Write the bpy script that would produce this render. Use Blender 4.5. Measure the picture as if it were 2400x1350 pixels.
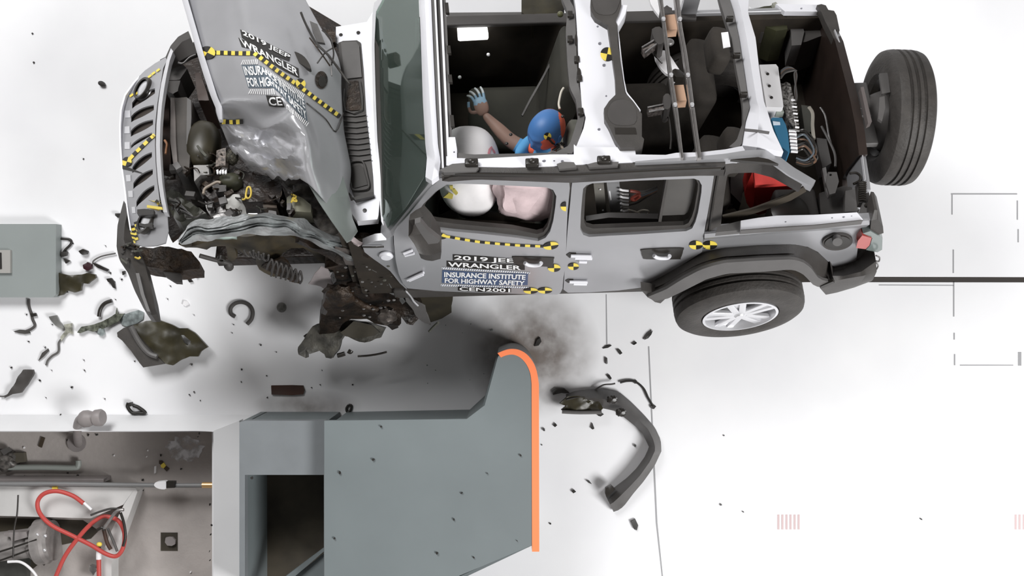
import bpy, bmesh, math, random
from mathutils import Vector, Matrix, noise
from mathutils.geometry import delaunay_2d_cdt
from mathutils.bvhtree import BVHTree
for o in list(bpy.data.objects):
    bpy.data.objects.remove(o)
sc = bpy.context.scene
COL = sc.collection
random.seed(7)
PI = math.pi
# ------------------------------------------------------------------ camera, light, exposure
FPX = 2585.0          # focal length in pixels of the 2400 wide frame
CH = 8.0              # camera height over the lab floor
cd = bpy.data.cameras.new('camera')
cam = bpy.data.objects.new('camera', cd)
COL.objects.link(cam)
cam.location = (0, 0, CH)
cd.sensor_width = 36.0
cd.lens = FPX / 2400 * 36.0
cd.clip_end = 200
sc.camera = cam
sc.view_settings.view_transform = 'Standard'
sc.view_settings.look = 'None'
sc.view_settings.gamma = 1
sc.view_settings.exposure = 0.32
wd = bpy.data.worlds.new('hall_light')
sc.world = wd
wd.use_nodes = True
wb = wd.node_tree.nodes['Background']
wb.inputs[0].default_value = (1.0, 0.93, 0.88, 1)
wb.inputs[1].default_value = 0.085


def area(name, loc, target, sx, sy, power, col=(1, 1, 1)):
    l = bpy.data.lights.new(name, 'AREA')
    l.shape = 'RECTANGLE'
    l.size = sx
    l.size_y = sy
    l.energy = power
    l.color = col
    o = bpy.data.objects.new(name, l)
    COL.objects.link(o)
    o.location = loc
    d = Vector(target) - Vector(loc)
    o.rotation_euler = d.to_track_quat('-Z', 'Y').to_euler()
    return o


area('hall_lamp_bank', (6.0, -4.6, 8.2), (0.6, 0.0, 0.3), 3.6, 3.6, 880)
area('hall_lamp_bank', (-4.2, 6.2, 8.6), (-0.6, 0.2, 0.3), 4.2, 4.2, 800)


# ------------------------------------------------------------------ frames
def ray(p):
    return Vector(((p[0] - 1200) / FPX, (675 - p[1]) / FPX, -1.0))


CAMP = Vector((0, 0, CH))


def hit(p, o, n):
    d = ray(p)
    return CAMP + d * ((o - CAMP).dot(n) / d.dot(n))


def W(z):
    """point of the horizontal plane at height z"""
    return lambda p: hit(p, Vector((0, 0, z)), Vector((0, 0, 1)))


ROLL = math.radians(28)
YAW = math.radians(1.5)
EU = Vector((math.cos(YAW), math.sin(YAW), 0))
EV = Vector((-math.sin(YAW) * math.cos(ROLL), math.cos(YAW) * math.cos(ROLL), -math.sin(ROLL)))
EW = EU.cross(EV)
CO = Vector((0.0, 0.47, 0.354))


def C(u, v, w):
    return CO + EU * u + EV * v + EW * w


def uvw(P):
    d = P - CO
    return (d.dot(EU), d.dot(EV), d.dot(EW))


def S(v):
    """lengthwise upright plane of the tipping car"""
    return lambda p: hit(p, C(0, v, 0), EV)


def T(w):
    """plane parallel to the car's floor"""
    return lambda p: hit(p, C(0, 0, w), EW)


def U(u):
    return lambda p: hit(p, C(u, 0, 0), EU)


def SL(v0, w0, v1, w1):
    """leaning lengthwise plane through (v0,w0) and (v1,w1)"""
    a = C(0, v0, w0)
    b = C(0, v1, w1)
    n = EU.cross(b - a).normalized()
    return lambda p: hit(p, a, n)


def Z(ox, oy, k):
    return lambda *pts: [(ox + x / k, oy + y / k) for x, y in pts]


z1 = Z(240, 0, 3.376); z2 = Z(240, 380, 3.376); z3 = Z(760, 0, 3.376); z4 = Z(1300, 0, 3.376)
z5 = Z(1700, 0, 3.376); z6 = Z(800, 380, 3.75); z7 = Z(1300, 380, 3.2136); z8 = Z(1600, 340, 2.935)
dA = Z(0, 500, 2.934); pB = Z(0, 940, 3.292); bC = Z(480, 780, 2.369); dD = Z(1100, 740, 2.647)
mE = Z(1040, 180, 6.135); hF = Z(540, 50, 5.4); gG = Z(1020, 400, 4.5)
eA = Z(370, 120, 6.43); eB = Z(370, 320, 5.625); eC = Z(700, 520, 3.97); eD = Z(500, 220, 3.75)
eE = Z(1340, 0, 5.4545); eF = Z(1760, 120, 4.5); eG = Z(1360, 390, 7.5); eH = Z(260, 120, 2.8125)

# ------------------------------------------------------------------ materials
MATS = {}


def mat(name, col, rough=0.5, metal=0.0, var=0.0, vscale=6.0, bump=0.0, bscale=40.0, emit=0.0, coat=0.0, dirt=None):
    if name in MATS:
        return MATS[name]
    m = bpy.data.materials.new(name)
    m.use_nodes = True
    nt = m.node_tree
    b = nt.nodes['Principled BSDF']
    b.inputs['Base Color'].default_value = (*col, 1)
    b.inputs['Roughness'].default_value = rough
    b.inputs['Metallic'].default_value = metal
    b.inputs['Coat Weight'].default_value = coat
    b.inputs['Coat Roughness'].default_value = 0.15
    if emit:
        b.inputs['Emission Color'].default_value = (*col, 1)
        b.inputs['Emission Strength'].default_value = emit
    tc = nt.nodes.new('ShaderNodeTexCoord')
    if var or dirt:
        n = nt.nodes.new('ShaderNodeTexNoise')
        n.inputs['Scale'].default_value = vscale
        n.inputs['Detail'].default_value = 6
        nt.links.new(tc.outputs['Object'], n.inputs['Vector'])
        r = nt.nodes.new('ShaderNodeValToRGB')
        c2 = dirt if dirt else tuple(c * (1 - var) for c in col)
        c1 = tuple(min(1, c * (1 + (0 if dirt else var * .6))) for c in col)
        r.color_ramp.elements[0].position = 0.35
        r.color_ramp.elements[1].position = 0.65
        r.color_ramp.elements[0].color = (*c2, 1)
        r.color_ramp.elements[1].color = (*c1, 1)
        nt.links.new(n.outputs['Fac'], r.inputs['Fac'])
        nt.links.new(r.outputs['Color'], b.inputs['Base Color'])
    if bump:
        n2 = nt.nodes.new('ShaderNodeTexNoise')
        n2.inputs['Scale'].default_value = bscale
        n2.inputs['Detail'].default_value = 5
        nt.links.new(tc.outputs['Object'], n2.inputs['Vector'])
        bp = nt.nodes.new('ShaderNodeBump')
        bp.inputs['Strength'].default_value = bump
        bp.inputs['Distance'].default_value = 0.02
        nt.links.new(n2.outputs['Fac'], bp.inputs['Height'])
        nt.links.new(bp.outputs['Normal'], b.inputs['Normal'])
    MATS[name] = m
    return m


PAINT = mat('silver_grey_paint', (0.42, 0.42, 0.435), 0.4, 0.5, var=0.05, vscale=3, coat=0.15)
PAINTW = mat('silver_grey_paint_top_lit', (0.80, 0.80, 0.84), 0.45, 0.1, coat=0.2)  # body paint again, paler: overhead light put into the colour
CRUSH = mat('crumpled_silver_sheet', (0.52, 0.52, 0.54), 0.27, 0.5, var=0.1, vscale=9, bump=0.3, bscale=9)
TORN = mat('torn_galvanised_panel', (0.55, 0.57, 0.57), 0.28, 0.65, var=0.3, vscale=12, bump=0.4, bscale=25)
BLKP = mat('black_grained_plastic', (0.052, 0.047, 0.043), 0.5, 0, var=0.15, vscale=10, bump=0.1, bscale=160)
BLKG = mat('black_satin_plastic', (0.022, 0.019, 0.016), 0.35)
GRYP = mat('charcoal_plastic', (0.10, 0.095, 0.092), 0.5, 0, var=0.1)
GRYD = mat('dark_grey_trim', (0.055, 0.05, 0.047), 0.6, 0, var=0.15)
RUB = mat('tyre_rubber', (0.045, 0.04, 0.036), 0.62, 0, var=0.2, vscale=14, bump=0.2, bscale=60)
INT = mat('dark_cabin_carpet', (0.022, 0.016, 0.010), 0.9, 0, var=0.3, vscale=8)
SEAT = mat('dark_seat_cloth', (0.028, 0.023, 0.018), 0.85, 0, var=0.2, vscale=12, bump=0.15, bscale=90)
SEATG = mat('grey_green_seat_cloth', (0.085, 0.085, 0.07), 0.85, 0, var=0.2, vscale=12)
GRIME = mat('oily_dark_metal', (0.030, 0.018, 0.010), 0.45, 0.3, var=0.6, vscale=16, bump=0.8, bscale=35)
ENG = mat('engine_black', (0.020, 0.012, 0.008), 0.42, 0.1, var=0.5, vscale=14, bump=0.5, bscale=25)
STEEL = mat('bare_steel', (0.30, 0.29, 0.285), 0.42, 0.6, var=0.2, vscale=20, bump=0.2, bscale=40)
ALU = mat('brushed_aluminium', (0.42, 0.40, 0.39), 0.35, 0.8, var=0.15, vscale=30)
CHROME = mat('bright_alloy', (0.74, 0.74, 0.76), 0.34, 0.6)
WHT = mat('white_paper', (0.86, 0.85, 0.86), 0.6)
WBOX = mat('white_painted_case', (0.80, 0.79, 0.80), 0.5)
AIRB = mat('white_airbag_fabric', (0.85, 0.83, 0.83), 0.85, 0, var=0.06, vscale=5, bump=0.25, bscale=7)
AIRP = mat('pinkish_airbag_fabric', (0.72, 0.57, 0.58), 0.85, 0, var=0.15, vscale=6, bump=0.5, bscale=9)
YEL = mat('yellow_tape', (0.86, 0.68, 0.10), 0.5)
BLK = mat('black_tape', (0.012, 0.010, 0.008), 0.5)
LET = mat('white_lettering', (0.85, 0.85, 0.85), 0.5)
BLUD = mat('blue_decal', (0.065, 0.10, 0.19), 0.45)
BLUG = mat('slate_decal', (0.09, 0.12, 0.15), 0.45)
BLUE = mat('blue_case', (0.035, 0.17, 0.30), 0.5)
RED = mat('red_painted_steel', (0.62, 0.035, 0.03), 0.4, var=0.1)
ORG = mat('orange_painted_edge', (0.95, 0.24, 0.09), 0.5)
BARR = mat('blue_grey_barrier_paint', (0.165, 0.19, 0.195), 0.55, 0, var=0.08, vscale=1.2)
TAN = mat('tan_wood_block', (0.48, 0.30, 0.20), 0.7, var=0.1)
SKINB = mat('brown_vinyl_skin', (0.27, 0.17, 0.13), 0.55, var=0.08)
DBLU = mat('blue_painted_vinyl', (0.055, 0.17, 0.42), 0.5)
DORG = mat('orange_painted_vinyl', (0.75, 0.13, 0.06), 0.5)
DLBL = mat('light_blue_shirt', (0.09, 0.33, 0.62), 0.8, var=0.1)
REDH = mat('red_rubber_hose', (0.52, 0.07, 0.06), 0.5)
CLEAR = mat('clear_plastic_fragment', (0.30, 0.34, 0.34), 0.15, 0.2, var=0.4, vscale=30)
TLR = mat('red_tail_lens', (0.42, 0.07, 0.06), 0.25, coat=0.6)
TLG = mat('smoked_lens', (0.16, 0.19, 0.18), 0.2, coat=0.6)
YWIR = mat('yellow_cable', (0.65, 0.48, 0.08), 0.5)


def glass_mat():
    m = bpy.data.materials.new('green_tinted_glass')
    m.use_nodes = True
    nt = m.node_tree
    nt.nodes.remove(nt.nodes['Principled BSDF'])
    out = nt.nodes['Material Output']
    tr = nt.nodes.new('ShaderNodeBsdfTransparent')
    tr.inputs[0].default_value = (0.50, 0.60, 0.54, 1)
    gl = nt.nodes.new('ShaderNodeBsdfGlossy')
    gl.inputs['Color'].default_value = (0.85, 0.95, 0.9, 1)
    gl.inputs['Roughness'].default_value = 0.04
    fr = nt.nodes.new('ShaderNodeFresnel')
    fr.inputs[0].default_value = 1.9
    mx = nt.nodes.new('ShaderNodeMixShader')
    nt.links.new(fr.outputs[0], mx.inputs[0])
    nt.links.new(tr.outputs[0], mx.inputs[1])
    nt.links.new(gl.outputs[0], mx.inputs[2])
    df = nt.nodes.new('ShaderNodeBsdfDiffuse')
    df.inputs[0].default_value = (0.42, 0.50, 0.45, 1)
    m2 = nt.nodes.new('ShaderNodeMixShader')
    m2.inputs[0].default_value = 0.06      # pale haze painted in to lighten the pane
    nt.links.new(mx.outputs[0], m2.inputs[1])
    nt.links.new(df.outputs[0], m2.inputs[2])
    nt.links.new(m2.outputs[0], out.inputs[0])
    return m


GLASS = glass_mat()

# ------------------------------------------------------------------ object helpers
ROOT = {}
BVH = {}


def root_loc(o):
    while o.parent:
        o = o.parent
    return o.location.copy()


def obj(name, bm, mats, parent=None, label=None, smooth=40, loc=None):
    """link one mesh, its vertices given in world space"""
    if not isinstance(mats, (list, tuple)):
        mats = [mats]
    bmesh.ops.recalc_face_normals(bm, faces=bm.faces)
    off = root_loc(parent) if parent else (Vector(loc) if loc is not None else Vector((0, 0, 0)))
    if parent is None and loc is None and len(bm.verts):
        xs = [v.co for v in bm.verts]
        off = Vector((sum(c.x for c in xs) / len(xs), sum(c.y for c in xs) / len(xs), min(c.z for c in xs)))
    for v in bm.verts:
        v.co -= off
    me = bpy.data.meshes.new(name)
    if smooth:
        ca = math.radians(smooth)
        for f in bm.faces:
            f.smooth = True
        for e in bm.edges:
            if len(e.link_faces) == 2 and e.calc_face_angle(0) > ca:
                e.smooth = False
    bm.to_mesh(me)
    bm.free()
    for m in mats:
        me.materials.append(m)
    o = bpy.data.objects.new(name, me)
    COL.objects.link(o)
    if parent:
        o.parent = parent
    else:
        o.location = off
    if label:
        o['label'] = label
    return o


def tag(o, label, cat, group=None, kind=None):
    o['label'] = label
    o['category'] = cat
    if group:
        o['group'] = group
    if kind:
        o['kind'] = kind
    return o


def empty(name, loc, label, cat, group=None):
    o = bpy.data.objects.new(name, None)
    o.empty_display_size = 0.1
    COL.objects.link(o)
    o.location = loc
    return tag(o, label, cat, group)


def structure(o, label=None):
    o['kind'] = 'structure'
    if label:
        o['label'] = label
    return o


def dens(poly, step, closed=True):
    out = []
    n = len(poly)
    for i in range(n if closed else n - 1):
        a = Vector(poly[i]); b = Vector(poly[(i + 1) % n])
        k = max(1, int(math.ceil((b - a).length / step)))
        for j in range(k):
            out.append(a.lerp(b, j / k))
    if not closed:
        out.append(Vector(poly[-1]))
    return out


def inside(p, poly):
    x, y = p[0], p[1]
    c = False
    n = len(poly)
    j = n - 1
    for i in range(n):
        xi, yi = poly[i][0], poly[i][1]
        xj, yj = poly[j][0], poly[j][1]
        if (yi > y) != (yj > y) and x < (xj - xi) * (y - yi) / (yj - yi) + xi:
            c = not c
        j = i
    return c


def smooth_poly(poly, k=3, closed=True):
    """rounded version of a traced outline (Catmull-Rom)"""
    n = len(poly)
    P = [Vector(p) for p in poly]
    out = []
    rng = n if closed else n - 1
    for i in range(rng):
        if closed:
            a, b, c, d = P[i - 1], P[i], P[(i + 1) % n], P[(i + 2) % n]
        else:
            a, b, c, d = P[max(0, i - 1)], P[i], P[i + 1], P[min(n - 1, i + 2)]
        for j in range(k):
            t = j / k
            out.append(0.5 * ((2 * b) + (c - a) * t + (2 * a - 5 * b + 4 * c - d) * t * t + (3 * b - a - 3 * c + d) * t ** 3))
    if not closed:
        out.append(P[-1])
    return out


def tri2d(outer, holes=(), grid=24):
    O = dens(outer, grid)
    H = [dens(h, grid) for h in holes]
    vs = list(O)
    es = [(i, (i + 1) % len(O)) for i in range(len(O))]
    for h in H:
        b = len(vs)
        vs += h
        es += [(b + i, b + (i + 1) % len(h)) for i in range(len(h))]
    xs = [v[0] for v in O]; ys = [v[1] for v in O]
    bnd = list(vs)
    x = math.floor(min(xs) / grid) * grid
    r = 0
    while x < max(xs):
        y = math.floor(min(ys) / grid) * grid + (grid / 2 if r % 2 else 0)
        while y < max(ys):
            p = Vector((x, y))
            if inside(p, O) and not any(inside(p, h) for h in H):
                if all((p - q).length_squared > (grid * 0.45) ** 2 for q in bnd):
                    vs.append(p)
            y += grid
        x += grid
        r += 1
    rv, re, rf, _, _, _ = delaunay_2d_cdt([Vector((v[0], v[1])) for v in vs], es, [], 0, 1e-4)
    tris = []
    for f in rf:
        cx = sum(rv[i][0] for i in f) / len(f)
        cy = sum(rv[i][1] for i in f) / len(f)
        if inside((cx, cy), O) and not any(inside((cx, cy), h) for h in H):
            tris.append(list(f))
    return rv, tris


def plate_bm(bm, outer, mapf, thick, holes=(), grid=24, mi=0):
    """sheet of real thickness whose outline is traced and laid on mapf"""
    rv, tris = tri2d(outer, holes, grid)
    top = {}
    bot = {}
    used = set(i for t in tris for i in t)
    for i in used:
        P = mapf(rv[i])
        top[i] = bm.verts.new(P)
        th = thick(rv[i]) if callable(thick) else thick
        bot[i] = bm.verts.new(P + th)
    cnt = {}
    for t in tris:
        for a, b in zip(t, t[1:] + t[:1]):
            cnt[(a, b)] = cnt.get((a, b), 0) + 1
        f = bm.faces.new([top[i] for i in t]); f.material_index = mi
        f = bm.faces.new([bot[i] for i in reversed(t)]); f.material_index = mi
    for (a, b) in list(cnt):
        if (b, a) not in cnt:
            f = bm.faces.new([top[b], top[a], bot[a], bot[b]]); f.material_index = mi
    return bm


def plate(name, outer, mapf, thick, mats, parent=None, holes=(), grid=24, label=None, smooth=35):
    bm = bmesh.new()
    plate_bm(bm, outer, mapf, thick, holes, grid)
    bm.normal_update()
    BVH[name] = BVHTree.FromBMesh(bm)
    return obj(name, bm, mats, parent, label, smooth)


def resample(poly, n):
    P = [Vector(p) for p in poly]
    L = [0]
    for a, b in zip(P, P[1:]):
        L.append(L[-1] + (b - a).length)
    out = []
    j = 0
    for i in range(n):
        t = L[-1] * i / (n - 1)
        while j < len(P) - 2 and L[j + 1] < t:
            j += 1
        s = (t - L[j]) / max(1e-9, L[j + 1] - L[j])
        out.append(P[j].lerp(P[j + 1], min(1, max(0, s))))
    return out


def strip_bm(bm, rows, maps, thick, n=24, noisef=None):
    grid = []
    for r, mf in zip(rows, maps):
        grid.append([mf(p) for p in resample(r, n)])
    return sheet_bm(bm, grid, thick, noisef)


def sheet_bm(bm, grid, thick, noisef=None):
    """closed sheet over a grid of world points, offset by thick"""
    R = len(grid); N = len(grid[0])
    if noisef:
        grid = [[p + noisef(p) for p in row] for row in grid]
    A = [[bm.verts.new(p) for p in row] for row in grid]
    B = [[bm.verts.new(p + (thick(p) if callable(thick) else thick)) for p in row] for row in grid]
    for i in range(R - 1):
        for j in range(N - 1):
            bm.faces.new([A[i][j], A[i][j + 1], A[i + 1][j + 1], A[i + 1][j]])
            bm.faces.new([B[i][j], B[i + 1][j], B[i + 1][j + 1], B[i][j + 1]])
    for j in range(N - 1):
        bm.faces.new([A[0][j], B[0][j], B[0][j + 1], A[0][j + 1]])
        bm.faces.new([A[R - 1][j], A[R - 1][j + 1], B[R - 1][j + 1], B[R - 1][j]])
    for i in range(R - 1):
        bm.faces.new([A[i][0], A[i + 1][0], B[i + 1][0], B[i][0]])
        bm.faces.new([A[i][N - 1], B[i][N - 1], B[i + 1][N - 1], A[i + 1][N - 1]])
    return bm


def strip(name, rows, maps, thick, mats, parent=None, n=24, label=None, noisef=None, smooth=35):
    bm = bmesh.new()
    strip_bm(bm, rows, maps, thick, n, noisef)
    bm.normal_update()
    BVH[name] = BVHTree.FromBMesh(bm)
    return obj(name, bm, mats, parent, label, smooth)


def box_bm(bm, c, ax, ay, az, bev=0.0, mi=0):
    """box from centre and three half-axis vectors"""
    vs = []
    for sx in (-1, 1):
        for sy in (-1, 1):
            for sz in (-1, 1):
                vs.append(bm.verts.new(c + ax * sx + ay * sy + az * sz))
    idx = [(0, 1, 3, 2), (4, 6, 7, 5), (0, 4, 5, 1), (2, 3, 7, 6), (0, 2, 6, 4), (1, 5, 7, 3)]
    fs = [bm.faces.new([vs[i] for i in q]) for q in idx]
    for f in fs:
        f.material_index = mi
    if bev:
        es = list({e for f in fs for e in f.edges})
        bmesh.ops.bevel(bm, geom=es, offset=bev, segments=3, affect='EDGES', profile=0.6)
    return bm


def cbox_bm(bm, u0, u1, v0, v1, w0, w1, bev=0.0, mi=0):
    return box_bm(bm, C((u0 + u1) / 2, (v0 + v1) / 2, (w0 + w1) / 2), EU * (u1 - u0) / 2, EV * (v1 - v0) / 2,
                  EW * (w1 - w0) / 2, bev, mi)


def cbox(name, u0, u1, v0, v1, w0, w1, m, parent, bev=0.01, label=None):
    bm = bmesh.new()
    cbox_bm(bm, u0, u1, v0, v1, w0, w1, bev)
    return obj(name, bm, m, parent, label)


X3, Y3, Z3 = Vector((1, 0, 0)), Vector((0, 1, 0)), Vector((0, 0, 1))


def wbox_bm(bm, x0, x1, y0, y1, a, b, bev=0.0, mi=0):
    return box_bm(bm, Vector(((x0 + x1) / 2, (y0 + y1) / 2, (a + b) / 2)), X3 * abs(x1 - x0) / 2, Y3 * abs(y1 - y0) / 2,
                  Z3 * abs(b - a) / 2, bev, mi)


def spline3(pts, k=6):
    return smooth_poly([tuple(p) for p in pts], k, False) if len(pts) > 2 else [Vector(p) for p in pts]


def tube_bm(bm, pts, r, seg=8, k=6, mi=0, taper=None):
    P = spline3(pts, k)
    n = len(P)
    rings = []
    t0 = (P[1] - P[0]).normalized()
    up = Vector((0, 0, 1)) if abs(t0.z) < 0.9 else Vector((1, 0, 0))
    nrm = (up - t0 * up.dot(t0)).normalized()
    for i in range(n):
        t = (P[min(i + 1, n - 1)] - P[max(i - 1, 0)]).normalized()
        nrm = (nrm - t * nrm.dot(t))
        nrm = nrm.normalized() if nrm.length > 1e-6 else t.orthogonal().normalized()
        b = t.cross(nrm)
        rr = r if taper is None else r + (taper - r) * i / (n - 1)
        rings.append([bm.verts.new(P[i] + (nrm * math.cos(2 * PI * j / seg) + b * math.sin(2 * PI * j / seg)) * rr)
                      for j in range(seg)])
    for a, b in zip(rings, rings[1:]):
        for j in range(seg):
            f = bm.faces.new([a[j], a[(j + 1) % seg], b[(j + 1) % seg], b[j]])
            f.material_index = mi
    for q in (list(reversed(rings[0])), rings[-1]):
        f = bm.faces.new(q)
        f.material_index = mi
    return bm


def tube(name, pts, r, m, parent=None, seg=8, k=6, label=None, taper=None):
    bm = bmesh.new()
    tube_bm(bm, pts, r, seg, k, 0, taper)
    return obj(name, bm, m, parent, label, 60)


def lathe_bm(bm, c, ax, prof, seg=48, ref=None, mi=0, close=True):
    """prof: list of (radius, along-axis)"""
    ax = ax.normalized()
    a = ref if ref is not None else ax.orthogonal()
    a = (a - ax * a.dot(ax)).normalized()
    b = ax.cross(a)
    rings = []
    for r, h in prof:
        if r < 1e-6:
            rings.append([bm.verts.new(c + ax * h)])
        else:
            rings.append([bm.verts.new(c + ax * h + (a * math.cos(2 * PI * j / seg) + b * math.sin(2 * PI * j / seg)) * r)
                          for j in range(seg)])
    for p, q in zip(rings, rings[1:]):
        for j in range(seg):
            k = (j + 1) % seg
            if len(p) == 1 and len(q) == 1:
                continue
            if len(p) == 1:
                f = bm.faces.new([p[0], q[k], q[j]])
            elif len(q) == 1:
                f = bm.faces.new([p[j], p[k], q[0]])
            else:
                f = bm.faces.new([p[j], p[k], q[k], q[j]])
            f.material_index = mi
    return bm


def blob_bm(bm, c, ax, ay, az, sub=3, power=2.0, amp=0.0, freq=3.0, mi=0, seed=0):
    """ellipsoid / rounded block with optional dents"""
    r = bmesh.ops.create_icosphere(bm, subdivisions=sub, radius=1.0)
    for v in r['verts']:
        d = v.co.copy()
        if power != 2.0:
            s = (abs(d.x) ** power + abs(d.y) ** power + abs(d.z) ** power) ** (1 / power)
            d = d / s
        k = 1 + amp * noise.noise(v.co * freq + Vector((seed, seed * 2, 0)))
        v.co = c + (ax * d.x + ay * d.y + az * d.z) * k
    for f in {f for v in r['verts'] for f in v.link_faces}:
        f.material_index = mi
    return bm


def nz(amp, freq, seed=0.0, d=None):
    def f(P):
        q = P * freq + Vector((seed, seed * 1.7, seed * .3))
        if d is not None:
            return d * (amp * noise.fractal(q, 0.6, 2.0, 4))
        return noise.noise_vector(q) * amp
    return f


def crumple(mapf, amp, freq, seed=0.0, d=None):
    g = nz(amp, freq, seed, d)
    return lambda p: (lambda P: P + g(P))(mapf(p))


# ------------------------------------------------------------------ stickers and writing
_txt = {}


def text_tris(s, bold=0.012):
    if s in _txt:
        return _txt[s]
    cu = bpy.data.curves.new('t', 'FONT')
    cu.body = s
    cu.offset = bold
    cu.resolution_u = 3
    o = bpy.data.objects.new('t', cu)
    COL.objects.link(o)
    dg = bpy.context.evaluated_depsgraph_get()
    me = bpy.data.meshes.new_from_object(o.evaluated_get(dg))
    vs = [v.co.copy() for v in me.vertices]
    fs = [list(p.vertices) for p in me.polygons]
    bpy.data.objects.remove(o)
    bpy.data.curves.remove(cu)
    bpy.data.meshes.remove(me)
    x0 = min(v.x for v in vs); x1 = max(v.x for v in vs)
    y0 = min(v.y for v in vs); y1 = max(v.y for v in vs)
    vs = [((v.x - x0) / (x1 - x0), 1 - (v.y - y0) / (y1 - y0)) for v in vs]
    _txt[s] = (vs, fs)
    return _txt[s]


def quad(q):
    """unit square -> picture quad TL TR BR BL"""
    a, b, c, d = [Vector(p) for p in q]
    return lambda s, t: a.lerp(b, s).lerp(d.lerp(c, s), t)


class Sticker:
    def __init__(self, bvhs):
        self.b = bvhs if isinstance(bvhs, (list, tuple)) else [bvhs]
        self.bm = bmesh.new()
        self.mats = []

    def mi(self, m):
        if m not in self.mats:
            self.mats.append(m)
        return self.mats.index(m)

    def put(self, p, lvl):
        d = ray(p).normalized()
        best = None
        for b in self.b:
            h = b.ray_cast(CAMP, d)
            if h[0] is not None and (best is None or h[3] < best[3]):
                best = h
        if best is None:
            P = CAMP + d * (7.0)
            for b in self.b:
                h = b.find_nearest(P)
                if h[0] is not None and (best is None or h[3] < best[3]):
                    best = h
        n = best[1]
        if n.dot(d) > 0:
            n = -n
        return best[0] + n * (0.002 + 0.0016 * lvl)

    def faces(self, vs, fs, m, lvl):
        k = self.mi(m)
        V = [self.bm.verts.new(self.put(p, lvl)) for p in vs]
        for f in fs:
            try:
                g = self.bm.faces.new([V[i] for i in f])
                g.material_index = k
            except ValueError:
                pass

    def poly(self, pts, m, lvl=0, grid=9):
        rv, tr = tri2d(pts, (), grid)
        self.faces(rv, tr, m, lvl)

    def text(self, s, f, m, lvl=2, bold=0.012):
        vs, fs = text_tris(s, bold)
        self.faces([f(x, y) for x, y in vs], fs, m, lvl)

    def ribbon(self, path, width, n, ma, mb, lvl=1):
        P = resample(path, n * 2 + 1)
        for i in range(n):
            a, m_, b = P[2 * i], P[2 * i + 1], P[2 * i + 2]
            t = (b - a).normalized()
            q = Vector((-t.y, t.x)) * width / 2
            self.poly([a + q, m_ + q, b + q, b - q, m_ - q, a - q], ma if i % 2 else mb, lvl, 8)

    def target(self, c, r, rot=0.0, ex=1.0, tilt=0.0, lvl=2):
        c = Vector(c)

        def pt(a, rr):
            x = math.cos(a) * rr * ex; y = math.sin(a) * rr
            return c + Vector((x * math.cos(tilt) - y * math.sin(tilt), x * math.sin(tilt) + y * math.cos(tilt)))
        for k in range(4):
            pts = [c] + [pt(rot + (k + j / 6) * PI / 2, r) for j in range(7)]
            self.poly(pts, YEL if k % 2 else BLK, lvl, 7)

    def done(self, name, parent, label=None):
        for f in self.bm.faces:
            f.normal_update()
        o = obj(name, self.bm, self.mats, parent, label, 0)
        return o
# ------------------------------------------------------------------ the lab floor and pit
def floor_mat():
    m = bpy.data.materials.new('white_epoxy_floor')
    m.use_nodes = True
    nt = m.node_tree
    b = nt.nodes['Principled BSDF']
    b.inputs['Roughness'].default_value = 0.45
    tc = nt.nodes.new('ShaderNodeTexCoord')
    n = nt.nodes.new('ShaderNodeTexNoise')
    n.inputs['Scale'].default_value = 1.1
    n.inputs['Detail'].default_value = 7
    r = nt.nodes.new('ShaderNodeValToRGB')
    r.color_ramp.elements[0].position = 0.3
    r.color_ramp.elements[1].position = 0.7
    r.color_ramp.elements[0].color = (0.78, 0.78, 0.80, 1)
    r.color_ramp.elements[1].color = (0.86, 0.86, 0.87, 1)
    nt.links.new(tc.outputs['Object'], n.inputs['Vector'])
    nt.links.new(n.outputs['Fac'], r.inputs['Fac'])
    nt.links.new(r.outputs['Color'], b.inputs['Base Color'])
    return m


FLOOR = floor_mat()
SOOT = mat('brown_tyre_dust', (0.36, 0.34, 0.33), 0.8, 0, var=0.1)
CONC = mat('stained_concrete', (0.42, 0.385, 0.365), 0.85, 0, var=0.16, vscale=2.2, bump=0.2, bscale=30)
CONCL = mat('pale_concrete', (0.60, 0.59, 0.58), 0.85, 0, var=0.12, vscale=2.5)
WPAINT = mat('white_kerb_paint', (0.78, 0.78, 0.79), 0.5, 0, var=0.04, vscale=2)
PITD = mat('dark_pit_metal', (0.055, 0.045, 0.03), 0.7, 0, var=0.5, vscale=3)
LINE = mat('black_floor_slot', (0.02, 0.014, 0.010), 0.6)
SEAM = mat('grey_floor_joint', (0.34, 0.34, 0.35), 0.8)
w0 = W(0)
PITP = [(-60, 1012), (470, 1012), (497, 1012), (497, 1420), (-60, 1420)]
# floor: one big plate with the pit cut out
bm = bmesh.new()
wp = [w0(p) for p in ((497, 1012), (497, 1500), (-200, 1500), (-200, 1012))]
x0p, y1p, x1p, y0p = wp[3].x, wp[0].y, wp[0].x, wp[1].y
FX, FY = 14, 12
quads = [(-FX, FX, y1p, FY), (x1p, FX, -FY, y1p), (-FX, x1p, -FY, y0p), (-FX, x0p, y0p, y1p)]
for a, b_, c_, d_ in quads:
    wbox_bm(bm, a, b_, c_, d_, -0.06, 0.0)
structure(obj('floor', bm, FLOOR, loc=(0, 0, 0)))
# pit in the floor
bm = bmesh.new()
PD = -0.45
wbox_bm(bm, x0p - .1, x1p + .1, y0p - .1, y1p + .1, PD - 0.05, PD)
pf = obj('pit_floor', bm, CONC, loc=(0, 0, 0)); structure(pf)
for nm, q in (('trim_4', (x1p, x1p + .06, y0p, y1p)), ('trim_5', (x0p, x1p + .06, y1p, y1p + .06)),
              ('trim_6', (x0p - .06, x0p, y0p, y1p + .06)), ('trim_7', (x0p - .06, x1p + .06, y0p - .06, y0p))):
    bm = bmesh.new(); wbox_bm(bm, *q, PD, -0.06)
    structure(obj(nm, bm, CONCL, loc=(0, 0, 0)))
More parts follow.
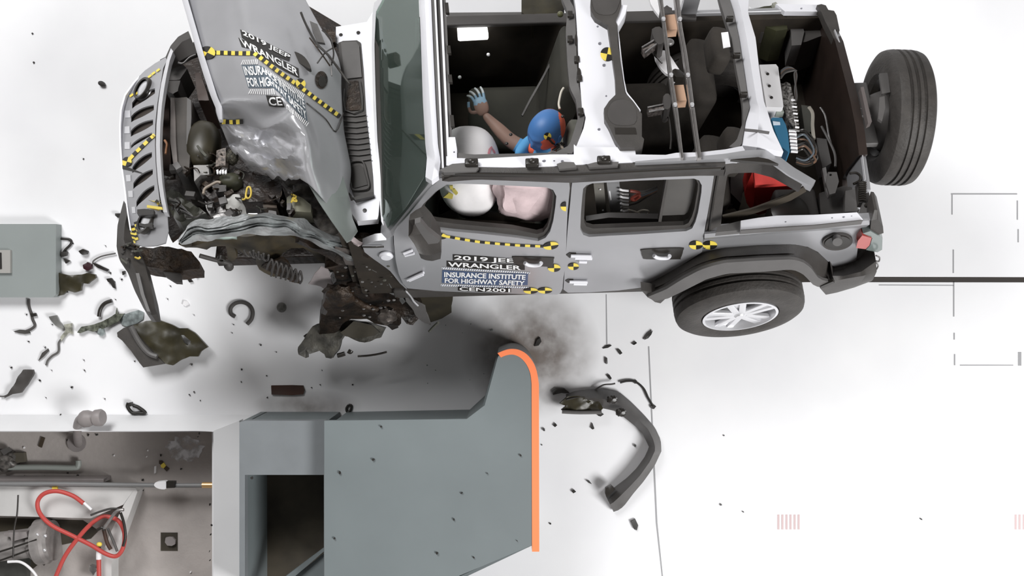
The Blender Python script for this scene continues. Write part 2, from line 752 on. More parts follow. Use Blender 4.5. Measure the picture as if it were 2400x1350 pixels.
# raised white kerb round the pit, sloping towards the floor
H = 0.16
kA, kB = W(H), W(0.001)
bm = bmesh.new()
strip_bm(bm, [[(-80, 972), (600, 972), (640, 976)], [(-80, 996), (540, 996), (566, 988)], [(-80, 1010), (470, 1010), (500, 1012)]],
         [W(0.002), W(H * .7), W(H)], Vector((0, 0, -0.0015)) if False else (lambda p: Vector((0, 0, -p.z + 0.0005))), 30)
k1 = structure(obj('trim_1', bm, WPAINT, loc=(0, 0, 0)))
bm = bmesh.new()
a = W(H)((500, 1010)); b_ = W(H)((561, 986)); c_ = W(H)((561, 1420)); d_ = W(H)((500, 1420))
vs = [Vector((p.x, p.y, H)) for p in (a, b_, c_, d_)]
vb = [Vector((p.x, p.y, 0.0005)) for p in (a, b_, c_, d_)]
A_ = [bm.verts.new(v) for v in vs]; B_ = [bm.verts.new(v) for v in vb]
bm.faces.new(A_); bm.faces.new(B_[::-1])
for i in range(4):
    bm.faces.new([A_[i], B_[i], B_[(i + 1) % 4], A_[(i + 1) % 4]])
structure(obj('trim_2', bm, WPAINT, loc=(0, 0, 0)))
HALL = mat('hall_wall_white', (0.7, 0.7, 0.7), 0.8, 0, var=.03, vscale=.5)
for nm, q in (('wall_left', (-13.2, -13, -11.5, 11.5)), ('wall_right', (13, 13.2, -11.5, 11.5)), ('wall_back', (-13, 13, 11.3, 11.5)), ('wall_front', (-13, 13, -11.5, -11.3))):
    bm = bmesh.new(); wbox_bm(bm, *q, 0.0, 5.0)
    structure(obj(nm, bm, HALL, loc=(0, 0, 0)))
# raised concrete ledge inside the pit
bm = bmesh.new()
plate_bm(bm, pB((-200, 655), (1045, 668), (950, 800), (700, 905), (-200, 880)), W(-0.30), Vector((0, 0, -0.24)), grid=40)
structure(obj('pit_ledge', bm, CONCL, loc=(0, 0, 0)))
bm = bmesh.new()
plate_bm(bm, pB((1045, 668), (1060, 700), (860, 1260), (860, 1400), (700, 1400), (860, 1000), (960, 790)), W(-0.30), Vector((0, 0, -0.24)), grid=40)
structure(obj('pit_ledge', bm, CONCL, loc=(0, 0, 0)))
bm = bmesh.new()
plate_bm(bm, pB((-200, 895), (640, 920), (760, 1000), (700, 1060), (430, 1120), (330, 1230), (190, 1350), (-200, 1350)), W(PD + .004), Vector((0, 0, -0.004)), grid=40)
o = obj('pit_drain_channel', bm, PITD, loc=(0, 0, 0)); structure(o)
bm = bmesh.new()
plate_bm(bm, pB((1240, 1015), (1370, 1015), (1370, 1155), (1240, 1155)), W(PD + .004), Vector((0, 0, -0.004)), grid=20)
o = structure(obj('trim_3', bm, PITD, loc=(0, 0, 0)))
# floor markings
def flat(name, pts, m, z=0.002, grid=60, th=0.0015):
    bm = bmesh.new()
    plate_bm(bm, pts, W(z), Vector((0, 0, -th)), grid=grid)
    return structure(obj(name, bm, m, loc=(0, 0, 0)))


flat('tow_slot', [(1500, 648), (2460, 650), (2460, 662), (1500, 661)], LINE)
for i, q in enumerate([[(2229, 453), (2384, 453), (2384, 456), (2229, 456)], [(2230, 456), (2233, 456), (2233, 503), (2230, 503)],
                       [(2383, 470), (2386, 470), (2386, 515), (2383, 515)], [(2385, 537), (2388, 537), (2388, 568), (2385, 568)],
                       [(2233, 585), (2236, 585), (2236, 640), (2233, 640)], [(2234, 660), (2237, 660), (2237, 742), (2234, 742)],
                       [(2235, 780), (2238, 780), (2238, 796), (2235, 796)], [(2236, 830), (2239, 830), (2239, 856), (2236, 856)],
                       [(2250, 855), (2375, 855), (2375, 857), (2250, 857)], [(2386, 825), (2394, 825), (2394, 857), (2386, 857)]]):
    flat('floor_joint', q, SEAM)
flat('floor_joint', [(1420, 690), (1422, 690), (1424, 815), (1421, 815)], SEAM)
flat('floor_joint', [(1519, 812), (1522, 812), (1541, 1225), (1555, 1360), (1552, 1360), (1537, 1225)], SEAM)
flat('floor_joint', [(2060, 667), (2235, 668), (2235, 670), (2060, 669)], SEAM)
PINKG = mat('pink_grating_paint', (0.58, 0.44, 0.44), 0.6)
for gx in (1822, 2378):
    for k in range(6 if gx < 2000 else 3):
        flat('floor_grating', [(gx + k * 9.5, 1206), (gx + 5 + k * 9.5, 1206), (gx + 5 + k * 9.5, 1241), (gx + k * 9.5, 1241)], PINKG)


# dust and painted shade on the floor: thin noise-shaped film
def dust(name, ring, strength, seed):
    m = bpy.data.materials.new('dust_and_shade_film')
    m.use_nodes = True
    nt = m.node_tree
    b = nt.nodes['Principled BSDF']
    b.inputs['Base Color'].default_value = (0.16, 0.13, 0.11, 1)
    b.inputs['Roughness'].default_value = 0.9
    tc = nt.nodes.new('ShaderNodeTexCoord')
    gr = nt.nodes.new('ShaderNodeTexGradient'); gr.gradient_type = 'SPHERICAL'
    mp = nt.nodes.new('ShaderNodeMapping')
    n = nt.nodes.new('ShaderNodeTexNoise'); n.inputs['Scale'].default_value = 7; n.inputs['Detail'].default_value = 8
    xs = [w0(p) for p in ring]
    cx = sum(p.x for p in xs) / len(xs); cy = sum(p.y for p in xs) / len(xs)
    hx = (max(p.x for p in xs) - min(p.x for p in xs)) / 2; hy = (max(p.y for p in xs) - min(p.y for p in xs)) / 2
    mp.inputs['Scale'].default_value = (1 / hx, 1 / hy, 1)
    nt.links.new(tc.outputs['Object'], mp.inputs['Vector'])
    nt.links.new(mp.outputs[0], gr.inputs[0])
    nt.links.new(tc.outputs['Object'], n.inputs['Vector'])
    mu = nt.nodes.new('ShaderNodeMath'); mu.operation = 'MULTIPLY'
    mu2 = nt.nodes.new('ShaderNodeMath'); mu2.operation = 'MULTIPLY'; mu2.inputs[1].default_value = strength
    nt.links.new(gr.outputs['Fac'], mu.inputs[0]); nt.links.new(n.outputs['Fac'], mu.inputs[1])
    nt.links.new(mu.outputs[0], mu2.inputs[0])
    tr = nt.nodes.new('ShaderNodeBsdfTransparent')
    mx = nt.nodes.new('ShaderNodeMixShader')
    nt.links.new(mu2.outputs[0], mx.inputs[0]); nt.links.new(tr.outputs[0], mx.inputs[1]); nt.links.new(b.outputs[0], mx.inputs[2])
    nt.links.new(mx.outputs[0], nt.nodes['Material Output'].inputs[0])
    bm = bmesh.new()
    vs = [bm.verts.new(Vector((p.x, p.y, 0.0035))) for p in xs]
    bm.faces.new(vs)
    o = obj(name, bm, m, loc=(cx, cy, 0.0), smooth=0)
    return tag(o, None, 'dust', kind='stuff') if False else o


def ell(cx, cy, rx, ry, n=24, a=0.0):
    return [(cx + math.cos(2 * PI * i / n) * rx * math.cos(a) - math.sin(2 * PI * i / n) * ry * math.sin(a),
             cy + math.cos(2 * PI * i / n) * rx * math.sin(a) + math.sin(2 * PI * i / n) * ry * math.cos(a)) for i in range(n)]


o = dust('dust_and_shade', ell(1245, 820, 165, 165), 1.6, 1)  # dust smear widened, its brown also deepening the shade here
tag(o, 'brown smear of tyre dust and painted shade on the white floor above the orange barrier edge', 'dust', kind='stuff')
o = dust('dust_and_shade', ell(720, 950, 130, 40), 1.0, 2)
tag(o, 'grey smudge of dust on the floor above the barrier', 'dust', kind='stuff')

# ------------------------------------------------------------------ crash barrier (painted steel)
BZ = 0.85
bar = empty('crash_barrier', W(0)((900, 1300)), 'blue-grey steel crash barrier block with a rounded orange front edge', 'barrier')
ZB = W(BZ)
TH = Vector((0, 0, -0.05))
arc = [(1168, 835), (1180, 829), (1196, 826), (1212, 830), (1226, 840), (1238, 855), (1245, 875), (1247, 900), (1247, 1278)]
top = arc + bC((1410, 1350), (1300, 1400))[0:1] + [(1075, 1352), (1040, 1420), (760, 1420), (760, 986), (1094, 982), (1136, 950), (1166, 840)]
bm = bmesh.new()
plate_bm(bm, top, ZB, Vector((0, 0, -0.04)), grid=60)
obj('top_plate', bm, BARR, bar)
BVH['barrier'] = None
# body underneath the plate
bm = bmesh.new()
body = [(1160, 850), (1190, 838), (1225, 856), (1238, 890), (1238, 1270), (1070, 1345), (1030, 1410), (770, 1410), (770, 998), (1090, 992), (1130, 955)]
plate_bm(bm, body, W(BZ - 0.041), Vector((0, 0, -(BZ - 0.041) + 0.001)), grid=90)
obj('steel_body', bm, BARR, bar, smooth=20)
# orange plate
o1 = [(1166, 828), (1180, 822), (1196, 818), (1216, 820), (1234, 830), (1249, 848), (1258, 870), (1263, 900), (1264, 1293)]
o2 = [(1174, 838), (1186, 833), (1200, 831), (1212, 834), (1224, 842), (1235, 856), (1243, 876), (1246, 900), (1247, 1293)]
bm = bmesh.new()
plate_bm(bm, smooth_poly(o1[:-1], 3, False) + [Vector(o1[-1]), Vector(o2[-1])] + list(reversed(smooth_poly(o2[:-1], 3, False))), W(BZ + 0.004),
         Vector((0, 0, -0.035)), grid=30)
obj('orange_edge', bm, ORG, bar, 'orange painted top edge')
bm = bmesh.new()
plate_bm(bm, smooth_poly(o1[:-1], 3, False) + [Vector(o1[-1]), Vector(o2[-1])] + list(reversed(smooth_poly(o2[:-1], 3, False))), W(BZ - 0.032),
         Vector((0, 0, -BZ + 0.034)), grid=30)
obj('curved_face_plate', bm, mat('scuffed_grey_steel', (0.2, 0.2, 0.2), 0.6, 0.2, var=.2), bar)
bm = bmesh.new()
plate_bm(bm, [(1075, 1352), (1250, 1271), (1250, 1277), (1092, 1352)], W(BZ - 0.05), Vector((0, 0, -0.05)), grid=60)
obj('lower_flange', bm, BARR, bar)
# lower frame on the left with the square opening
bm = bmesh.new()
plate_bm(bm, [(561, 990), (575, 986), (762, 986), (762, 1420), (561, 1420)], W(BZ - 0.12), Vector((0, 0, -0.08)),
         holes=[[(574, 1113), (759, 1113), (759, 1400), (574, 1400)]], grid=60)
obj('side_frame', bm, mat('grey_barrier_frame', (0.19, 0.205, 0.215), 0.5, 0, var=0.05), bar)
bm = bmesh.new()
plate_bm(bm, [(561, 990), (578, 990), (578, 1420), (561, 1420)], W(BZ - 0.21), Vector((0, 0, -BZ + 0.22)), grid=80)
plate_bm(bm, [(575, 990), (762, 990), (762, 1108), (575, 1108)], W(BZ - 0.21), Vector((0, 0, -BZ + 0.22)), grid=80)
obj('side_wall', bm, BARR, bar)
bm = bmesh.new()
plate_bm(bm, [(668, 1352), (762, 1282), (762, 1290), (690, 1352), (700, 1400), (640, 1400)], W(BZ - 0.30), Vector((0, 0, -0.04)), grid=40)
plate_bm(bm, [(690, 1352), (762, 1296), (762, 1400), (690, 1400)], W(BZ - 0.34), Vector((0, 0, -0.04)), grid=40)
obj('diagonal_brace', bm, BARR, bar)
bm = bmesh.new()
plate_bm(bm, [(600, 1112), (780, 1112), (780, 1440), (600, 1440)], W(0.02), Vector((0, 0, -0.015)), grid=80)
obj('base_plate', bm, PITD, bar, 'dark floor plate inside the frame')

# grey box at the left edge
gb = empty('equipment_cover', W(0)((40, 610)), 'pale grey steel cover box at the left edge of the floor', 'box')
bm = bmesh.new()
plate_bm(bm, [(-90, 525), (131, 525), (131, 690), (124, 697), (-90, 697)], W(0.10), Vector((0, 0, -0.10)), grid=60)
obj('lid', bm, mat('pale_grey_enamel', (0.25, 0.275, 0.27), 0.5, 0, var=0.05, vscale=2), gb)
bm = bmesh.new()
plate_bm(bm, [(-40, 586), (24, 586), (24, 640), (-40, 640)], W(0.125), Vector((0, 0, -0.025)), grid=60)
pl = obj('latch_plate', bm, mat('warm_grey_plate', (0.34, 0.33, 0.31), 0.5), gb)
bm = bmesh.new()
plate_bm(bm, [(-10, 592), (3, 592), (4, 630), (-10, 632)], W(0.13), Vector((0, 0, -0.006)), grid=60)
obj('latch', bm, BLK, pl, 'black latch')
# ------------------------------------------------------------------ the crashed car, tipped onto its right side
suv = empty('suv', (CO + Vector((0, 0, -CO.z))), 'silver-grey off-road suv with open roof and crushed front corner, tipping onto its far side', 'car')
IN = EV * 0.035           # panel thickness into the cabin
DN = EW * -0.04
BELT = 1.14


def side(p):
    """body side: upright below the belt line, leaning in above it"""
    P = S(-0.82)(p)
    w = (P - CO).dot(EW)
    if w <= BELT:
        # slight crown
        k = max(0.0, min(1.0, (BELT - w) / 0.6))
        return P + EV * (-0.018 * math.sin(PI * k))
    return SL(-0.82, BELT, -0.71, 1.75)(p)


# doors ------------------------------------------------------
fd_out = z6((870, 140), (1400, 158), (2003, 180), (2008, 230), (1990, 420), (1980, 620), (1970, 870), (1952, 1000), (1945, 1110), (1925, 1150), (1895, 1165),
            (1600, 1160), (1300, 1150), (1000, 1140), (820, 1132), (640, 1112), (583, 1105), (545, 1060), (505, 960), (480, 850), (463, 720), (460, 640), (490, 585), (610, 440), (760, 260))
fd_win = z6((925, 198), (1050, 190), (1250, 196), (1600, 212), (1800, 222), (1862, 245), (1890, 300), (1880, 400), (1862, 520), (1835, 610), (1795, 665), (1730, 690),
            (1500, 660), (1250, 632), (1000, 610), (830, 590), (700, 560), (640, 520), (650, 470), (720, 370), (830, 260))
fdoor = plate('front_door', fd_out, side, IN * 1.6, PAINT, suv, [fd_win], 16)
ring_in = z6((945, 212), (1050, 206), (1250, 212), (1600, 228), (1790, 238), (1840, 258), (1862, 305), (1855, 400), (1838, 510), (1812, 590), (1775, 640), (1720, 655),
             (1500, 610), (1250, 588), (1000, 565), (850, 545), (730, 520), (690, 500), (700, 460), (750, 370), (850, 272))
plate('window_seal', fd_win, lambda p: side(p) + IN * 0.5, IN * 0.8, BLKP, fdoor, [ring_in], 12, 'black rubber window surround')
rd_out = z7((140, 118), (700, 95), (1205, 72), (1180, 230), (1150, 400), (1120, 560), (1108, 660), (930, 770), (760, 880), (650, 945), (480, 967), (250, 982), (100, 984),
            (66, 960), (74, 800), (85, 660), (100, 480), (118, 300), (128, 180))
rd_win = z7((215, 200), (240, 175), (285, 160), (600, 140), (1050, 124), (1088, 138), (1108, 175), (1105, 230), (1080, 380), (1060, 450), (1035, 500), (990, 520), (600, 545),
            (260, 563), (215, 548), (193, 505), (198, 380), (208, 260))
rdoor = plate('rear_door', rd_out, side, IN * 1.6, PAINT, suv, [rd_win], 16)
ring2 = z7((240, 210), (262, 190), (295, 175), (600, 157), (1040, 142), (1068, 152), (1082, 185), (1080, 230), (1055, 370), (1036, 430), (1010, 478), (975, 495), (600, 508),
           (290, 520), (240, 505), (222, 470), (226, 380), (232, 270))
plate('window_seal', rd_win, lambda p: side(p) + IN * 0.5, IN * 0.8, BLKP, rdoor, [ring2], 12, 'black rubber window surround')
# shallow pressed waist line along the doors
for nm, dr, q in (('trim_moulding', fdoor, [z6((860, 690), (1300, 745), (1900, 770)), z6((860, 700), (1300, 757), (1900, 782))]),
                  ):
    pass


# door handles
def handle(dr, rec, bar_q, lab):
    h = plate('door_handle', smooth_poly(rec, 3), lambda p: side(p) - EV * 0.006, IN * 0.5, BLKG, dr, grid=10, label=lab)
    P = [side(p) - EV * 0.030 for p in bar_q]
    tube('grip', P, 0.012, PAINTW, h, 8, 5, 'bright silver grip')
    return h


handle(fdoor, z6((1505, 815), (1530, 805), (1840, 812), (1865, 825), (1855, 885), (1830, 890), (1540, 870), (1515, 850)), z6((1610, 825), (1640, 842), (1690, 848), (1735, 842), (1755, 825)), 'black door handle recess')
handle(rdoor, z7((650, 655), (670, 638), (945, 628), (965, 645), (945, 700), (925, 706), (690, 706), (660, 690)), z7((742, 655), (765, 668), (800, 673), (845, 670), (862, 655)), 'black door handle recess')


def hinge(dr, pts, k=0.011):
    bm = bmesh.new()
    for a, b in pts:
        P = [side(a) - EV * 0.014, side(b) - EV * 0.014]
        tube_bm(bm, [P[0], P[0].lerp(P[1], .5), P[1]], k, 8, 2)
    return obj('hinge', bm, PAINTW, dr, 'silver exposed door hinge', 60)


hinge(rdoor, [z7((120, 675), (275, 678)), z7((150, 690), (280, 692)), z7((180, 715), (240, 717))])
hinge(rdoor, [z7((110, 876), (245, 880)), z7((140, 893), (240, 896))])
hinge(fdoor, [z6((550, 775), (625, 750)), z6((560, 790), (640, 772))], 0.008)
hinge(fdoor, [z6((580, 1000), (725, 930)), z6((600, 1005), (720, 948))], 0.008)
for q in (z7((85, 680), (110, 664), (160, 666), (165, 690), (110, 700)), z7((78, 880), (100, 866), (140, 868), (140, 890), (100, 900))):
    plate('hinge_shadow_pad', q, lambda p: side(p) - EV * 0.004, IN * .3, BLKG, rdoor, grid=12)

# glass fitted only in the rear corner of the rear door
plate('quarter_glass', z7((855, 160), (1045, 145), (1066, 165), (1068, 240), (1040, 370), (1010, 450), (985, 468), (800, 475), (830, 320)),
      lambda p: side(p) + IN * 1.8, IN * .4, mat('grey_inner_panel', (0.085, 0.08, 0.075), 0.6, 0, var=.1), rdoor, grid=16, label='dark grey blanked rear pane')
strip('glass_divider', [z7((848, 152), (815, 330), (785, 490)), z7((866, 152), (835, 330), (808, 490))], [lambda p: side(p) + IN] * 2, IN, BLKP, rdoor, 8)

# body stickers on the doors -----------------------------------
st = Sticker([BVH['front_door'], BVH['rear_door']])


def gq(*p):
    return quad(gG(*p))


st.poly(gG((185, 880), (520, 900), (840, 930), (840, 980), (520, 960), (185, 945)), BLK, 0)
st.text('2019 JEEP', gq((200, 885), (930, 928), (930, 982), (200, 945)), LET, 2, 0.02)
st.poly(gG((120, 948), (500, 970), (945, 995), (945, 1045), (500, 1040), (120, 1010)), BLK, 0)
st.text('WRANGLER', gq((135, 955), (905, 995), (905, 1040), (135, 1005)), LET, 2, 0.025)
st.poly(gG((75, 1045), (560, 1075), (980, 1085), (975, 1205), (500, 1205), (70, 1180)), BLUD, 0)
st.text('INSURANCE INSTITUTE', gq((95, 1060), (955, 1090), (950, 1143), (95, 1115)), LET, 2, 0.03)
st.text('FOR HIGHWAY SAFETY', gq((100, 1125), (945, 1155), (940, 1205), (100, 1175)), LET, 2, 0.03)
for (x0, y0, x1, y1) in ((70, 1015, 1000, 1068), (60, 1195, 985, 1222)):
    st.poly(gG((x0, y0), (x1, y1), (x1, y1 + 16), (x0, y0 + 20)), LET, 0)
    for k in range(40):
        xx = x0 + (x1 - x0) * k / 40
        yy = y0 + (y1 - y0) * k / 40
        st.poly(gG((xx + 14, yy), (xx + 20, yy), (xx + 9, yy + 18), (xx + 3, yy + 18)), BLUD, 1, 12)
st.poly(gG((240, 1215), (520, 1225), (800, 1232), (800, 1280), (520, 1278), (240, 1262)), BLK, 0)
st.text('CEN2001', gq((255, 1220), (790, 1236), (790, 1275), (255, 1257)), LET, 2, 0.02)
st.ribbon(gG((0, 665), (120, 690), (300, 722), (480, 750), (700, 770), (900, 785), (1160, 795)), 5.6, 22, BLK, YEL)
st.target(gG((1220, 785))[0], 9, 0.0, 2.0, -0.15)
st.target(gG((60, 685))[0], 7, 0.3, 2.0, 0.1)
st.done('test_stickers', fdoor, 'black and blue crash test lettering and yellow tape')


def flat_target(dr, bv, c, rx, ry, rot=0.0, half=None):
    st = Sticker([BVH[k] for k in bv])
    c = Vector(c)
    for k in range(4):
        if half and k not in half:
            continue
        pts = [c] + [c + Vector((math.cos(rot + (k + j / 5) * PI / 2) * rx, math.sin(rot + (k + j / 5) * PI / 2) * ry)) for j in range(6)]
        st.poly(pts, YEL if k % 2 else BLK, 2, 6)
    return st.done('round_target', dr, 'yellow and black quartered target')


for c, rx, ry, hf in ((z6((1975, 385))[0], 13, 11, (1, 2)), (z6((1870, 925))[0], 15, 9, None), (z6((1665, 1125))[0], 17, 7, None), (z6((1790, 1123))[0], 17, 7, None)):
    flat_target(fdoor, ['front_door'], c, rx, ry, 0, hf)
flat_target(rdoor, ['rear_door'], z6((2040, 912))[0], 13, 8)
flat_target(rdoor, ['rear_door'], (1631, 573), 16, 10)

# mirror -------------------------------------------------------
mir = strip('side_mirror', [z6((600, 600), (650, 560), (700, 535), (730, 520)), z6((590, 650), (660, 640), (730, 620), (790, 590)), z6((640, 720), (690, 730), (760, 735), (868, 715)),
                            z6((680, 800), (720, 815), (790, 820), (880, 790)), z6((700, 845), (740, 862), (800, 870), (872, 850))],
            [S(-0.90), S(-0.97), S(-1.0), S(-1.03), S(-1.0)], EV * 0.10, BLKP, fdoor, 14, 'black door mirror pushed back')
plate('mirror_arm', z6((645, 540), (695, 527), (765, 610), (868, 690), (850, 712), (765, 722), (700, 630)), S(-1.06), EV * 0.03, GRYP, mir, grid=14, label='grey face of the mirror arm')

# front side panel ahead of the door --------------------------
plate('cowl_side_panel', z6((180, 740), (300, 700), (400, 690), (458, 650), (462, 720), (478, 850), (505, 965), (548, 1065), (578, 1110), (520, 1060), (430, 960), (330, 880), (200, 790)),
      crumple(S(-0.80), 0.012, 4), IN * 1.4, PAINT, suv, grid=12)
bm = bmesh.new()
c0 = S(-0.815)(z6((395, 828))[0])
lathe_bm(bm, c0, -EV, [(0.0, 0.012), (0.03, 0.011), (0.042, 0.0), (0.04, -0.01)], 24)
bm.transform(Matrix.Identity(4))
obj('side_badge', bm, PAINTW, suv, 'round silver badge boss')

# windscreen pillar strip
strip('windscreen_pillar', [z6((860, 60), (760, 95), (560, 330), (350, 590), (345, 640)), z6((905, 75), (820, 130), (620, 370), (420, 620), (400, 690)), z6((905, 130), (840, 170), (660, 390), (480, 610), (455, 650))],
      [SL(-0.74, BELT, -0.66, 1.75), SL(-0.79, BELT, -0.70, 1.75), SL(-0.80, BELT, -0.71, 1.75)], IN, PAINT, suv, 26)
for q in z6((790, 145), (628, 302), (492, 462)):
    bm = bmesh.new()
    lathe_bm(bm, SL(-0.75, BELT, -0.67, 1.75)(q), -EV * .8 + EW * .5, [(0.0, 0.012), (0.009, 0.012), (0.009, -0.005)], 10)
    obj('pillar_bolt', bm, BLKG, suv)

# roof rails ----------------------------------------------------
RW = 1.75
T175 = T(RW)
bk0 = [(1033, 396), (1060, 388), (1200, 392), (1340, 386), (1560, 377), (1640, 374), (1700, 372)]
bk1 = [(1035, 414), (1060, 403), (1200, 405), (1340, 406), (1560, 393), (1640, 389), (1700, 388)]
bk2 = [(1050, 416), (1120, 411), (1200, 414), (1340, 419), (1560, 405), (1640, 402), (1698, 402)]
strip('roof_side_seal', [bk0, bk1, bk2], [T(1.765), T(1.76), SL(-0.76, 1.66, -0.72, 1.75)], DN, BLKP, suv, 34, 'black roof side weatherstrip')
strip('drip_channel', [[(1060, 404), (1340, 409), (1560, 397), (1690, 392)], [(1060, 406.5), (1340, 412), (1560, 400), (1690, 395)]], [T(1.775), T(1.772)], DN * .5, BLKG, suv, 20)
# cant rail with holes, in the top-lit copy of the paint
rail_out = [(1046, 366), (1060, 370), (1120, 372), (1230, 366), (1290, 362), (1345, 362), (1345, 388), (1200, 392), (1060, 389), (1046, 388)]
rail_holes = [ell(x, y, r, r * .7, 10) for x, y, r in ((1275, 377, 5), (1299, 377, 2.5), (1318, 378, 4), (1062, 357 + 14, 2))]
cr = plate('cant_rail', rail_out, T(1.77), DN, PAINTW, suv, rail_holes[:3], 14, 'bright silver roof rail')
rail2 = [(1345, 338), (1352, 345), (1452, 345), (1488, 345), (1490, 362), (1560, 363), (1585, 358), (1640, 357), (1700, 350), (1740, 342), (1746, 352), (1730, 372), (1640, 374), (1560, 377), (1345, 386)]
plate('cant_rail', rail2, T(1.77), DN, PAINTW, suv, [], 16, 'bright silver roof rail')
strip('inner_roof_flange', [[(1068, 358), (1110, 362), (1200, 360), (1290, 358), (1330, 356)], [(1068, 372), (1110, 374), (1200, 371), (1290, 366), (1330, 363)]],
      [T(1.745)] * 2, DN, GRYP, suv, 24)
for (x, y) in ((1105, 382), (1247, 382), (1415, 376)):
    bm = bmesh.new()
    P = T(1.79)((x, y))
    box_bm(bm, P, EU * 0.035, EV * 0.022, EW * 0.018, 0.01)
    blob_bm(bm, P + EW * 0.02, EU * 0.02, EV * 0.016, EW * 0.014, 2)
    obj('roof_latch', bm, BLKG, suv, 'black roof panel latch')
for q in ([(1030, 398), (1060, 384), (1110, 380), (1122, 392), (1115, 402), (1040, 404)], [(1305, 384), (1320, 379), (1345, 380), (1352, 392), (1310, 396)], [(1376, 385), (1395, 380), (1450, 379), (1448, 388), (1380, 392)]):
    plate('seal_corner', q, T(1.785), DN * .6, GRYP, suv, grid=14)
# crossbar behind the front seats (wide sheet)
bb = [(1338, -70), (1349, 16), (1352, 60), (1357, 160), (1364, 250), (1373, 275), (1368, 300), (1352, 340), (1345, 352), (1350, 364), (1490, 364), (1488, 347), (1452, 345), (1441, 330),
      (1432, 300), (1440, 260), (1446, 240), (1443, 100), (1425, 60), (1400, 46), (1384, 10), (1380, -70)]
hl = [ell(x, y, r, r * .85, 10) for x, y, r in ((1401, 62, 3), (1406, 102, 4.5), (1416, 153, 4.5), (1421, 225, 2.5), (1404, 303, 4))]
bpil = plate('roof_crossbar', bb, T(1.76), DN * 1.4, PAINTW, suv, hl, 16, 'bright silver sheet crossbar')
for h in hl:
    plate('hole_plug', h, T(1.72), DN * .3, BLKG, bpil, grid=10)
strip('crossbar_front_flange', [[(1305, -60), (1318, 0), (1330, 25), (1326, 70), (1330, 150), (1335, 205), (1350, 235), (1355, 275), (1335, 340), (1300, 358)],
                                [(1325, -60), (1335, 0), (1347, 20), (1349, 60), (1352, 150), (1357, 205), (1366, 240), (1371, 275), (1355, 340), (1340, 360)]], [T(1.73), T(1.752)], DN, GRYP, suv, 40,
      'grey flange with dark clips')
for x, y in ((1336, 34), (1336, 92), (1352, 140), (1358, 185), (1361, 262)):
    bm = bmesh.new()
    box_bm(bm, T(1.76)((x, y)), EU * 0.015, EV * 0.02, EW * 0.012, 0.005)
    obj('flange_clip', bm, BLKG, suv)
for q in (ell(1357, 175, 5, 16), ell(1350, 92, 3, 12)):
    plate('seal_tear', q, T(1.768), DN * .3, BLKG, suv, grid=14)
st = Sticker([BVH['roof_crossbar']])
st.target((1423, 128), 16, 0.2, 1.0, 0)
st.done('round_target', bpil, 'yellow and black quartered target')
# overhead sound bar with two speaker pods
sbar = z4((283, 20), (290, -60), (525, -60), (528, 40), (505, 110), (480, 160), (497, 200), (500, 330), (520, 480), (540, 640), (560, 740), (620, 800), (665, 870), (690, 900),
          (690, 1080), (708, 1100), (700, 1140), (650, 1165), (520, 1168), (480, 1110), (430, 1000), (395, 940), (390, 860), (430, 800), (485, 745), (478, 600), (455, 440), (435, 300), (420, 200), (320, 140), (288, 90))
snd = plate('overhead_speaker_bar', sbar, lambda p: T(1.80)(p), EW * -0.09, BLKP, suv, grid=18, label='black overhead speaker bar')
strip('bright_edge', [z4((528, 40), (508, 110), (483, 160), (500, 250), (520, 480), (545, 640), (562, 735), (620, 800), (672, 872)), z4((575, 40), (560, 110), (500, 215), (508, 260), (532, 480), (552, 635), (572, 730), (630, 800), (680, 870))],
      [T(1.785)] * 2, EW * -0.07, PAINTW, snd, 40, 'bright silver edge behind the bar')
plate('speaker_recess', z4((475, 1010), (640, 1010), (650, 1060), (480, 1060)), T(1.803), EW * -0.01, BLKG, snd, grid=16)
plate('speaker_grille', smooth_poly(z4((440, 830), (500, 790), (590, 800), (645, 880), (630, 980), (480, 985), (420, 920)), 3), T(1.803), EW * -0.01, GRYD, snd, grid=16)
plate('speaker_grille', smooth_poly(z4((310, -60), (510, -60), (505, 40), (460, 110), (350, 110), (305, 50)), 3), T(1.803), EW * -0.01, GRYD, snd, grid=16)

# rear roll bar (C) --------------------------------------------
cb0 = z4((1360, -60), (1385, 0), (1415, 90), (1460, 300), (1500, 560), (1535, 800), (1545, 850), (1510, 960), (1480, 1150))
cb1 = z4((1440, -60), (1450, 0), (1480, 100), (1520, 300), (1560, 560), (1600, 800), (1620, 860), (1610, 1000), (1600, 1165))
cb2 = z4((1540, -60), (1535, 0), (1530, 100), (1590, 300), (1620, 560), (1655, 800), (1690, 900), (1730, 1030), (1810, 1200))
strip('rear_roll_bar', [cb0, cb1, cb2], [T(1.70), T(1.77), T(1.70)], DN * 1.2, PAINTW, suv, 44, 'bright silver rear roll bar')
cf0 = z4((1290, -60), (1310, 20), (1350, 150), (1400, 300), (1440, 560), (1480, 760), (1490, 850), (1490, 960), (1440, 1110), (1380, 1160))
cf1 = [(a - 1, b) for a, b in z4((1365, -60), (1390, 0), (1418, 90), (1462, 300), (1502, 560), (1537, 800), (1547, 850), (1512, 960), (1482, 1150), (1440, 1170))]
strip('roll_bar_flange', [cf0, cf1], [T(1.69), T(1.71)], DN, GRYP, suv, 44, 'grey flange with dark clips')
for q in z4((1385, 150), (1440, 440), (1495, 750)):
    bm = bmesh.new()
    box_bm(bm, T(1.74)(q), EU * 0.02, EV * 0.009, EW * 0.02, 0.005)
    obj('flange_clip', bm, BLKG, suv)
plate('paper_tag', z4((1318, 258), (1372, 252), (1392, 370), (1335, 380)), T(1.725), DN * .1, WHT, suv, grid=20, label='small white tag')
strip('roll_bar_seam', [z4((1505, 1016), (1600, 1025), (1700, 1040)), z4((1505, 1022), (1600, 1031), (1700, 1046))], [T(1.785)] * 2, DN * .5, GRYP, suv, 10)
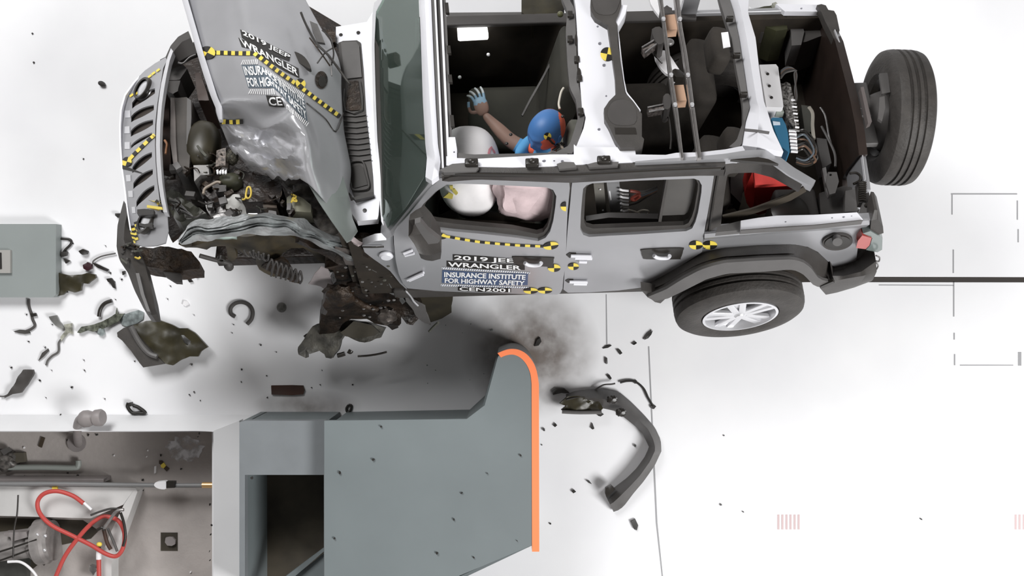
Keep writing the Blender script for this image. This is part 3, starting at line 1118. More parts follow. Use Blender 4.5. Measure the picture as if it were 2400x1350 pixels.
# diagonal leg down to the tub
sw0 = [(1489, 378), (1560, 372), (1640, 366), (1700, 360), (1750, 352), (1790, 350), (1825, 365), (1860, 392), (1912, 423)]
sw1 = [(1489, 381), (1560, 378), (1640, 374), (1700, 372), (1755, 366), (1788, 368), (1815, 385), (1850, 412), (1903, 437)]
def diag(p):
    t = max(0, min(1, (p[0] - 1780) / 125))
    return T(1.79 - 0.42 * t)(p)
strip('roll_bar_leg', [sw0, sw1], [diag, diag], EW * -0.05, PAINT, suv, 40, 'silver diagonal leg of the roll bar')
sw2 = [(1700, 373), (1755, 368), (1785, 372), (1812, 388), (1845, 412), (1880, 432)]
sw3 = [(1700, 402), (1716, 394), (1770, 392), (1815, 404), (1840, 418), (1875, 438)]
strip('quarter_window_seal', [sw2, sw3], [T(1.74), T(1.66)], EW * -0.05, BLKP, suv, 24, 'black rear quarter weatherstrip')
plate('seal_gap', z8((330, 98), (420, 90), (520, 82), (590, 96), (660, 130), (560, 118), (430, 108)), T(1.80), EW * -0.02, BLKG, suv, grid=14)
# C pillar
strip('rear_pillar', [[(1677, 400), (1664, 470), (1652, 552), (1650, 585)], [(1690, 398), (1678, 470), (1668, 546), (1655, 580)], [(1710, 394), (1703, 420), (1696, 470), (1688, 540)]],
      [SL(-0.80, BELT, -0.70, 1.75), SL(-0.80, BELT, -0.70, 1.75), SL(-0.78, BELT, -0.67, 1.75)], IN, BLKP, suv, 20, 'black rear door pillar')
strip('pillar_groove', [[(1683, 400), (1671, 470), (1660, 545)], [(1687, 400), (1675, 470), (1664, 545)]], [SL(-0.81, BELT, -0.71, 1.75)] * 2, IN * .3, BLKG, suv, 14)

# rear quarter ---------------------------------------------------
qp = z8((150, 612), (230, 600), (600, 578), (900, 550), (1290, 520), (1325, 560), (1300, 560), (1240, 612), (1205, 700), (1195, 790), (1150, 832), (1070, 850), (1030, 830), (930, 735),
        (860, 700), (790, 690), (520, 690), (250, 715), (150, 745), (60, 800), (-20, 830), (110, 740), (140, 680))
quarter = plate('quarter_panel', qp, lambda p: S(-0.82)(p), IN * 1.5, PAINT, suv, [], 14)
strip('shoulder_line', [z8((150, 612), (600, 576), (1290, 518)), z8((150, 640), (600, 600), (1285, 548)), z8((150, 652), (600, 612), (1260, 566))],
      [S(-0.826), S(-0.838), S(-0.822)], IN * .4, PAINT, quarter, 20)
tub_top = z8((400, 520), (520, 500), (650, 485), (900, 480), (1200, 463), (1240, 512), (900, 548), (620, 565), (400, 582))
plate('tub_rail', tub_top, T(1.30), DN, PAINTW, suv, [ell(x, y, r, r * .7, 8) for x, y, r in [(*z8((708, 527))[0], 2.5), (*z8((1028, 500))[0], 2.5), (*z8((1107, 494))[0], 3.6), (*z8((1162, 488))[0], 1.8)]], 16, 'white-lit top rail of the tub')
plate('rail_liner', z8((240, 560), (400, 520), (415, 582), (230, 600)), T(1.28), DN, GRYP, suv, grid=16)
strip('tub_edge_seal', [z8((400, 582), (620, 567), (900, 549), (1240, 514)), z8((400, 588), (620, 573), (900, 555), (1240, 520))], [T(1.31)] * 2, DN, GRYP, suv, 16)
# fuel door
fp = [z8((x, y))[0] for x, y in ell(1065, 670, 105, 55, 28, -0.12)]
fuel = plate('fuel_filler', fp, S(-0.835), IN * .6, GRYD, suv, grid=10, label='black round fuel filler')
plate('filler_ring', [z8((x, y))[0] for x, y in ell(1065, 672, 88, 43, 24, -0.12)], S(-0.842), IN * .4, BLKG, fuel, grid=10)
plate('filler_cap', [z8((x, y))[0] for x, y in ell(1065, 668, 34, 28, 18, -0.12)], S(-0.865), IN * .7, GRYP, fuel, grid=8)
flat_target(quarter, ['quarter_panel', 'shoulder_line'], (1664, 573), 17, 10)

# flare
fl0 = [(1503, 680), (1530, 660), (1589, 622), (1620, 606), (1650, 594), (1700, 584), (1780, 577), (1868, 575), (1893, 580), (1917, 592), (1938, 612), (1962, 645)]
fl1 = [(1518, 697), (1560, 680), (1600, 655), (1640, 634), (1670, 624), (1700, 617), (1780, 612), (1855, 609), (1880, 614), (1900, 628), (1920, 655), (1950, 664)]
fl2 = [(1535, 706), (1565, 700), (1610, 678), (1655, 655), (1690, 645), (1710, 641), (1790, 637), (1850, 632), (1868, 635), (1885, 645), (1908, 670), (1925, 674)]
flare = strip('fender_flare', [fl0, fl1, fl2], [S(-0.825), S(-0.945), S(-0.95)], EV * .05 + EW * -0.01, BLKP, suv, 40, 'black rear wheel arch flare', smooth=25)
strip('flare_lip', [[(a, b - 1) for a, b in fl1], fl2], [S(-0.950), S(-0.956)], EV * .02, GRYP, flare, 40, 'lighter lower lip of the flare')
plate('flare_end', [(1503, 681), (1512, 690), (1535, 708), (1548, 711), (1560, 700), (1545, 690), (1525, 684)], S(-0.93), EV * .06, BLKP, flare, grid=12)
# bumper, lamp
bump = strip('rear_bumper', [z8((1040, 862), (1100, 850), (1180, 822), (1320, 738)), z8((1030, 900), (1110, 900), (1230, 870), (1330, 800)), z8((1045, 935), (1120, 920), (1240, 900), (1335, 870)),
                             z8((945, 985), (1040, 980), (1180, 960), (1310, 925)), z8((985, 1030), (1060, 1015), (1180, 980), (1300, 935))],
             [S(-0.84), S(-0.92), S(-0.94), S(-0.93), S(-0.90)], EV * .12, BLKP, suv, 22, 'black rear bumper corner')
plate('bumper_slot', z8((945, 975), (1035, 938), (1045, 948), (955, 988)), S(-0.96), EV * .02, BLKG, bump, grid=10)
tube('bumper_chain', [S(-0.9)(p) for p in z8((1330, 760), (1355, 775), (1350, 800), (1330, 800), (1345, 830), (1330, 860))], 0.005, STEEL, bump, 6)
tl = strip('tail_lamp', [z8((1320, 445), (1340, 448), (1360, 480)), z8((1298, 520), (1340, 510), (1378, 560)), z8((1290, 590), (1335, 622), (1382, 605))],
           [S(-0.80), S(-0.84), S(-0.85)], EV * .12, BLKP, suv, 12, 'black tail lamp housing')
plate('red_lens', z8((1235, 622), (1300, 640), (1285, 690), (1258, 716), (1193, 708), (1205, 660)), S(-0.865), EV * .06, TLR, tl, grid=10, label='red lens')
plate('clear_lens', z8((1240, 608), (1292, 592), (1375, 640), (1372, 720), (1340, 738), (1262, 722), (1290, 690), (1304, 640)), S(-0.858), EV * .07, TLG, tl, grid=10, label='smoky grey lens')

# rear left corner hardware, tub walls, tailgate
cbox('cabin_floor', -0.95, 2.06, -0.76, 0.78, 0.40, 0.45, INT, suv, 0.005, 'dark cabin floor')
bm = bmesh.new()
cbox_bm(bm, -0.85, 2.05, 0.76, 0.80, 0.44, 1.12, 0.005)
obj('inner_side_wall', bm, INT, suv, smooth=30)
bm = bmesh.new()
cbox_bm(bm, -0.95, 1.17, -0.775, -0.745, 0.44, 1.06, 0.005)
cbox_bm(bm, 1.17, 2.0, -0.775, -0.745, 0.44, 1.12, 0.005)
obj('inner_side_wall', bm, INT, suv, smooth=30)
cbox('firewall', -1.0, -0.95, -0.74, 0.76, 0.44, 1.10, INT, suv, 0.005)
# body outside on the far side
cbox('far_side_door', -0.62, 1.12, 0.80, 0.83, 0.46, 1.13, PAINT, suv, 0.012)
cbox('far_side_quarter', 1.13, 2.02, 0.80, 0.83, 0.60, 1.15, PAINT, suv, 0.012)
cbox('far_side_rail', -0.75, 1.20, 0.74, 0.82, 1.13, 1.165, GRYD, suv, 0.012)
bm = bmesh.new()
for u in (0.42, 1.15):
    a = C(u, 0.80, 1.15); b = C(u + (0.12 if u < 0 else 0.0), 0.70, 1.76)
    box_bm(bm, (a + b) / 2, EU * (0.03 if u < 1 else 0.05), EV * 0.02, (b - a) / 2)
box_bm(bm, C(0.45, 0.70, 1.755), EU * 0.85, EV * 0.03, EW * 0.025)
obj('far_side_window_frame', bm, PAINT, suv)
cbox('chassis_rail', -1.9, 1.95, -0.50, -0.40, 0.34, 0.44, ENG, suv, 0.01)
cbox('chassis_rail', -1.9, 1.95, 0.40, 0.50, 0.34, 0.44, ENG, suv, 0.01)
cbox('sill', -0.75, 0.95, -0.80, -0.70, 0.40, 0.50, BLKP, suv, 0.015)
# far-side rear corner: white-lit rail and trim
plate('tub_rail', z5((400, 30), (730, 38), (800, 50), (780, 92), (470, 90)), T(1.165), DN, PAINTW, suv, [ell(*z5((602, 66))[0], 3, 2.4, 8)], 18, 'white-lit far rail of the tub')
# ------------------------------------------------------------------ windscreen and cowl
def cowlw(p):
    t = max(0, min(1, (p[0] - 800) / 90))
    return T(1.10 + 0.05 * t)(p)


cow = z3((92, 212), (340, 172), (395, 70), (470, 0), (520, -60), (500, -60), (400, 130), (395, 400), (400, 700), (415, 1100), (445, 1350))
plate('cowl_panel', z3((92, 212), (200, 195), (338, 172), (400, 66), (480, -10), (560, -80), (600, -80), (420, 300), (420, 700), (440, 1100), (470, 1350), (478, 1500), (455, 1560), (440, 1560), (428, 1705), (420, 1735), (260, 1750), (190, 1650), (150, 1560), (215, 1430), (170, 1000), (140, 620), (112, 350), (92, 340)),
      cowlw, EW * -0.05, PAINTW, suv, [], 18)
# black air inlet panel
cv = plate('cowl_inlet_panel', z3((112, 345), (150, 330), (260, 325), (290, 345), (310, 560), (330, 900), (360, 1150), (385, 1400), (392, 1560), (370, 1580), (240, 1580), (215, 1500), (180, 1200), (150, 900), (130, 600)),
           lambda p: cowlw(p) + EW * 0.008, EW * -0.02, GRYD, suv, grid=18, label='dark grey cowl inlet panel')
plate('cover_plate', z3((135, 350), (255, 345), (280, 380), (300, 625), (165, 640)), lambda p: cowlw(p) + EW * 0.02, EW * -0.012, GRYP, cv, grid=20)
plate('inlet_opening', z3((190, 655), (270, 650), (300, 880), (170, 890)), lambda p: cowlw(p) + EW * 0.016, EW * -0.008, GRIME, cv, grid=14)
tube('opening_rim', [(lambda P: P + EW * .02)(cowlw(p)) for p in z3((165, 720), (170, 890), (305, 885), (285, 655))], 0.005, GRYP, cv, 6, 2)
for k in range(9):
    y = 925 + k * 44
    tube('grille_rib', [cowlw(p) + EW * 0.016 for p in z3((150 + k * 5, y), (250 + k * 4, y + 8), (335 + k * 5, y - 6))], 0.0045, GRYP, cv, 6, 2)
rim = [cowlw(p) + EW * 0.022 for p in [(820, 392), (826, 384), (843, 382), (854, 388), (862, 420), (866, 438), (860, 448), (830, 450), (824, 440), (818, 410), (820, 392)]]
tube('lower_inlet_rim', rim, 0.006, GRYD, cv, 8, 3)
plate('lower_inlet', [(824, 395), (843, 388), (852, 395), (862, 436), (832, 444), (824, 430)], lambda p: cowlw(p) + EW * 0.014, EW * -0.01, BLKG, cv, grid=12)
for q in z3((132, 280), (270, 262)):
    bm = bmesh.new(); lathe_bm(bm, cowlw(q) + EW * .004, EW, [(0, 0.004), (0.012, 0.003), (0.012, -0.004)], 12)
    obj('cowl_bolt', bm, BLKG, suv)
bm = bmesh.new(); lathe_bm(bm, cowlw((855, 494)) + EW * .004, EW, [(0, 0.004), (0.012, 0.003), (0.012, -0.004)], 12)
obj('cowl_bolt', bm, BLKG, suv)
plate('hood_bumper_stop', z3((15, 235), (60, 235), (88, 260), (88, 330), (40, 345), (10, 320)), T(1.14), EW * -0.05, GRIME, suv, grid=10)
plate('black_cowl_strip', z2((1915, 190), (2000, 300), (2150, 265), (2140, 235), (1960, 285), (1940, 220)), T(1.17), EW * -0.03, BLKG, suv, grid=14)

# windscreen: a leaning pane between cowl and header
def wsw(p):
    l = 876 + (p[1] - 0) * 0.028
    t = (p[0] - l) / (992 - 876)
    return T(1.15 + 0.52 * max(-0.15, min(1.15, t)))(p)


wsg = z3((405, 100), (440, 40), (490, -60), (745, -60), (755, 200), (768, 500), (785, 900), (808, 1250), (790, 1400), (640, 1650), (500, 1800), (455, 1700), (440, 1350), (415, 1000), (402, 600), (395, 350))
plate('windscreen_glass', wsg, wsw, EW * -0.006, GLASS, suv, [], 20, 'green-tinted windscreen glass')
strip('windscreen_lower_frame', [z3((395, 20), (380, 120), (375, 400), (385, 800), (405, 1200), (432, 1500), (450, 1750)), z3((480, -40), (410, 80), (397, 350), (405, 700), (420, 1100), (448, 1400), (470, 1790))],
      [T(1.165), T(1.17)], DN * .6, CHROME, suv, 34, 'bright lower windscreen trim')
strip('windscreen_inner_seal', [z3((402, 300), (408, 700), (425, 1100), (445, 1400), (462, 1700)), z3((435, 380), (440, 700), (455, 1100), (478, 1400), (505, 1700))], [T(1.185), T(1.19)], DN * .4, BLKG, suv, 24)
# header
h0 = z3((742, -60), (752, 0), (765, 350), (780, 800), (800, 1150), (812, 1250), (800, 1400))
h1 = z3((780, -60), (795, 0), (810, 350), (835, 800), (860, 1150), (880, 1260), (850, 1430))
h2 = z3((835, -60), (845, 0), (860, 350), (880, 800), (900, 1150), (920, 1270), (905, 1390))
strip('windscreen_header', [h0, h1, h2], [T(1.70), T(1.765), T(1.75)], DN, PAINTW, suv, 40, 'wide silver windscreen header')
for k, (x0, x1, m, w) in enumerate(((845, 870, GRYP, 1.74), (870, 884, PAINTW, 1.765), (884, 915, GRYD, 1.735), (915, 932, PAINTW, 1.75), (932, 960, GRYP, 1.73))):
    dx = lambda y: 0.030 * y + (0.02 * y if y > 1100 else 0)
    strip('header_channel', [z3(*[(x0 + 0.047 * y, y) for y in (-60, 0, 350, 800, 1150, 1330)]), z3(*[(x1 + 0.047 * y, y) for y in (-60, 0, 350, 800, 1150, 1330)])],
          [T(w)] * 2, DN * .7, m, suv, 20)
plate('header_end_cap', z3((985, 1085), (1035, 1085), (1050, 1180), (1050, 1290), (990, 1290)), T(1.755), DN * .5, PAINTW, suv, [ell(*z3((1028, 1203))[0], 2.2, 2, 8)], 14)
for (y0, y1) in ((20, 100), (360, 420), (590, 650), (910, 1000)):
    plate('header_clip', z3((950 + 0.047 * y0, y0), (980 + 0.047 * y0, y0), (985 + 0.047 * y1, y1), (955 + 0.047 * y1, y1)), T(1.74), DN * .5, BLKG, suv, grid=12)
# dashboard seen through the glass and from above
plate('dashboard', z3((430, 430), (500, 400), (740, 520), (800, 900), (830, 1250), (700, 1500), (520, 1700), (470, 1400), (440, 900)), T(1.02), EW * -0.16, mat('green_black_dash', (0.018, 0.020, 0.014), 0.6, 0, var=.4, vscale=7), suv, grid=22, label='dark dashboard under the windscreen')
strip('dash_vent_ridge', [z3((500, 540), (510, 800), (525, 1020), (560, 1200)), z3((520, 540), (530, 800), (545, 1020), (580, 1200))], [T(1.04)] * 2, EW * -0.02, GRYD, suv, 14)

# ------------------------------------------------------------------ hood, bent up and folded
G = [
    [(398, -100, 1.27), (440, -100, 1.36), (500, -100, 1.44), (560, -98, 1.51), (610, -90, 1.43), (650, -70, 1.31), (690, -50, 1.22)],
    [(428, 5, 1.27), (460, 8, 1.38), (515, 10, 1.46), (575, 18, 1.55), (640, 22, 1.45), (700, 36, 1.31), (748, 58, 1.20)],
    [(447, 70, 1.27), (475, 72, 1.39), (530, 76, 1.48), (590, 82, 1.59), (660, 92, 1.45), (730, 104, 1.31), (776, 100, 1.20)],
    [(461, 122, 1.27), (487, 122, 1.39), (540, 124, 1.50), (600, 128, 1.63), (672, 140, 1.47), (745, 150, 1.31), (797, 152, 1.20)],
    [(478, 178, 1.27), (502, 180, 1.39), (560, 182, 1.50), (632, 185, 1.67), (695, 195, 1.49), (752, 205, 1.33), (800, 212, 1.20)],
    [(494, 226, 1.27), (520, 228, 1.38), (582, 230, 1.50), (662, 232, 1.69), (715, 242, 1.50), (765, 252, 1.33), (803, 262, 1.20)],
    [(506, 252, 1.25), (530, 252, 1.38), (596, 256, 1.47), (682, 262, 1.69), (730, 275, 1.50), (775, 290, 1.33), (806, 305, 1.20)],
    [(513, 282, 1.21), (545, 284, 1.26), (612, 288, 1.45), (702, 300, 1.67), (745, 318, 1.49), (788, 335, 1.33), (815, 352, 1.20)],
    [(522, 306, 1.17), (560, 312, 1.29), (625, 320, 1.34), (710, 334, 1.65), (754, 355, 1.48), (796, 378, 1.33), (822, 394, 1.20)],
    [(540, 345, 1.15), (582, 350, 1.20), (645, 356, 1.40), (714, 372, 1.61), (760, 402, 1.46), (798, 425, 1.33), (818, 438, 1.20)],
    [(570, 372, 1.13), (608, 380, 1.26), (662, 390, 1.30), (717, 402, 1.57), (768, 442, 1.45), (800, 470, 1.33), (815, 482, 1.20)],
    [(582, 388, 1.09), (630, 400, 1.16), (675, 414, 1.28), (721, 428, 1.53), (776, 490, 1.43), (806, 520, 1.31), (826, 530, 1.20)],
]


def cr(a, b, c, d, t):
    return 0.5 * ((2 * b) + (c - a) * t + (2 * a - 5 * b + 4 * c - d) * t * t + (3 * b - a - 3 * c + d) * t ** 3)


def bicubic(Gd, si, sj):
    R, N = len(Gd), len(Gd[0])
    rows = []
    for r in Gd:
        o = []
        for j in range(N - 1):
            for k in range(sj):
                t = k / sj
                o.append(cr(r[max(0, j - 1)], r[j], r[j + 1], r[min(N - 1, j + 2)], t))
        o.append(r[-1])
        rows.append(o)
    out = []
    for i in range(R - 1):
        for k in range(si):
            t = k / si
            out.append([cr(rows[max(0, i - 1)][j], rows[i][j], rows[i + 1][j], rows[min(R - 1, i + 2)][j], t) for j in range(len(rows[0]))])
    out.append(rows[-1])
    return out


Gv = [[Vector(c) for c in r] for r in G]
HG = bicubic(Gv, 6, 8)


def hoodpt(q):
    x, y, w = q
    P = T(w)((x, y))
    # sharp wrinkles on the smashed driver corner only
    k = max(0.0, min(1.0, (y - 285) / 40)) * max(0.0, min(1.0, (716 - x) / 25))
    if k > 0:
        n1 = noise.fractal(Vector((x / 46, y / 34, 2.0)), 0.7, 2.1, 3)
        n2 = abs(noise.noise(Vector((x / 30 + y / 55, y / 26, 7.0))))
        P = P + EW * k * (0.05 * n1 - 0.09 * n2)
    k2 = max(0.0, min(1.0, (y - 232) / 16)) * max(0.0, min(1.0, (318 - y) / 22)) * max(0.0, min(1.0, (700 - x) / 30))
    if k2 > 0:
        # three rolled waves along the front edge of the dent
        P = P + EW * k2 * 0.055 * math.sin((x - 505) / 30.0 + (y - 250) / 24.0)
    k3 = max(0.0, min(1.0, (x - 715) / 20)) * max(0.0, min(1.0, (y - 250) / 60))
    P = P + EW * k3 * 0.012 * noise.noise(Vector((x / 40, y / 60, 4)))
    return P


hg = [[hoodpt(q) for q in r] for r in HG]
bm = bmesh.new()
sheet_bm(bm, hg, EW * -0.012)
bm.normal_update()
BVH['hood'] = BVHTree.FromBMesh(bm)
for f in bm.faces:
    c_ = f.calc_center_median()
    px_, py_ = 1200 + c_.x / (8 - c_.z) * FPX, 675 - c_.y / (8 - c_.z) * FPX
    if py_ > 296 + max(0, px_ - 560) * .12 and px_ < 714:
        f.material_index = 1
hood = obj('hood', bm, [PAINT, CRUSH], suv, 'bent silver hood folded upward', 50)
# rolled front lip (bright edge)
strip('hood_front_lip', [[(398, -100), (428, 5), (447, 70), (461, 122), (478, 178), (494, 226), (505, 252), (512, 280)], [(412, -100), (442, 5), (461, 70), (476, 122), (494, 178), (509, 226), (520, 250), (520, 280)]],
      [T(1.31), T(1.38)], EW * -0.03, PAINTW, hood, 40)
plate('hood_vent', smooth_poly(z1((1490, 420), (1530, 410), (1600, 450), (1645, 520), (1640, 545), (1580, 510), (1500, 470)), 3), lambda p: T(1.41)(p), EW * -0.03, BLKG, hood, grid=10, label='dark hood vent')
st = Sticker(BVH['hood'])
st.poly(z1(*[(1730 + 50 * math.cos(a * PI / 9), 635 + 70 * math.sin(a * PI / 9)) for a in range(18)]), GRIME, 1)
st.poly(z1(*[(1735 + 30 * math.cos(a * PI / 6), 650 + 45 * math.sin(a * PI / 6)) for a in range(12)]), BLKG, 2)
st.done('washer_hole', hood)
lower_tip = strip('hood_rear_corner', [[(721, 428), (745, 470), (775, 515), (812, 567)], [(752, 400), (770, 440), (800, 500), (822, 562)], [(800, 400), (815, 450), (826, 510), (838, 540)]],
                  [T(1.485), T(1.42), T(1.30)], EW * -0.012, mat('green_grey_hood_shade', (0.26, 0.285, 0.27), 0.4, 0.4, var=.1, vscale=4), hood, 26, 'bent grey hood corner')  # hood paint darkened and greened, its shaded look put into the colour
# seam and cable crossing the hood
tube('hood_seam_bead', [BV for BV in [Sticker(BVH['hood']).put(p, 1) for p in hF((960, 1040), (1060, 1120), (1200, 1240), (1330, 1400), (1480, 1520))]], 0.004, BLKG, hood, 6, 4)
# stickers on the hood
def tape(bv, par, fn):
    st_ = Sticker(bv)
    fn(st_)
    st_.done('marker_tape', par, 'yellow and black marker tape')


st = Sticker(BVH['hood'])
st.ribbon([(474, 122), (500, 124), (545, 125), (596, 126)], 9.5, 14, BLK, YEL, 2)
st.ribbon([(596, 126), (650, 168), (700, 203), (745, 237), (796, 274)], 9.5, 32, BLK, YEL, 2)
st.target((488, 124), 15, 0.35, 1.25, 0.15, 3)
st.target((703, 197), 11, 0.2, 1.1, 0.6, 3)
st.done('marker_tape', hood, 'yellow and black marker tape')
tape(BVH['hood'], hood, lambda s: s.ribbon([(514, 285), (540, 286), (571, 284)], 11, 7, YEL, BLK, 2))
st = Sticker(BVH['hood'])
st.poly(hF((128, 105), (250, 165), (400, 245), (550, 320), (760, 425), (745, 510), (560, 440), (330, 330), (150, 215)), BLK, 1)
st.text('2019 JEEP', quad(hF((150, 115), (755, 440), (735, 500), (175, 200))), LET, 3, 0.02)
st.poly(hF((105, 208), (260, 280), (460, 390), (700, 520), (858, 600), (870, 720), (700, 640), (430, 480), (250, 350), (148, 328)), BLK, 1)
st.text('WRANGLER', quad(hF((125, 218), (845, 615), (850, 705), (165, 318))), LET, 3, 0.025)
# institute label: front half lies on the front plane, the rest on the folded plane
qa = quad(hF((145, 545), (370, 545), (560, 850), (235, 850)))
qb = quad(hF((370, 545), (930, 985), (975, 1300), (560, 850)))


def bent(x, y):
    k = 0.26 + 0.16 * y
    return qa(x / k, y) if x < k else qb((x - k) / (1 - k), y)


for i in range(10):
    a, b = i / 10, (i + 1) / 10
    st.poly([bent(a, 0.02), bent(b, 0.02), bent(b, 0.5), bent(b, 0.98), bent(a, 0.98), bent(a, 0.5)], BLUG, 1)


def band(s, y0, y1, bold):
    vs, fs = text_tris(s, bold)
    st.faces([bent(0.02 + 0.96 * x, y0 + (y1 - y0) * y) for x, y in vs], fs, LET, 3)


band('INSURANCE INSTITUTE', 0.08, 0.46, 0.03)
band('FOR HIGHWAY SAFETY', 0.55, 0.93, 0.03)
qt1 = quad(hF((160, 490), (350, 490), (360, 548), (140, 548))); qt2 = quad(hF((430, 600), (935, 930), (915, 985), (440, 650)))
qt3 = quad(hF((255, 860), (560, 860), (585, 930), (235, 915))); qt4 = quad(hF((700, 1050), (985, 1290), (960, 1345), (720, 1110)))
for q, n in ((qt1, 9), (qt2, 26), (qt3, 13), (qt4, 14)):
    for k in range(n):
        a = k / n
        st.poly([q(a + .45 / n, 0), q(a + .95 / n, 0), q(a + .5 / n, 1), q(a, 1)], LET, 2, 14)
st.poly(hF((455, 935), (560, 945), (640, 950), (690, 1085), (580, 1085), (495, 1070)), BLK, 1)
st.text('CEN2001'[:2], quad(hF((495, 960), (640, 960), (670, 1060), (505, 1055))), LET, 3, 0.02)
st.done('test_lettering', hood, 'black and blue crash test lettering')
# wiper linkage wires over the hood's rear edge
pw = T(1.42)
tube('snapped_washer_hose', [pw(p) for p in z1((1572, 100), (1600, 170), (1650, 270), (1700, 350), (1790, 440), (1880, 560), (1960, 670))], 0.008, BLKG, suv, 6, label='black snapped hose')
for i, q in enumerate((z1((1690, 360), (1750, 400), (1800, 470), (1815, 600)), z1((1740, 240), (1800, 300), (1830, 420), (1810, 520)), z1((1640, 300), (1730, 420), (1800, 520)), z1((1700, 500), (1760, 420), (1820, 380)))):
    tube('torn_wire', [T(1.36)(p) for p in q], 0.005, (STEEL, BLKG, GRIME, GRYP)[i], suv, 6)
plate('hinge_bracket', z1((1640, 165), (1700, 190), (1745, 300), (1760, 340), (1700, 330), (1660, 240)), T(1.30), EW * -0.02, GRYP, suv, grid=12)

# ------------------------------------------------------------------ grille
def grw(p, dw=0.0):
    # leans back: outer edge low, inner edge high
    xl = 283 + 0.0009 * (p[1] - 380) ** 2 if p[1] < 380 else 283 + 0.0011 * (p[1] - 380) ** 2
    t = (p[0] - xl) / 100.0
    return T(0.84 + dw + 0.30 * max(-.1, min(1.15, t)))(p)


g_out = eH((360, 40), (290, 80), (220, 130), (150, 200), (90, 285), (62, 380), (55, 500), (58, 620), (68, 760), (85, 900), (105, 1050), (125, 1180), (150, 1265), (210, 1285), (300, 1280), (360, 1262), (378, 1180), (372, 1080),
           (330, 1060), (318, 960), (305, 860), (295, 740), (290, 620), (292, 480), (305, 350), (330, 200), (345, 110), (370, 60))
def slot(x0, y0, x1, y1, h=56):
    # curved S-shaped opening rising to the right
    up = []; dn = []
    for k in range(9):
        t = k / 8
        x = x0 + (x1 - x0) * t
        yc = y0 + (y1 - y0) * (t ** 0.75)
        hh = h * (0.30 + 0.70 * math.sin(PI * min(1, .18 + t * .70)))
        up.append((x, yc - hh / 2 - 2)); dn.append((x, yc + hh / 2))
    return eH(*(up + dn[::-1]))


slots = [slot(140, 360, 290, 262), slot(133, 450, 283, 372), slot(131, 545, 278, 468), slot(133, 632, 270, 545, 26), slot(142, 785, 270, 682), slot(148, 890, 276, 795), slot(168, 1010, 286, 900)]
lampo = eH((198, 1065), (285, 1065), (300, 1105), (290, 1190), (205, 1185))
gr = plate('grille_panel', g_out, grw, EW * -0.012, PAINT, suv, slots + [], 9, 'silver seven-slot grille leaning back')
for s_ in slots:
    c = sum((Vector(p) for p in s_), Vector((0, 0))) / len(s_)
    plate('slot_insert', [c + (Vector(p) - c) * 1.25 for p in s_], lambda p: grw(p, -0.05), EW * -0.015, mat('brown_black_slot', (.05, .04, .034), .6), gr, grid=9, smooth=20)
    a, b = Vector(s_[4]), Vector(s_[8])
plate('chrome_slot_foot', eH((95, 395), (128, 393), (130, 440), (95, 442)), lambda p: grw(p) + EW * .006, EW * -0.02, CHROME, gr, grid=8)
plate('chrome_slot_foot', eH((92, 500), (124, 498), (126, 545), (90, 545)), lambda p: grw(p) + EW * .006, EW * -0.02, CHROME, gr, grid=8)
plate('chrome_slot_foot', eH((92, 603), (126, 602), (126, 648), (92, 648)), lambda p: grw(p) + EW * .006, EW * -0.02, CHROME, gr, grid=8)
plate('chrome_slot_foot', eH((100, 820), (130, 818), (132, 860), (104, 862)), lambda p: grw(p) + EW * .006, EW * -0.02, CHROME, gr, grid=8)
plate('chrome_slot_foot', eH((115, 925), (145, 922), (147, 965), (118, 965)), lambda p: grw(p) + EW * .006, EW * -0.02, CHROME, gr, grid=8)
plate('chrome_slot_foot', eH((138, 1030), (160, 1028), (164, 1070), (142, 1072)), lambda p: grw(p) + EW * .006, EW * -0.02, CHROME, gr, grid=8)
strip('grille_top_edge', [eH((395, -20), (372, 40), (350, 130), (330, 220), (312, 350), (300, 480), (296, 620), (300, 740), (310, 860), (325, 960), (345, 1060)),
                          eH((410, 0), (388, 60), (368, 150), (352, 240), (336, 350), (326, 480), (322, 620), (328, 740), (338, 860), (352, 960), (372, 1062))],
      [T(1.155), T(1.175)], EW * -0.05, CHROME, gr, 50, 'bright folded top edge of the grille')
strip('grille_outer_lip', [eH((220, 128), (150, 198), (88, 285), (60, 380), (53, 500), (56, 620), (66, 760), (84, 900), (104, 1050), (125, 1180)),
                           eH((226, 134), (158, 206), (98, 290), (71, 384), (64, 500), (67, 620), (77, 760), (95, 900), (113, 1050), (133, 1180))],
      [T(0.86)] * 2, EW * -0.08, PAINTW, gr, 44)
# headlamps
for (cx, cy, rx, ry) in ((215, 250, 42, 48), (238, 1125, 52, 62)):
    bm = bmesh.new()
    P = grw(eH((cx, cy))[0])
    nn = (EW * .8 - EU * .6).normalized()
    lathe_bm(bm, P, nn, [(0.0, 0.016), (0.035, 0.013), (0.06, 0.005), (0.066, -0.01), (0.066, -0.05)], 30)
    hlp = obj('headlamp', bm, CHROME, gr, 'chrome headlamp bowl')
    bm = bmesh.new()
    lathe_bm(bm, P + nn * .01, nn, [(0.060, 0.01), (0.075, 0.012), (0.08, 0.0), (0.078, -0.02)], 30)
    obj('headlamp_ring', bm, BLKG, hlp)
strip('inner_lamp_bezel', [eH((190, 1072), (240, 1068), (300, 1075)), eH((190, 1100), (240, 1110), (298, 1105))], [lambda p: grw(p) + EW * .05] * 2, EW * -0.03, BLKG, gr, 10)
strip('inner_lamp_bezel', [eH((200, 1160), (240, 1168), (290, 1160)), eH((205, 1180), (240, 1190), (288, 1182))], [lambda p: grw(p) + EW * .05] * 2, EW * -0.03, BLKG, gr, 10)
GB = [BVH['grille_panel'], BVH['grille_top_edge']]
tape(GB, gr, lambda s: (s.ribbon(eH((60, 780), (112, 730), (165, 672), (215, 625), (255, 585), (292, 552)), 8, 10, YEL, BLK, 2), s.target(eH((112, 730))[0], 11, .3, 1, 0, 3)))
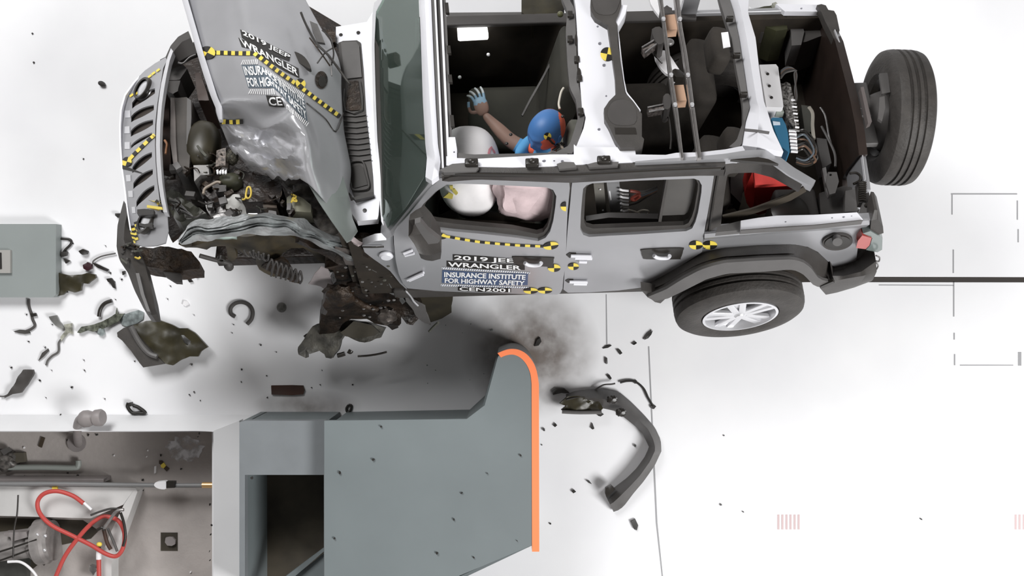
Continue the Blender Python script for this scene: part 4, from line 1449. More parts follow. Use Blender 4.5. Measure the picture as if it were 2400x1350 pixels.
for a in ((125, 295), (155, 285), (245, 170), (270, 150), (300, 130)):
    tape(GB, gr, lambda s: s.poly(eH((a[0], a[1]), (a[0] + 22, a[1] - 16), (a[0] + 28, a[1] - 4), (a[0] + 6, a[1] + 12)), YEL, 2))
for q, w_, n_ in ((eH((128, 1180), (142, 1225), (156, 1262)), 9, 6), (eH((146, 1150), (160, 1195), (176, 1245)), 8, 6), (eH((165, 1125), (178, 1160), (190, 1200)), 8, 5), (eH((300, 985), (325, 1010), (335, 1050)), 8, 4),
                  (eH((205, 1162), (245, 1170), (280, 1162)), 7, 5)):
    tape(GB, gr, lambda s: s.ribbon(q, w_, n_, YEL, BLK, 2))
# black front bumper, bent down
bmp = strip('front_bumper', [[(290, 470), (282, 500), (275, 530), (273, 580), (280, 610), (300, 640), (315, 680), (335, 720), (345, 737)],
                             [(298, 500), (292, 530), (290, 560), (300, 600), (318, 635), (332, 680), (345, 715), (355, 738)],
                             [(300, 520), (312, 560), (325, 590), (340, 620), (350, 660), (360, 700), (366, 737)]],
            [T(0.55), T(0.60), T(0.56)], EW * -0.10, BLKP, suv, 30, 'black bumper end hanging down')
strip('bumper_rib', [[(318, 640), (330, 690), (345, 730)], [(326, 640), (338, 690), (352, 730)]], [T(0.625)] * 2, EW * -0.03, GRYP, bmp, 12)
strip('front_fender_top', [z1((680, 245), (600, 290), (540, 360), (500, 450)), z1((700, 300), (630, 330), (570, 400), (520, 500)), z1((745, 420), (690, 440), (600, 490), (520, 520))],
      [T(1.02), T(1.06), T(1.0)], DN, GRYD, suv, 16, 'dark far front fender top')
tube('bright_fender_edge', [T(1.09)(p) for p in z1((740, 432), (690, 455), (640, 500), (600, 495))], 0.006, STEEL, suv, 6)

# ------------------------------------------------------------------ engine bay
bay = plate('engine_bay_floor', [(375, 140), (470, 90), (700, 0), (800, 60), (830, 470), (800, 560), (700, 530), (560, 490), (440, 530), (400, 560), (375, 500), (355, 350)],
            T(0.55), EW * -0.05, ENG, suv, grid=40, label='dark oily engine bay floor')
E = lambda w: T(w)
def epart(name, pts, w, th, m, seed=0, amp=0.006, lab=None, par=None, gs=12):
    return plate(name, pts, crumple(T(w), amp, 14, seed, EW), EW * -th, m, par or suv, grid=gs, label=lab)


rad = epart('radiator', eA((190, 700), (300, 700), (430, 690), (520, 760), (510, 1000), (500, 1350), (470, 1800), (410, 1820), (250, 1750), (185, 1350), (190, 950)), 1.00, .40, mat('dull_radiator', (0.06, 0.052, 0.045), .6, .1, var=.3), 1, .003, 'tall dark grey radiator pack')
strip('radiator_side_tank', [eA((195, 720), (190, 1000), (185, 1350), (240, 1750)), eA((245, 710), (262, 1000), (270, 1350), (300, 1760))], [T(1.02)] * 2, EW * -.04, mat('worn_grey_tank', (0.16, 0.14, 0.13), .6, 0, var=.3), rad, 20)
strip('radiator_fins', [eA((440, 700), (435, 1000), (430, 1400)), eA((500, 740), (505, 1000), (480, 1400))], [T(1.01)] * 2, EW * -.03, GRYP, rad, 20)
epart('fan_shroud', eA((100, 600), (190, 640), (170, 900), (185, 1400), (200, 1800), (60, 1800), (70, 1000)), .80, .1, mat('rusty_brown_void', (0.03, 0.012, 0.006), .8, 0, var=.5), 2)
epart('air_box', eA((560, 330), (640, 330), (740, 620), (770, 740), (610, 740), (580, 560)), .98, .3, mat('brown_black_plastic', (0.045, 0.028, 0.022), .5, 0, var=.3), 3, lab='dark brown-black air box')
epart('battery_tray', eA((150, 230), (380, 200), (440, 260), (380, 360), (330, 430), (150, 430)), .92, .2, GRYD, 4)
epart('fuse_box', eA((150, 440), (340, 445), (300, 600), (230, 640), (120, 600)), .92, .2, GRYD, 5)
bm = bmesh.new()
blob_bm(bm, T(.92)((478, 345)), EU * .10, EV * .17, EW * .12, 3, 2.6, .05, 4)
dome = obj('air_filter_housing', bm, mat('olive_black_dome', (0.035, 0.03, 0.018), .4, 0, var=.3), suv, 'dark olive rounded air housing')
strip('pale_hose_bracket', [eB((505, 120), (560, 200), (620, 260)), eB((530, 110), (590, 180), (645, 245))], [T(1.08)] * 2, EW * -.02, SEATG, suv, 10)
epart('battery', eB((470, 380), (665, 375), (675, 500), (560, 510), (480, 590)), 1.0, .2, mat('pale_grey_battery', (0.30, 0.29, 0.28), .6, 0, var=.2), 6, .002, 'pale grey battery case')
st = Sticker(BVH['battery'])
epart('relay_box', eB((770, 180), (900, 150), (890, 380), (760, 400)), 1.02, .1, mat('speckled_relay_box', (0.17, 0.14, 0.12), .5, 0, var=.8, vscale=60), 7)
bm = bmesh.new()
blob_bm(bm, T(1.03)(eB((980, 270))[0]), EU * .035, EV * .05, EW * .05, 3, 2.2, .2, 4)
obj('alternator', bm, mat('speckled_dark_metal', (0.06, 0.055, 0.04), .4, .4, var=.8, vscale=70, bump=.8, bscale=60), suv, 'dark speckled alternator', 60)
for k in range(4):
    x = 770 + k * 36
    plate('white_label', eB((x, 440 + (k % 2) * 20), (x + 26, 432), (x + 28, 480), (x + 6, 492)), T(1.06), EW * -.01, WHT, suv, grid=10)
eng = epart('engine_cover', eB((500, 590), (600, 520), (760, 500), (900, 500), (1060, 440), (1250, 470), (1600, 560), (1640, 700), (1600, 880), (1240, 860), (900, 850), (740, 880), (620, 760)), .92, .3, ENG, 8, .02, 'black engine cover')
bm = bmesh.new()
blob_bm(bm, T(.95)(eB((960, 600))[0]), EU * .07, EV * .05, EW * .06, 3, 2.5, .1, 3)
obj('olive_pump', bm, mat('olive_dark_plastic', (0.05, 0.05, 0.03), .5, 0, var=.3), suv)
epart('ribbed_connector', eB((730, 640), (900, 640), (900, 720), (760, 730)), 1.0, .06, GRYD, 9)
tube('heater_hose', [T(1.0)(p) for p in eB((600, 760), (620, 690), (700, 640), (780, 600), (830, 610))], .009, mat('pale_brown_hose', (.3, .25, .2), .5), suv, 8)
tube('yellow_cable_loop', [T(1.05)(p) for p in eB((1110, 830), (1150, 820), (1165, 740), (1180, 675), (1215, 670), (1230, 740), (1215, 800), (1180, 815), (1160, 780))], .006, YWIR, suv, 8, label='yellow cable loop')
tube('bent_pipe', [T(.98)(p) for p in eB((90, 50), (120, 100), (110, 180), (105, 230))], .008, mat('copper_brown_hose', (.35, .17, .09), .4, .3), suv, 8)
lamp = epart('crushed_headlamp_unit', eB((90, 740), (170, 680), (280, 730), (380, 830), (520, 930), (640, 1020), (420, 1080), (290, 1120), (200, 1050), (120, 900)), .85, .25, mat('smoked_green_black', (0.05, 0.05, 0.038), .35, .1, var=.5, vscale=18), 10, .025, 'dark crushed headlamp unit')
for k in range(3):
    strip('housing_rib', [eB((140 + k * 40, 820 + k * 60), (260 + k * 40, 850 + k * 60), (380 + k * 40, 960 + k * 40)), eB((140 + k * 40, 832 + k * 60), (260 + k * 40, 864 + k * 60), (378 + k * 40, 975 + k * 40))], [T(.885)] * 2, EW * -.02, GRYP, lamp, 8)
epart('strut_bracket', eB((880, 780), (1080, 775), (1110, 860), (1160, 950), (1175, 1060), (1090, 1080), (1040, 960), (900, 950)), 1.0, .03, mat('dull_bracket_metal', (.27, .265, .25), .5, .3, var=.3), 11, .02, 'pale torn strut bracket')
epart('strut_bracket', eB((620, 850), (700, 900), (740, 940), (880, 930), (900, 990), (740, 1010), (690, 1040), (640, 960)), .95, .03, STEEL, 12, .02)
epart('torn_bracket', eB((720, 1050), (940, 980), (980, 1060), (760, 1110)), 1.0, .02, STEEL, 13, .01)
epart('white_clip', eB((1190, 1010), (1310, 1010), (1330, 1050), (1190, 1085)), 1.02, .02, WHT, 14, .002)
epart('torn_bracket', eB((1460, 970), (1560, 990), (1570, 1070), (1440, 1070)), 1.0, .02, GRYP, 15, .01)
epart('relay_housing', eB((1370, 760), (1560, 790), (1570, 940), (1390, 940)), .9, .15, mat('brown_housing', (.08, .06, .045), .5, 0, var=.3), 16)
resv = epart('fluid_reservoir', eB((1700, 800), (1790, 760), (1900, 800), (2020, 900), (2020, 1000), (1700, 980)), .96, .12, mat('olive_reservoir', (.16, .155, .11), .5, 0, var=.3), 17, .01, 'olive fluid reservoir')
tube('bundled_yellow_wire', [T(1.0)(p) for p in eB((1760, 870), (1790, 800), (1830, 850), (1780, 840), (1820, 790), (1760, 760))], .006, YWIR, suv, 6)
epart('inner_wing_panel', [(660, 425), (720, 432), (770, 500), (806, 560), (812, 572), (790, 580), (765, 560), (740, 520), (700, 470)], .90, .05, mat('dark_speckled_wing', (.05, .042, .034), .6, .2, var=.6, vscale=30), 18, .02)
epart('wing_brace', eB((1640, 580), (1760, 720), (1730, 740), (1640, 640)), 1.02, .03, GRYP, 19)
rs = random.Random(5)
for i in range(34):
    x = rs.uniform(395, 700); y = rs.uniform(330, 500)
    if x > 560 and y < 430:
        continue
    a = rs.uniform(0, PI)
    L = rs.uniform(8, 26)
    pts = [(x, y), (x + math.cos(a) * L, y + math.sin(a) * L * .6), (x + math.cos(a + .5) * L * 1.8, y + math.sin(a + .5) * L * 1.2)]
    tube('engine_wire', [T(1.0 + rs.uniform(-.05, .06))(p) for p in pts], rs.uniform(.003, .007), rs.choice([BLKG, BLKG, GRYD, GRIME, GRIME, SEATG]), suv, 6, 4)
for i in range(26):
    x = rs.uniform(400, 690); y = rs.uniform(360, 500)
    if x > 560 and y < 440:
        continue
    bm = bmesh.new()
    box_bm(bm, T(rs.uniform(.93, 1.03))((x, y)), EU * rs.uniform(.008, .03), EV * rs.uniform(.008, .025), EW * .02, .003)
    bmesh.ops.rotate(bm, verts=bm.verts, cent=T(1.0)((x, y)), matrix=Matrix.Rotation(rs.uniform(-1, 1), 3, EW))
    obj('engine_fitting', bm, rs.choice([GRYD, ENG, ENG, GRIME, GRIME, GRIME, GRYP, BLKG]), suv)

# ------------------------------------------------------------------ torn front wing and arch
arch_o = z2((600, 620), (625, 560), (645, 520), (700, 500), (760, 488), (880, 470), (1000, 440), (1200, 420), (1350, 425), (1450, 442), (1600, 480), (1700, 540), (1800, 600), (1950, 640), (2120, 700), (2240, 760), (2330, 860), (2390, 950), (2450, 1080))
arch_i = z2((640, 655), (680, 660), (740, 640), (850, 625), (900, 595), (1000, 600), (1050, 592), (1120, 575), (1200, 572), (1350, 560), (1480, 575), (1600, 620), (1700, 650), (1850, 720), (1960, 790), (2080, 870), (2180, 930), (2250, 1010), (2380, 1120))
mid = [((a[0] + b[0]) / 2, (a[1] + b[1]) / 2) for a, b in zip(arch_o, arch_i)]
mid1 = [(a[0] * .7 + b[0] * .3, a[1] * .7 + b[1] * .3) for a, b in zip(arch_o, arch_i)]
mid2 = [(a[0] * .3 + b[0] * .7, a[1] * .3 + b[1] * .7) for a, b in zip(arch_o, arch_i)]
strip('torn_front_fender', [arch_o, mid1, mid, mid2, arch_i], [S(-0.66), S(-0.74), S(-0.72), S(-0.77), S(-0.74)], IN * .5, TORN, suv, 70, 'torn silver-green front fender skin', nz(.028, 9, 3))
epart('fender_flap', z2((900, 560), (1000, 545), (1065, 555), (1060, 600), (960, 605), (890, 600)), .98, .01, mat('green_grey_flap', (.28, .34, .31), .4, .4, var=.2), 21, .01, 'pale green torn flap')
lin_o = z2((600, 640), (700, 660), (900, 600), (1060, 575), (1250, 565), (1480, 580), (1650, 640), (1800, 700), (1900, 800), (1930, 860), (1820, 880), (1760, 800), (1700, 780), (1580, 690), (1500, 680), (1420, 740), (1380, 830),
            (1400, 890), (1360, 900), (1260, 850), (1230, 800), (1250, 720), (1200, 690), (1160, 740), (1080, 700), (1030, 690), (1060, 760), (1000, 800), (960, 690), (860, 690), (820, 710), (740, 690), (640, 690))
plate('wheel_arch_liner', lin_o, crumple(S(-0.62), .03, 6, 4), IN, mat('olive_brown_liner', (.040, .030, .014), .5, 0, var=.6, vscale=9), suv, grid=12, label='torn olive-brown wheel arch liner')
plate('torn_bellows', z2((1260, 830), (1400, 760), (1420, 770), (1500, 830), (1560, 960), (1500, 950), (1440, 920), (1380, 900), (1300, 870)), crumple(S(-0.66), .02, 9, 6), IN * .4, GRIME, suv, grid=9)
for k in range(7):
    tube('spring_coil', [S(-0.70)(p) for p in z2((1300 + k * 40, 850 + k * 16), (1318 + k * 40, 800 + k * 14), (1340 + k * 38, 770 + k * 16), (1352 + k * 38, 830 + k * 16), (1335 + k * 38, 900 + k * 10))], .007, GRYD, suv, 6)
for k in range(4):
    tube('spring_coil', [S(-0.70)(p) for p in z2((1120 + k * 45, 700 + k * 12), (1150 + k * 45, 740 + k * 12), (1190 + k * 40, 735 + k * 12), (1195 + k * 40, 700 + k * 12))], .007, GRYD, suv, 6)
tube('steering_link', [S(-0.7)(p) for p in z2((770, 740), (860, 765), (960, 790), (1020, 810))], .014, GRYD, suv, 10, 4)
bm = bmesh.new()
blob_bm(bm, S(-0.7)(z2((1000, 820))[0]), EU * .03, EV * .03, EW * .045, 2)
obj('ball_joint', bm, GRYD, suv)
bm = bmesh.new()
lathe_bm(bm, S(-0.72)(z2((942, 765))[0]), EV, [(.012, .012), (.024, .012), (.024, -.012), (.012, -.012), (.012, .012)], 18)
obj('link_bushing', bm, BLKG, suv)
plate('frame_horn', z2((240, 660), (430, 668), (560, 680), (700, 700), (770, 790), (770, 845), (620, 855), (560, 850), (380, 830), (300, 820), (230, 740)), crumple(T(.42), .03, 7, 9, EW), EW * -.12, GRIME, suv, grid=12, label='dark crushed frame horn')
plate('frame_tongue', z2((470, 850), (620, 860), (625, 950), (580, 950), (500, 900)), crumple(T(.38), .01, 7, 9, EW), EW * -.03, GRYD, suv, grid=10)
for k in range(12):
    x = 150 + rs.uniform(0, 160); y = 650 + rs.uniform(0, 140)
    tube('frayed_strip', [T(.6 + rs.uniform(-.03, .05))(p) for p in z2((x, y), (x + rs.uniform(-30, 30), y + rs.uniform(-20, 20)), (x + rs.uniform(-50, 50), y + rs.uniform(-30, 40)))], .007, rs.choice([YWIR, SEATG, GRIME, GRYD]), suv, 6)
# crushed footwell and rail mass
mass = eC((0, 150), (60, 160), (160, 230), (250, 265), (400, 290), (560, 300), (640, 330), (760, 400), (860, 480), (960, 570), (1000, 635), (1060, 720), (1110, 790), (1130, 860), (1080, 920), (1000, 900), (940, 860),
          (920, 1000), (860, 1010), (830, 970), (720, 960), (600, 930), (480, 930), (400, 960), (300, 1010), (210, 1045), (190, 965), (290, 860), (325, 780), (270, 735), (290, 660), (345, 610), (300, 500), (270, 400), (225, 385), (310, 370), (200, 290), (90, 240), (0, 215))
plate('crushed_footwell', mass, crumple(S(-0.70), .07, 5, 11), IN * 3, mat('dark_crushed_metal', (.022, .014, .009), .45, .25, var=.7, vscale=11, bump=.9, bscale=22), suv, grid=11, label='dark crushed footwell structure', smooth=50)
plate('bent_inner_panel', eC((340, 240), (430, 270), (600, 300), (760, 370), (880, 470), (960, 570), (900, 560), (800, 480), (700, 420), (560, 400), (430, 400), (400, 320)), crumple(S(-0.76), .03, 6, 5), IN * .4, mat('brown_grey_bent_panel', (.15, .13, .12), .4, .5, var=.4, vscale=8), suv, grid=11, label='brown-grey bent inner panel')
plate('torn_panel_scrap', eC((90, 570), (150, 480), (205, 420), (270, 445), (300, 540), (338, 630), (275, 680), (190, 620), (120, 590)), crumple(S(-0.72), .02, 7, 5), IN * .2, mat('mauve_grey_panel', (.36, .32, .32), .5, .2, var=.2), suv, grid=10)
plate('bent_sill_end', eC((985, 640), (1040, 670), (1080, 740), (1170, 790), (1210, 880), (1225, 960), (1170, 940), (1080, 860), (1010, 740)), crumple(S(-0.78), .015, 7, 5), IN * .4, GRYP, suv, grid=10)
tube('bright_torn_edge', [S(-0.80)(p) for p in eC((995, 640), (1040, 690), (1070, 740), (1110, 780))], .006, CHROME, suv, 6)
tube('bent_trim_sliver', [S(-0.80)(p) for p in eC((1215, 1020), (1250, 980), (1300, 935))], .009, SEATG, suv, 6)
plate('underbody_panel', eC((1050, 640), (1440, 670), (1425, 850), (1330, 900), (1230, 935), (1180, 880), (1120, 790)), crumple(S(-0.60), .01, 5, 3), IN, mat('olive_black_underbody', (.025, .02, .01), .8, 0, var=.4), suv, grid=16)
plate('cowl_debris_bed', z2((1900, 610), (1985, 555), (2060, 545), (2200, 560), (2250, 620), (2350, 640), (2200, 690), (2050, 680), (1960, 660)), crumple(T(1.0), .03, 9, 8, EW), EW * -.1, GRIME, suv, grid=10)
epart('bent_bracket', z2((1970, 585), (2060, 640), (2020, 655), (1970, 625)), 1.07, .02, mat('mauve_bracket', (.45, .38, .38), .5, .2), 31, .01)
epart('bent_bracket', z2((2100, 600), (2180, 610), (2180, 645), (2100, 645)), 1.07, .02, STEEL, 32, .01)
tube('cowl_edge_rod', [T(1.08)(p) for p in z2((2060, 672), (2150, 672), (2228, 668))], .006, BLKG, suv, 6)
# remains of the front wheel and suspension below
plate('crushed_front_wheel', eC((190, 960), (300, 930), (480, 925), (620, 935), (740, 975), (800, 985), (745, 1075), (640, 1085), (560, 1090), (460, 1090), (390, 1060), (350, 1110), (340, 1200), (290, 1300), (240, 1300), (245, 1250), (200, 1210), (110, 1240), (90, 1180), (70, 1280), (25, 1230), (30, 1130), (90, 1030), (140, 980)),
      crumple(W(.42), .06, 6, 2), Vector((0, 0, -.12)), mat('torn_grey_rubber', (.07, .066, .055), .6, .1, var=.6, vscale=12, bump=.8, bscale=18), suv, grid=11, label='crushed front wheel remains', smooth=50)
plate('tyre_carcass', eC((380, 1010), (520, 940), (680, 965), (745, 1040), (700, 1070), (560, 1075), (430, 1050)), crumple(W(.47), .03, 6, 7), Vector((0, 0, -.06)), mat('olive_black_tread', (.035, .03, .02), .7, 0, var=.5), suv, grid=11)
tube('torn_brake_line', [W(.4)(p) for p in eC((550, 1250), (640, 1245), (740, 1230), (820, 1210))], .008, BLKG, suv, 6)
for q in (eC((360, 1245), (400, 1235), (430, 1225)), eC((460, 1200), (480, 1210), (490, 1195)), eC((60, 1050), (80, 1080), (70, 1110)), eC((210, 870), (235, 880), (230, 860))):
    tube('torn_bolt_stub', [W(.38)(p) for p in q], .016, BLKG, suv, 8)
tube('suspension_arm', [S(-0.78)(p) for p in eC((400, 620), (480, 690), (560, 750), (640, 790), (760, 820))], .022, GRIME, suv, 10)
tube('suspension_arm', [S(-0.74)(p) for p in eC((460, 590), (560, 570), (640, 620), (690, 690))], .02, ENG, suv, 10)
bm = bmesh.new(); blob_bm(bm, S(-0.8)(eC((380, 680))[0]), EU * .09, EV * .05, EW * .10, 3, 2.4, .3, 3)
obj('crushed_knuckle', bm, GRIME, suv, None, 50)
bm = bmesh.new(); blob_bm(bm, S(-0.8)(eC((820, 870))[0]), EU * .06, EV * .05, EW * .07, 3, 2.4, .4, 3)
obj('crushed_bush', bm, mat('brown_grey_metal', (.10, .085, .075), .4, .4, var=.5, vscale=30), suv, None, 50)
for i in range(40):
    x = rs.uniform(330, 950); y = rs.uniform(400, 900)
    bm = bmesh.new()
    P = S(-0.80)(eC((x, y))[0])
    r = rs.uniform(.004, .010)
    blob_bm(bm, P, EU * r * 1.5, EV * r, EW * r, 1)
    if 0 < 1:
        o = obj('loose_chip', bm, rs.choice([STEEL, GRYP, SEATG, GRIME]), suv)
# ------------------------------------------------------------------ rear of the car
CAB = mat('brown_black_trim', (0.020, 0.013, 0.010), 0.6, 0, var=.3)
tgm = mat('dark_tailgate_liner', (0.022, 0.014, 0.011), 0.45, 0, var=.25, vscale=5)
tg_in = z5((800, 180), (870, 330), (940, 600), (990, 800), (1030, 1000), (1058, 1225), (960, 1345), (925, 1420)) + [(1975, 560), (1955, 640), (1872, 190), (1886, 110)]
tgt = [z5((862, 240), (890, 340), (960, 600), (1010, 800), (1055, 1040), (1080, 1230), (1110, 1420), (1130, 1560))]
tailgate = plate('tailgate', tg_in, U(2.02), EU * 0.05, tgm, suv, [], 24, 'dark inner face of the tailgate')
strip('tailgate_top_edge', [z5((845, 215), (890, 330), (950, 590), (1000, 800), (1045, 1040), (1070, 1230), (1095, 1420), (1110, 1500)), z5((880, 200), (910, 280), (975, 560), (1030, 800), (1075, 1060), (1110, 1230), (1140, 1420), (1150, 1500))],
      [T(1.20), T(1.19)], EW * -.30, PAINT, suv, 34, 'silver upper edge of the tailgate')
strip('tailgate_bright_lip', [z5((862, 235), (905, 350), (962, 590), (1012, 800), (1058, 1040), (1082, 1230), (1105, 1420)), z5((870, 232), (913, 346), (970, 588), (1020, 798), (1066, 1038), (1090, 1228), (1113, 1418))],
      [T(1.215)] * 2, EW * -.02, CHROME, suv, 30)
# far corner trim
plate('corner_trim', z5((725, 40), (760, 32), (795, 42), (815, 78), (860, 85), (880, 120), (905, 240), (895, 265), (880, 230), (870, 330), (835, 255), (790, 170), (760, 95)), T(1.20), EW * -.06, BLKP, suv, grid=14, label='black far rear corner trim')
plate('bump_pad', z5((640, 120), (740, 130), (790, 160), (800, 270), (730, 295), (640, 330), (560, 345), (540, 240), (600, 170)), T(1.0), EW * -.3, GRYD, suv, grid=18)
plate('inner_panel', z5((500, 165), (600, 175), (625, 250), (600, 355), (525, 360), (520, 250)), T(1.02), EW * -.2, GRYP, suv, grid=18)
plate('far_wheel_box', z5((225, 60), (390, 40), (480, 150), (490, 240), (400, 250), (330, 220), (250, 150)), crumple(T(1.05), .03, 5, 3, EW), EW * -.3, mat('olive_dark_bag', (.040, .040, .018), .6, 0, var=.4), suv, grid=14, label='olive-black folded cover')
plate('far_strap', z5((370, 25), (400, 15), (470, 90), (490, 140), (460, 130)), T(1.12), EW * -.03, mat('grey_beige_strap', (.33, .33, .28), .7), suv, grid=14)
plate('far_side_trim', z5((210, 110), (260, 130), (340, 210), (300, 260), (230, 230)), T(1.0), EW * -.1, GRYD, suv, grid=14)
plate('white_far_trim', z5((190, 50), (210, 70), (230, 95), (195, 95)), T(1.1), EW * -.03, WHT, suv, grid=14)
# near corner hardware
plate('corner_bracket', z8((1000, 185), (1060, 185), (1075, 250), (1050, 330), (1010, 340), (985, 260)), T(1.12), EW * -.03, GRYP, suv, [ell(*z8((1018, 205))[0], 3.4, 2.8, 8)], 12, 'grey bracket with hole')
strip('corner_rail', [z8((960, 160), (975, 240), (990, 320), (1005, 350)), z8((985, 150), (1000, 240), (1015, 320), (1025, 345))], [T(1.10)] * 2, EW * -.03, STEEL, suv, 14)
plate('corner_pad', z8((1120, 315), (1195, 300), (1205, 450), (1115, 460)), T(1.05), EW * -.1, GRYP, suv, grid=14)
plate('corner_wall', z8((940, 330), (1110, 280), (1215, 300), (1230, 400), (1210, 465), (950, 480)), T(.98), EW * -.3, GRYD, suv, grid=18)
for k in range(9):
    y = 262 + k * 15
    tube('bellows_rib', [T(1.20)(p) for p in z8((1212, y), (1240, y - 5), (1262, y + 2))], .009, BLKG, suv, 6, 3)
plate('lamp_bracket', z8((1240, 390), (1285, 398), (1305, 480), (1270, 500), (1240, 510), (1215, 470)), T(1.19), EW * -.04, GRYP, suv, grid=12)
for q in z8((1267, 412), (1270, 485)):
    bm = bmesh.new(); lathe_bm(bm, T(1.20)(q), EW, [(0, .008), (.012, .006), (.014, -.01)], 14)
    obj('bracket_bolt', bm, BLKG, suv)
plate('near_hinge_cover', z8((1200, 255), (1255, 250), (1280, 300), (1290, 390), (1250, 400), (1215, 395)), T(1.16), EW * -.05, GRYD, suv, grid=12)
tube('limiter_strap', [T(1.18)(p) for p in z8((1150, 195), (1195, 192), (1222, 215), (1218, 245), (1175, 268))], .008, BLKG, suv, 6)
cbox('speaker_tower', 1.55, 1.80, -.72, -.45, .5, 1.02, GRYD, suv, .03)
bm = bmesh.new()
lathe_bm(bm, C(1.62, -.62, 1.03), EW, [(0, .03), (.07, .028), (.11, .012), (.115, -.03)], 28)
obj('speaker_pod', bm, BLKG, suv)
strip('seat_belt_strap', [z8((275, 490), (480, 440), (720, 350), (830, 290)), z8((290, 530), (500, 470), (740, 385), (850, 320))], [S(-.70)] * 2, IN * .3, mat('olive_brown_strap', (.05, .04, .028), .7, 0, var=.2), suv, 16, 'dark diagonal seat belt strap')
# spare wheel
WALU = CHROME


def wheel(name, c, ax, parent, R=0.412, Wd=0.25, rimr=0.235, ref=None, full=True, label=None, alloy=None):
    """ax points to the visible outer face; rim is the part, tyre its sub-part"""
    ax = ax.normalized()
    h = Wd / 2
    ref = (ref or EW)
    bm = bmesh.new()
    lathe_bm(bm, c, ax, [(.0, -.02), (rimr - .04, -.03), (rimr - .03, -h + .05)], 40, ref, 1)
    lathe_bm(bm, c, ax, [(rimr, h - .02), (rimr + .004, h - .004), (rimr - .012, h - .002), (rimr - .018, h - .03), (rimr - .03, h - .06), (rimr - .03, -h + .05), (rimr, -h + .02)], 60, ref)
    A = (ref - ax * ref.dot(ax)).normalized(); B = ax.cross(A)
    face = h - .03
    for k in range(5):
        t = 2 * PI * k / 5 + .3
        d = A * math.cos(t) + B * math.sin(t); n = ax.cross(d)
        for sgn in (-1, 1):
            p0 = c + ax * (face + .004) + d * .035 + n * .016 * sgn
            p1 = c + ax * (face - .002) + d * (rimr - .02) + n * .046 * sgn
            m = (p0 + p1) / 2; dd = (p1 - p0) / 2
            nn = ax.cross(dd.normalized())
            box_bm(bm, m, dd, nn * .022, ax * .014, .006)
        box_bm(bm, c + ax * (face - .008) + d * .125, d * .085, n * .034, ax * .008, .003)
    lathe_bm(bm, c, ax, [(0, face + .03), (.028, face + .028), (.036, face + .018), (.05, face + .012), (.062, face - .005), (.062, face - .03)], 30, ref)
    for k in range(5):
        t = 2 * PI * (k + .5) / 5 + .3
        d = A * math.cos(t) + B * math.sin(t)
        lathe_bm(bm, c + d * .048 + ax * face, ax, [(0, .012), (.007, .012), (.009, 0)], 8, ref)
    rim = obj(name, bm, [alloy or CHROME, GRYD], parent, label or 'bright five-spoke alloy rim', 35)
    bm = bmesh.new()
    prof = [(rimr - .004, h - .03), (rimr + .012, h - .008), (rimr + .05, h + .004), (rimr + .09, h + .004), (rimr + .125, h - .004), (R - .03, h - .012), (R - .012, h - .024), (R - .004, h - .045)]
    g = [h - .045 - (2 * h - .09) * i / 4 for i in range(1, 4)]
    for x in g:
        prof += [(R, x + .010), (R - .012, x + .007), (R - .012, x - .007), (R, x - .010)]
    prof += [(R - .004, -h + .045), (R - .012, -h + .024), (R - .03, -h + .012), (rimr + .09, -h - .004), (rimr + .03, -h), (rimr - .004, -h + .03)]
    lathe_bm(bm, c, ax, prof, 96, ref)
    obj('tyre', bm, RUB, rim, 'black tyre', 28)
    return rim


sw = wheel('spare_wheel', C(2.36, .035, 1.02), (EU * .99 + EV * -.05 + EW * -.03), suv, label='dark spare wheel rim', alloy=BLKG)
# wheel carrier on the inner side of the spare
bm = bmesh.new()
lathe_bm(bm, C(2.21, .02, 1.02), -EU, [(0, .05), (.10, .05), (.15, .02), (.17, -.03), (.18, -.06)], 30)
obj('spare_carrier', bm, GRYD, suv, 'dark wheel carrier hub')
for q in ((1.12, .12, .10, .025), (1.10, -.10, .12, .02), (1.02, .0, .03, .12)):
    bm = bmesh.new()
    box_bm(bm, C(2.14, q[1], q[0]), EU * .05, EV * q[2], EW * q[3], .01)
    obj('carrier_arm', bm, GRYP, suv)
plate('carrier_plate', z5((1070, 690), (1095, 685), (1160, 960), (1130, 975)), T(1.30), EW * -.05, mat('mauve_grey_steel', (.15, .13, .125), .45, .2), suv, grid=14)
plate('carrier_plate', z5((1220, 580), (1285, 575), (1305, 730), (1240, 740)), T(1.33), EW * -.02, GRYP, suv, grid=14)
plate('carrier_plate', z5((1220, 770), (1260, 760), (1265, 850), (1240, 960), (1210, 940)), T(1.33), EW * -.02, GRYP, suv, grid=14)
plate('carrier_bolt_plate', z5((1030, 850), (1050, 862), (1062, 940), (1042, 950)), T(1.22), EW * -.03, mat('pink_grey_plate', (.4, .34, .34), .5), suv, grid=14)
# third brake lamp bracket etc. on far top of the spare
# rear axle wheel
AX = math.radians(23)
WC = W(1.0)((1735, 742))
axd = Vector((0.07, -math.cos(AX), math.sin(AX))).normalized()
rw = wheel('rear_wheel', WC - axd * .118, axd, suv, label='bright silver five-spoke alloy rim of the lifted rear wheel')
# axle
fr = WC - axd * 1.66
tube('rear_axle', [WC - axd * .2, WC - axd * .8, WC - axd * 1.45], .05, ENG, suv, 14, 2)
bm = bmesh.new(); blob_bm(bm, WC - axd * .85, X3 * .15, axd * .14, Y3.cross(X3) * .14, 3)
obj('axle_housing', bm, ENG, suv)
wheel('rear_wheel', Vector((fr.x, fr.y, 0.412 * 1.0)) + Vector((0, 0, .05)), -axd, suv, label='rear wheel resting on the floor')
wheel('front_wheel', Vector((fr.x - 3.0, fr.y, 0.46)), -axd, suv, label='front wheel resting on the floor')
plate('wheel_house', [(1560, 640), (1700, 560), (1860, 560), (1930, 640), (1860, 660), (1600, 690)], S(-.55), IN, INT, suv, grid=30)

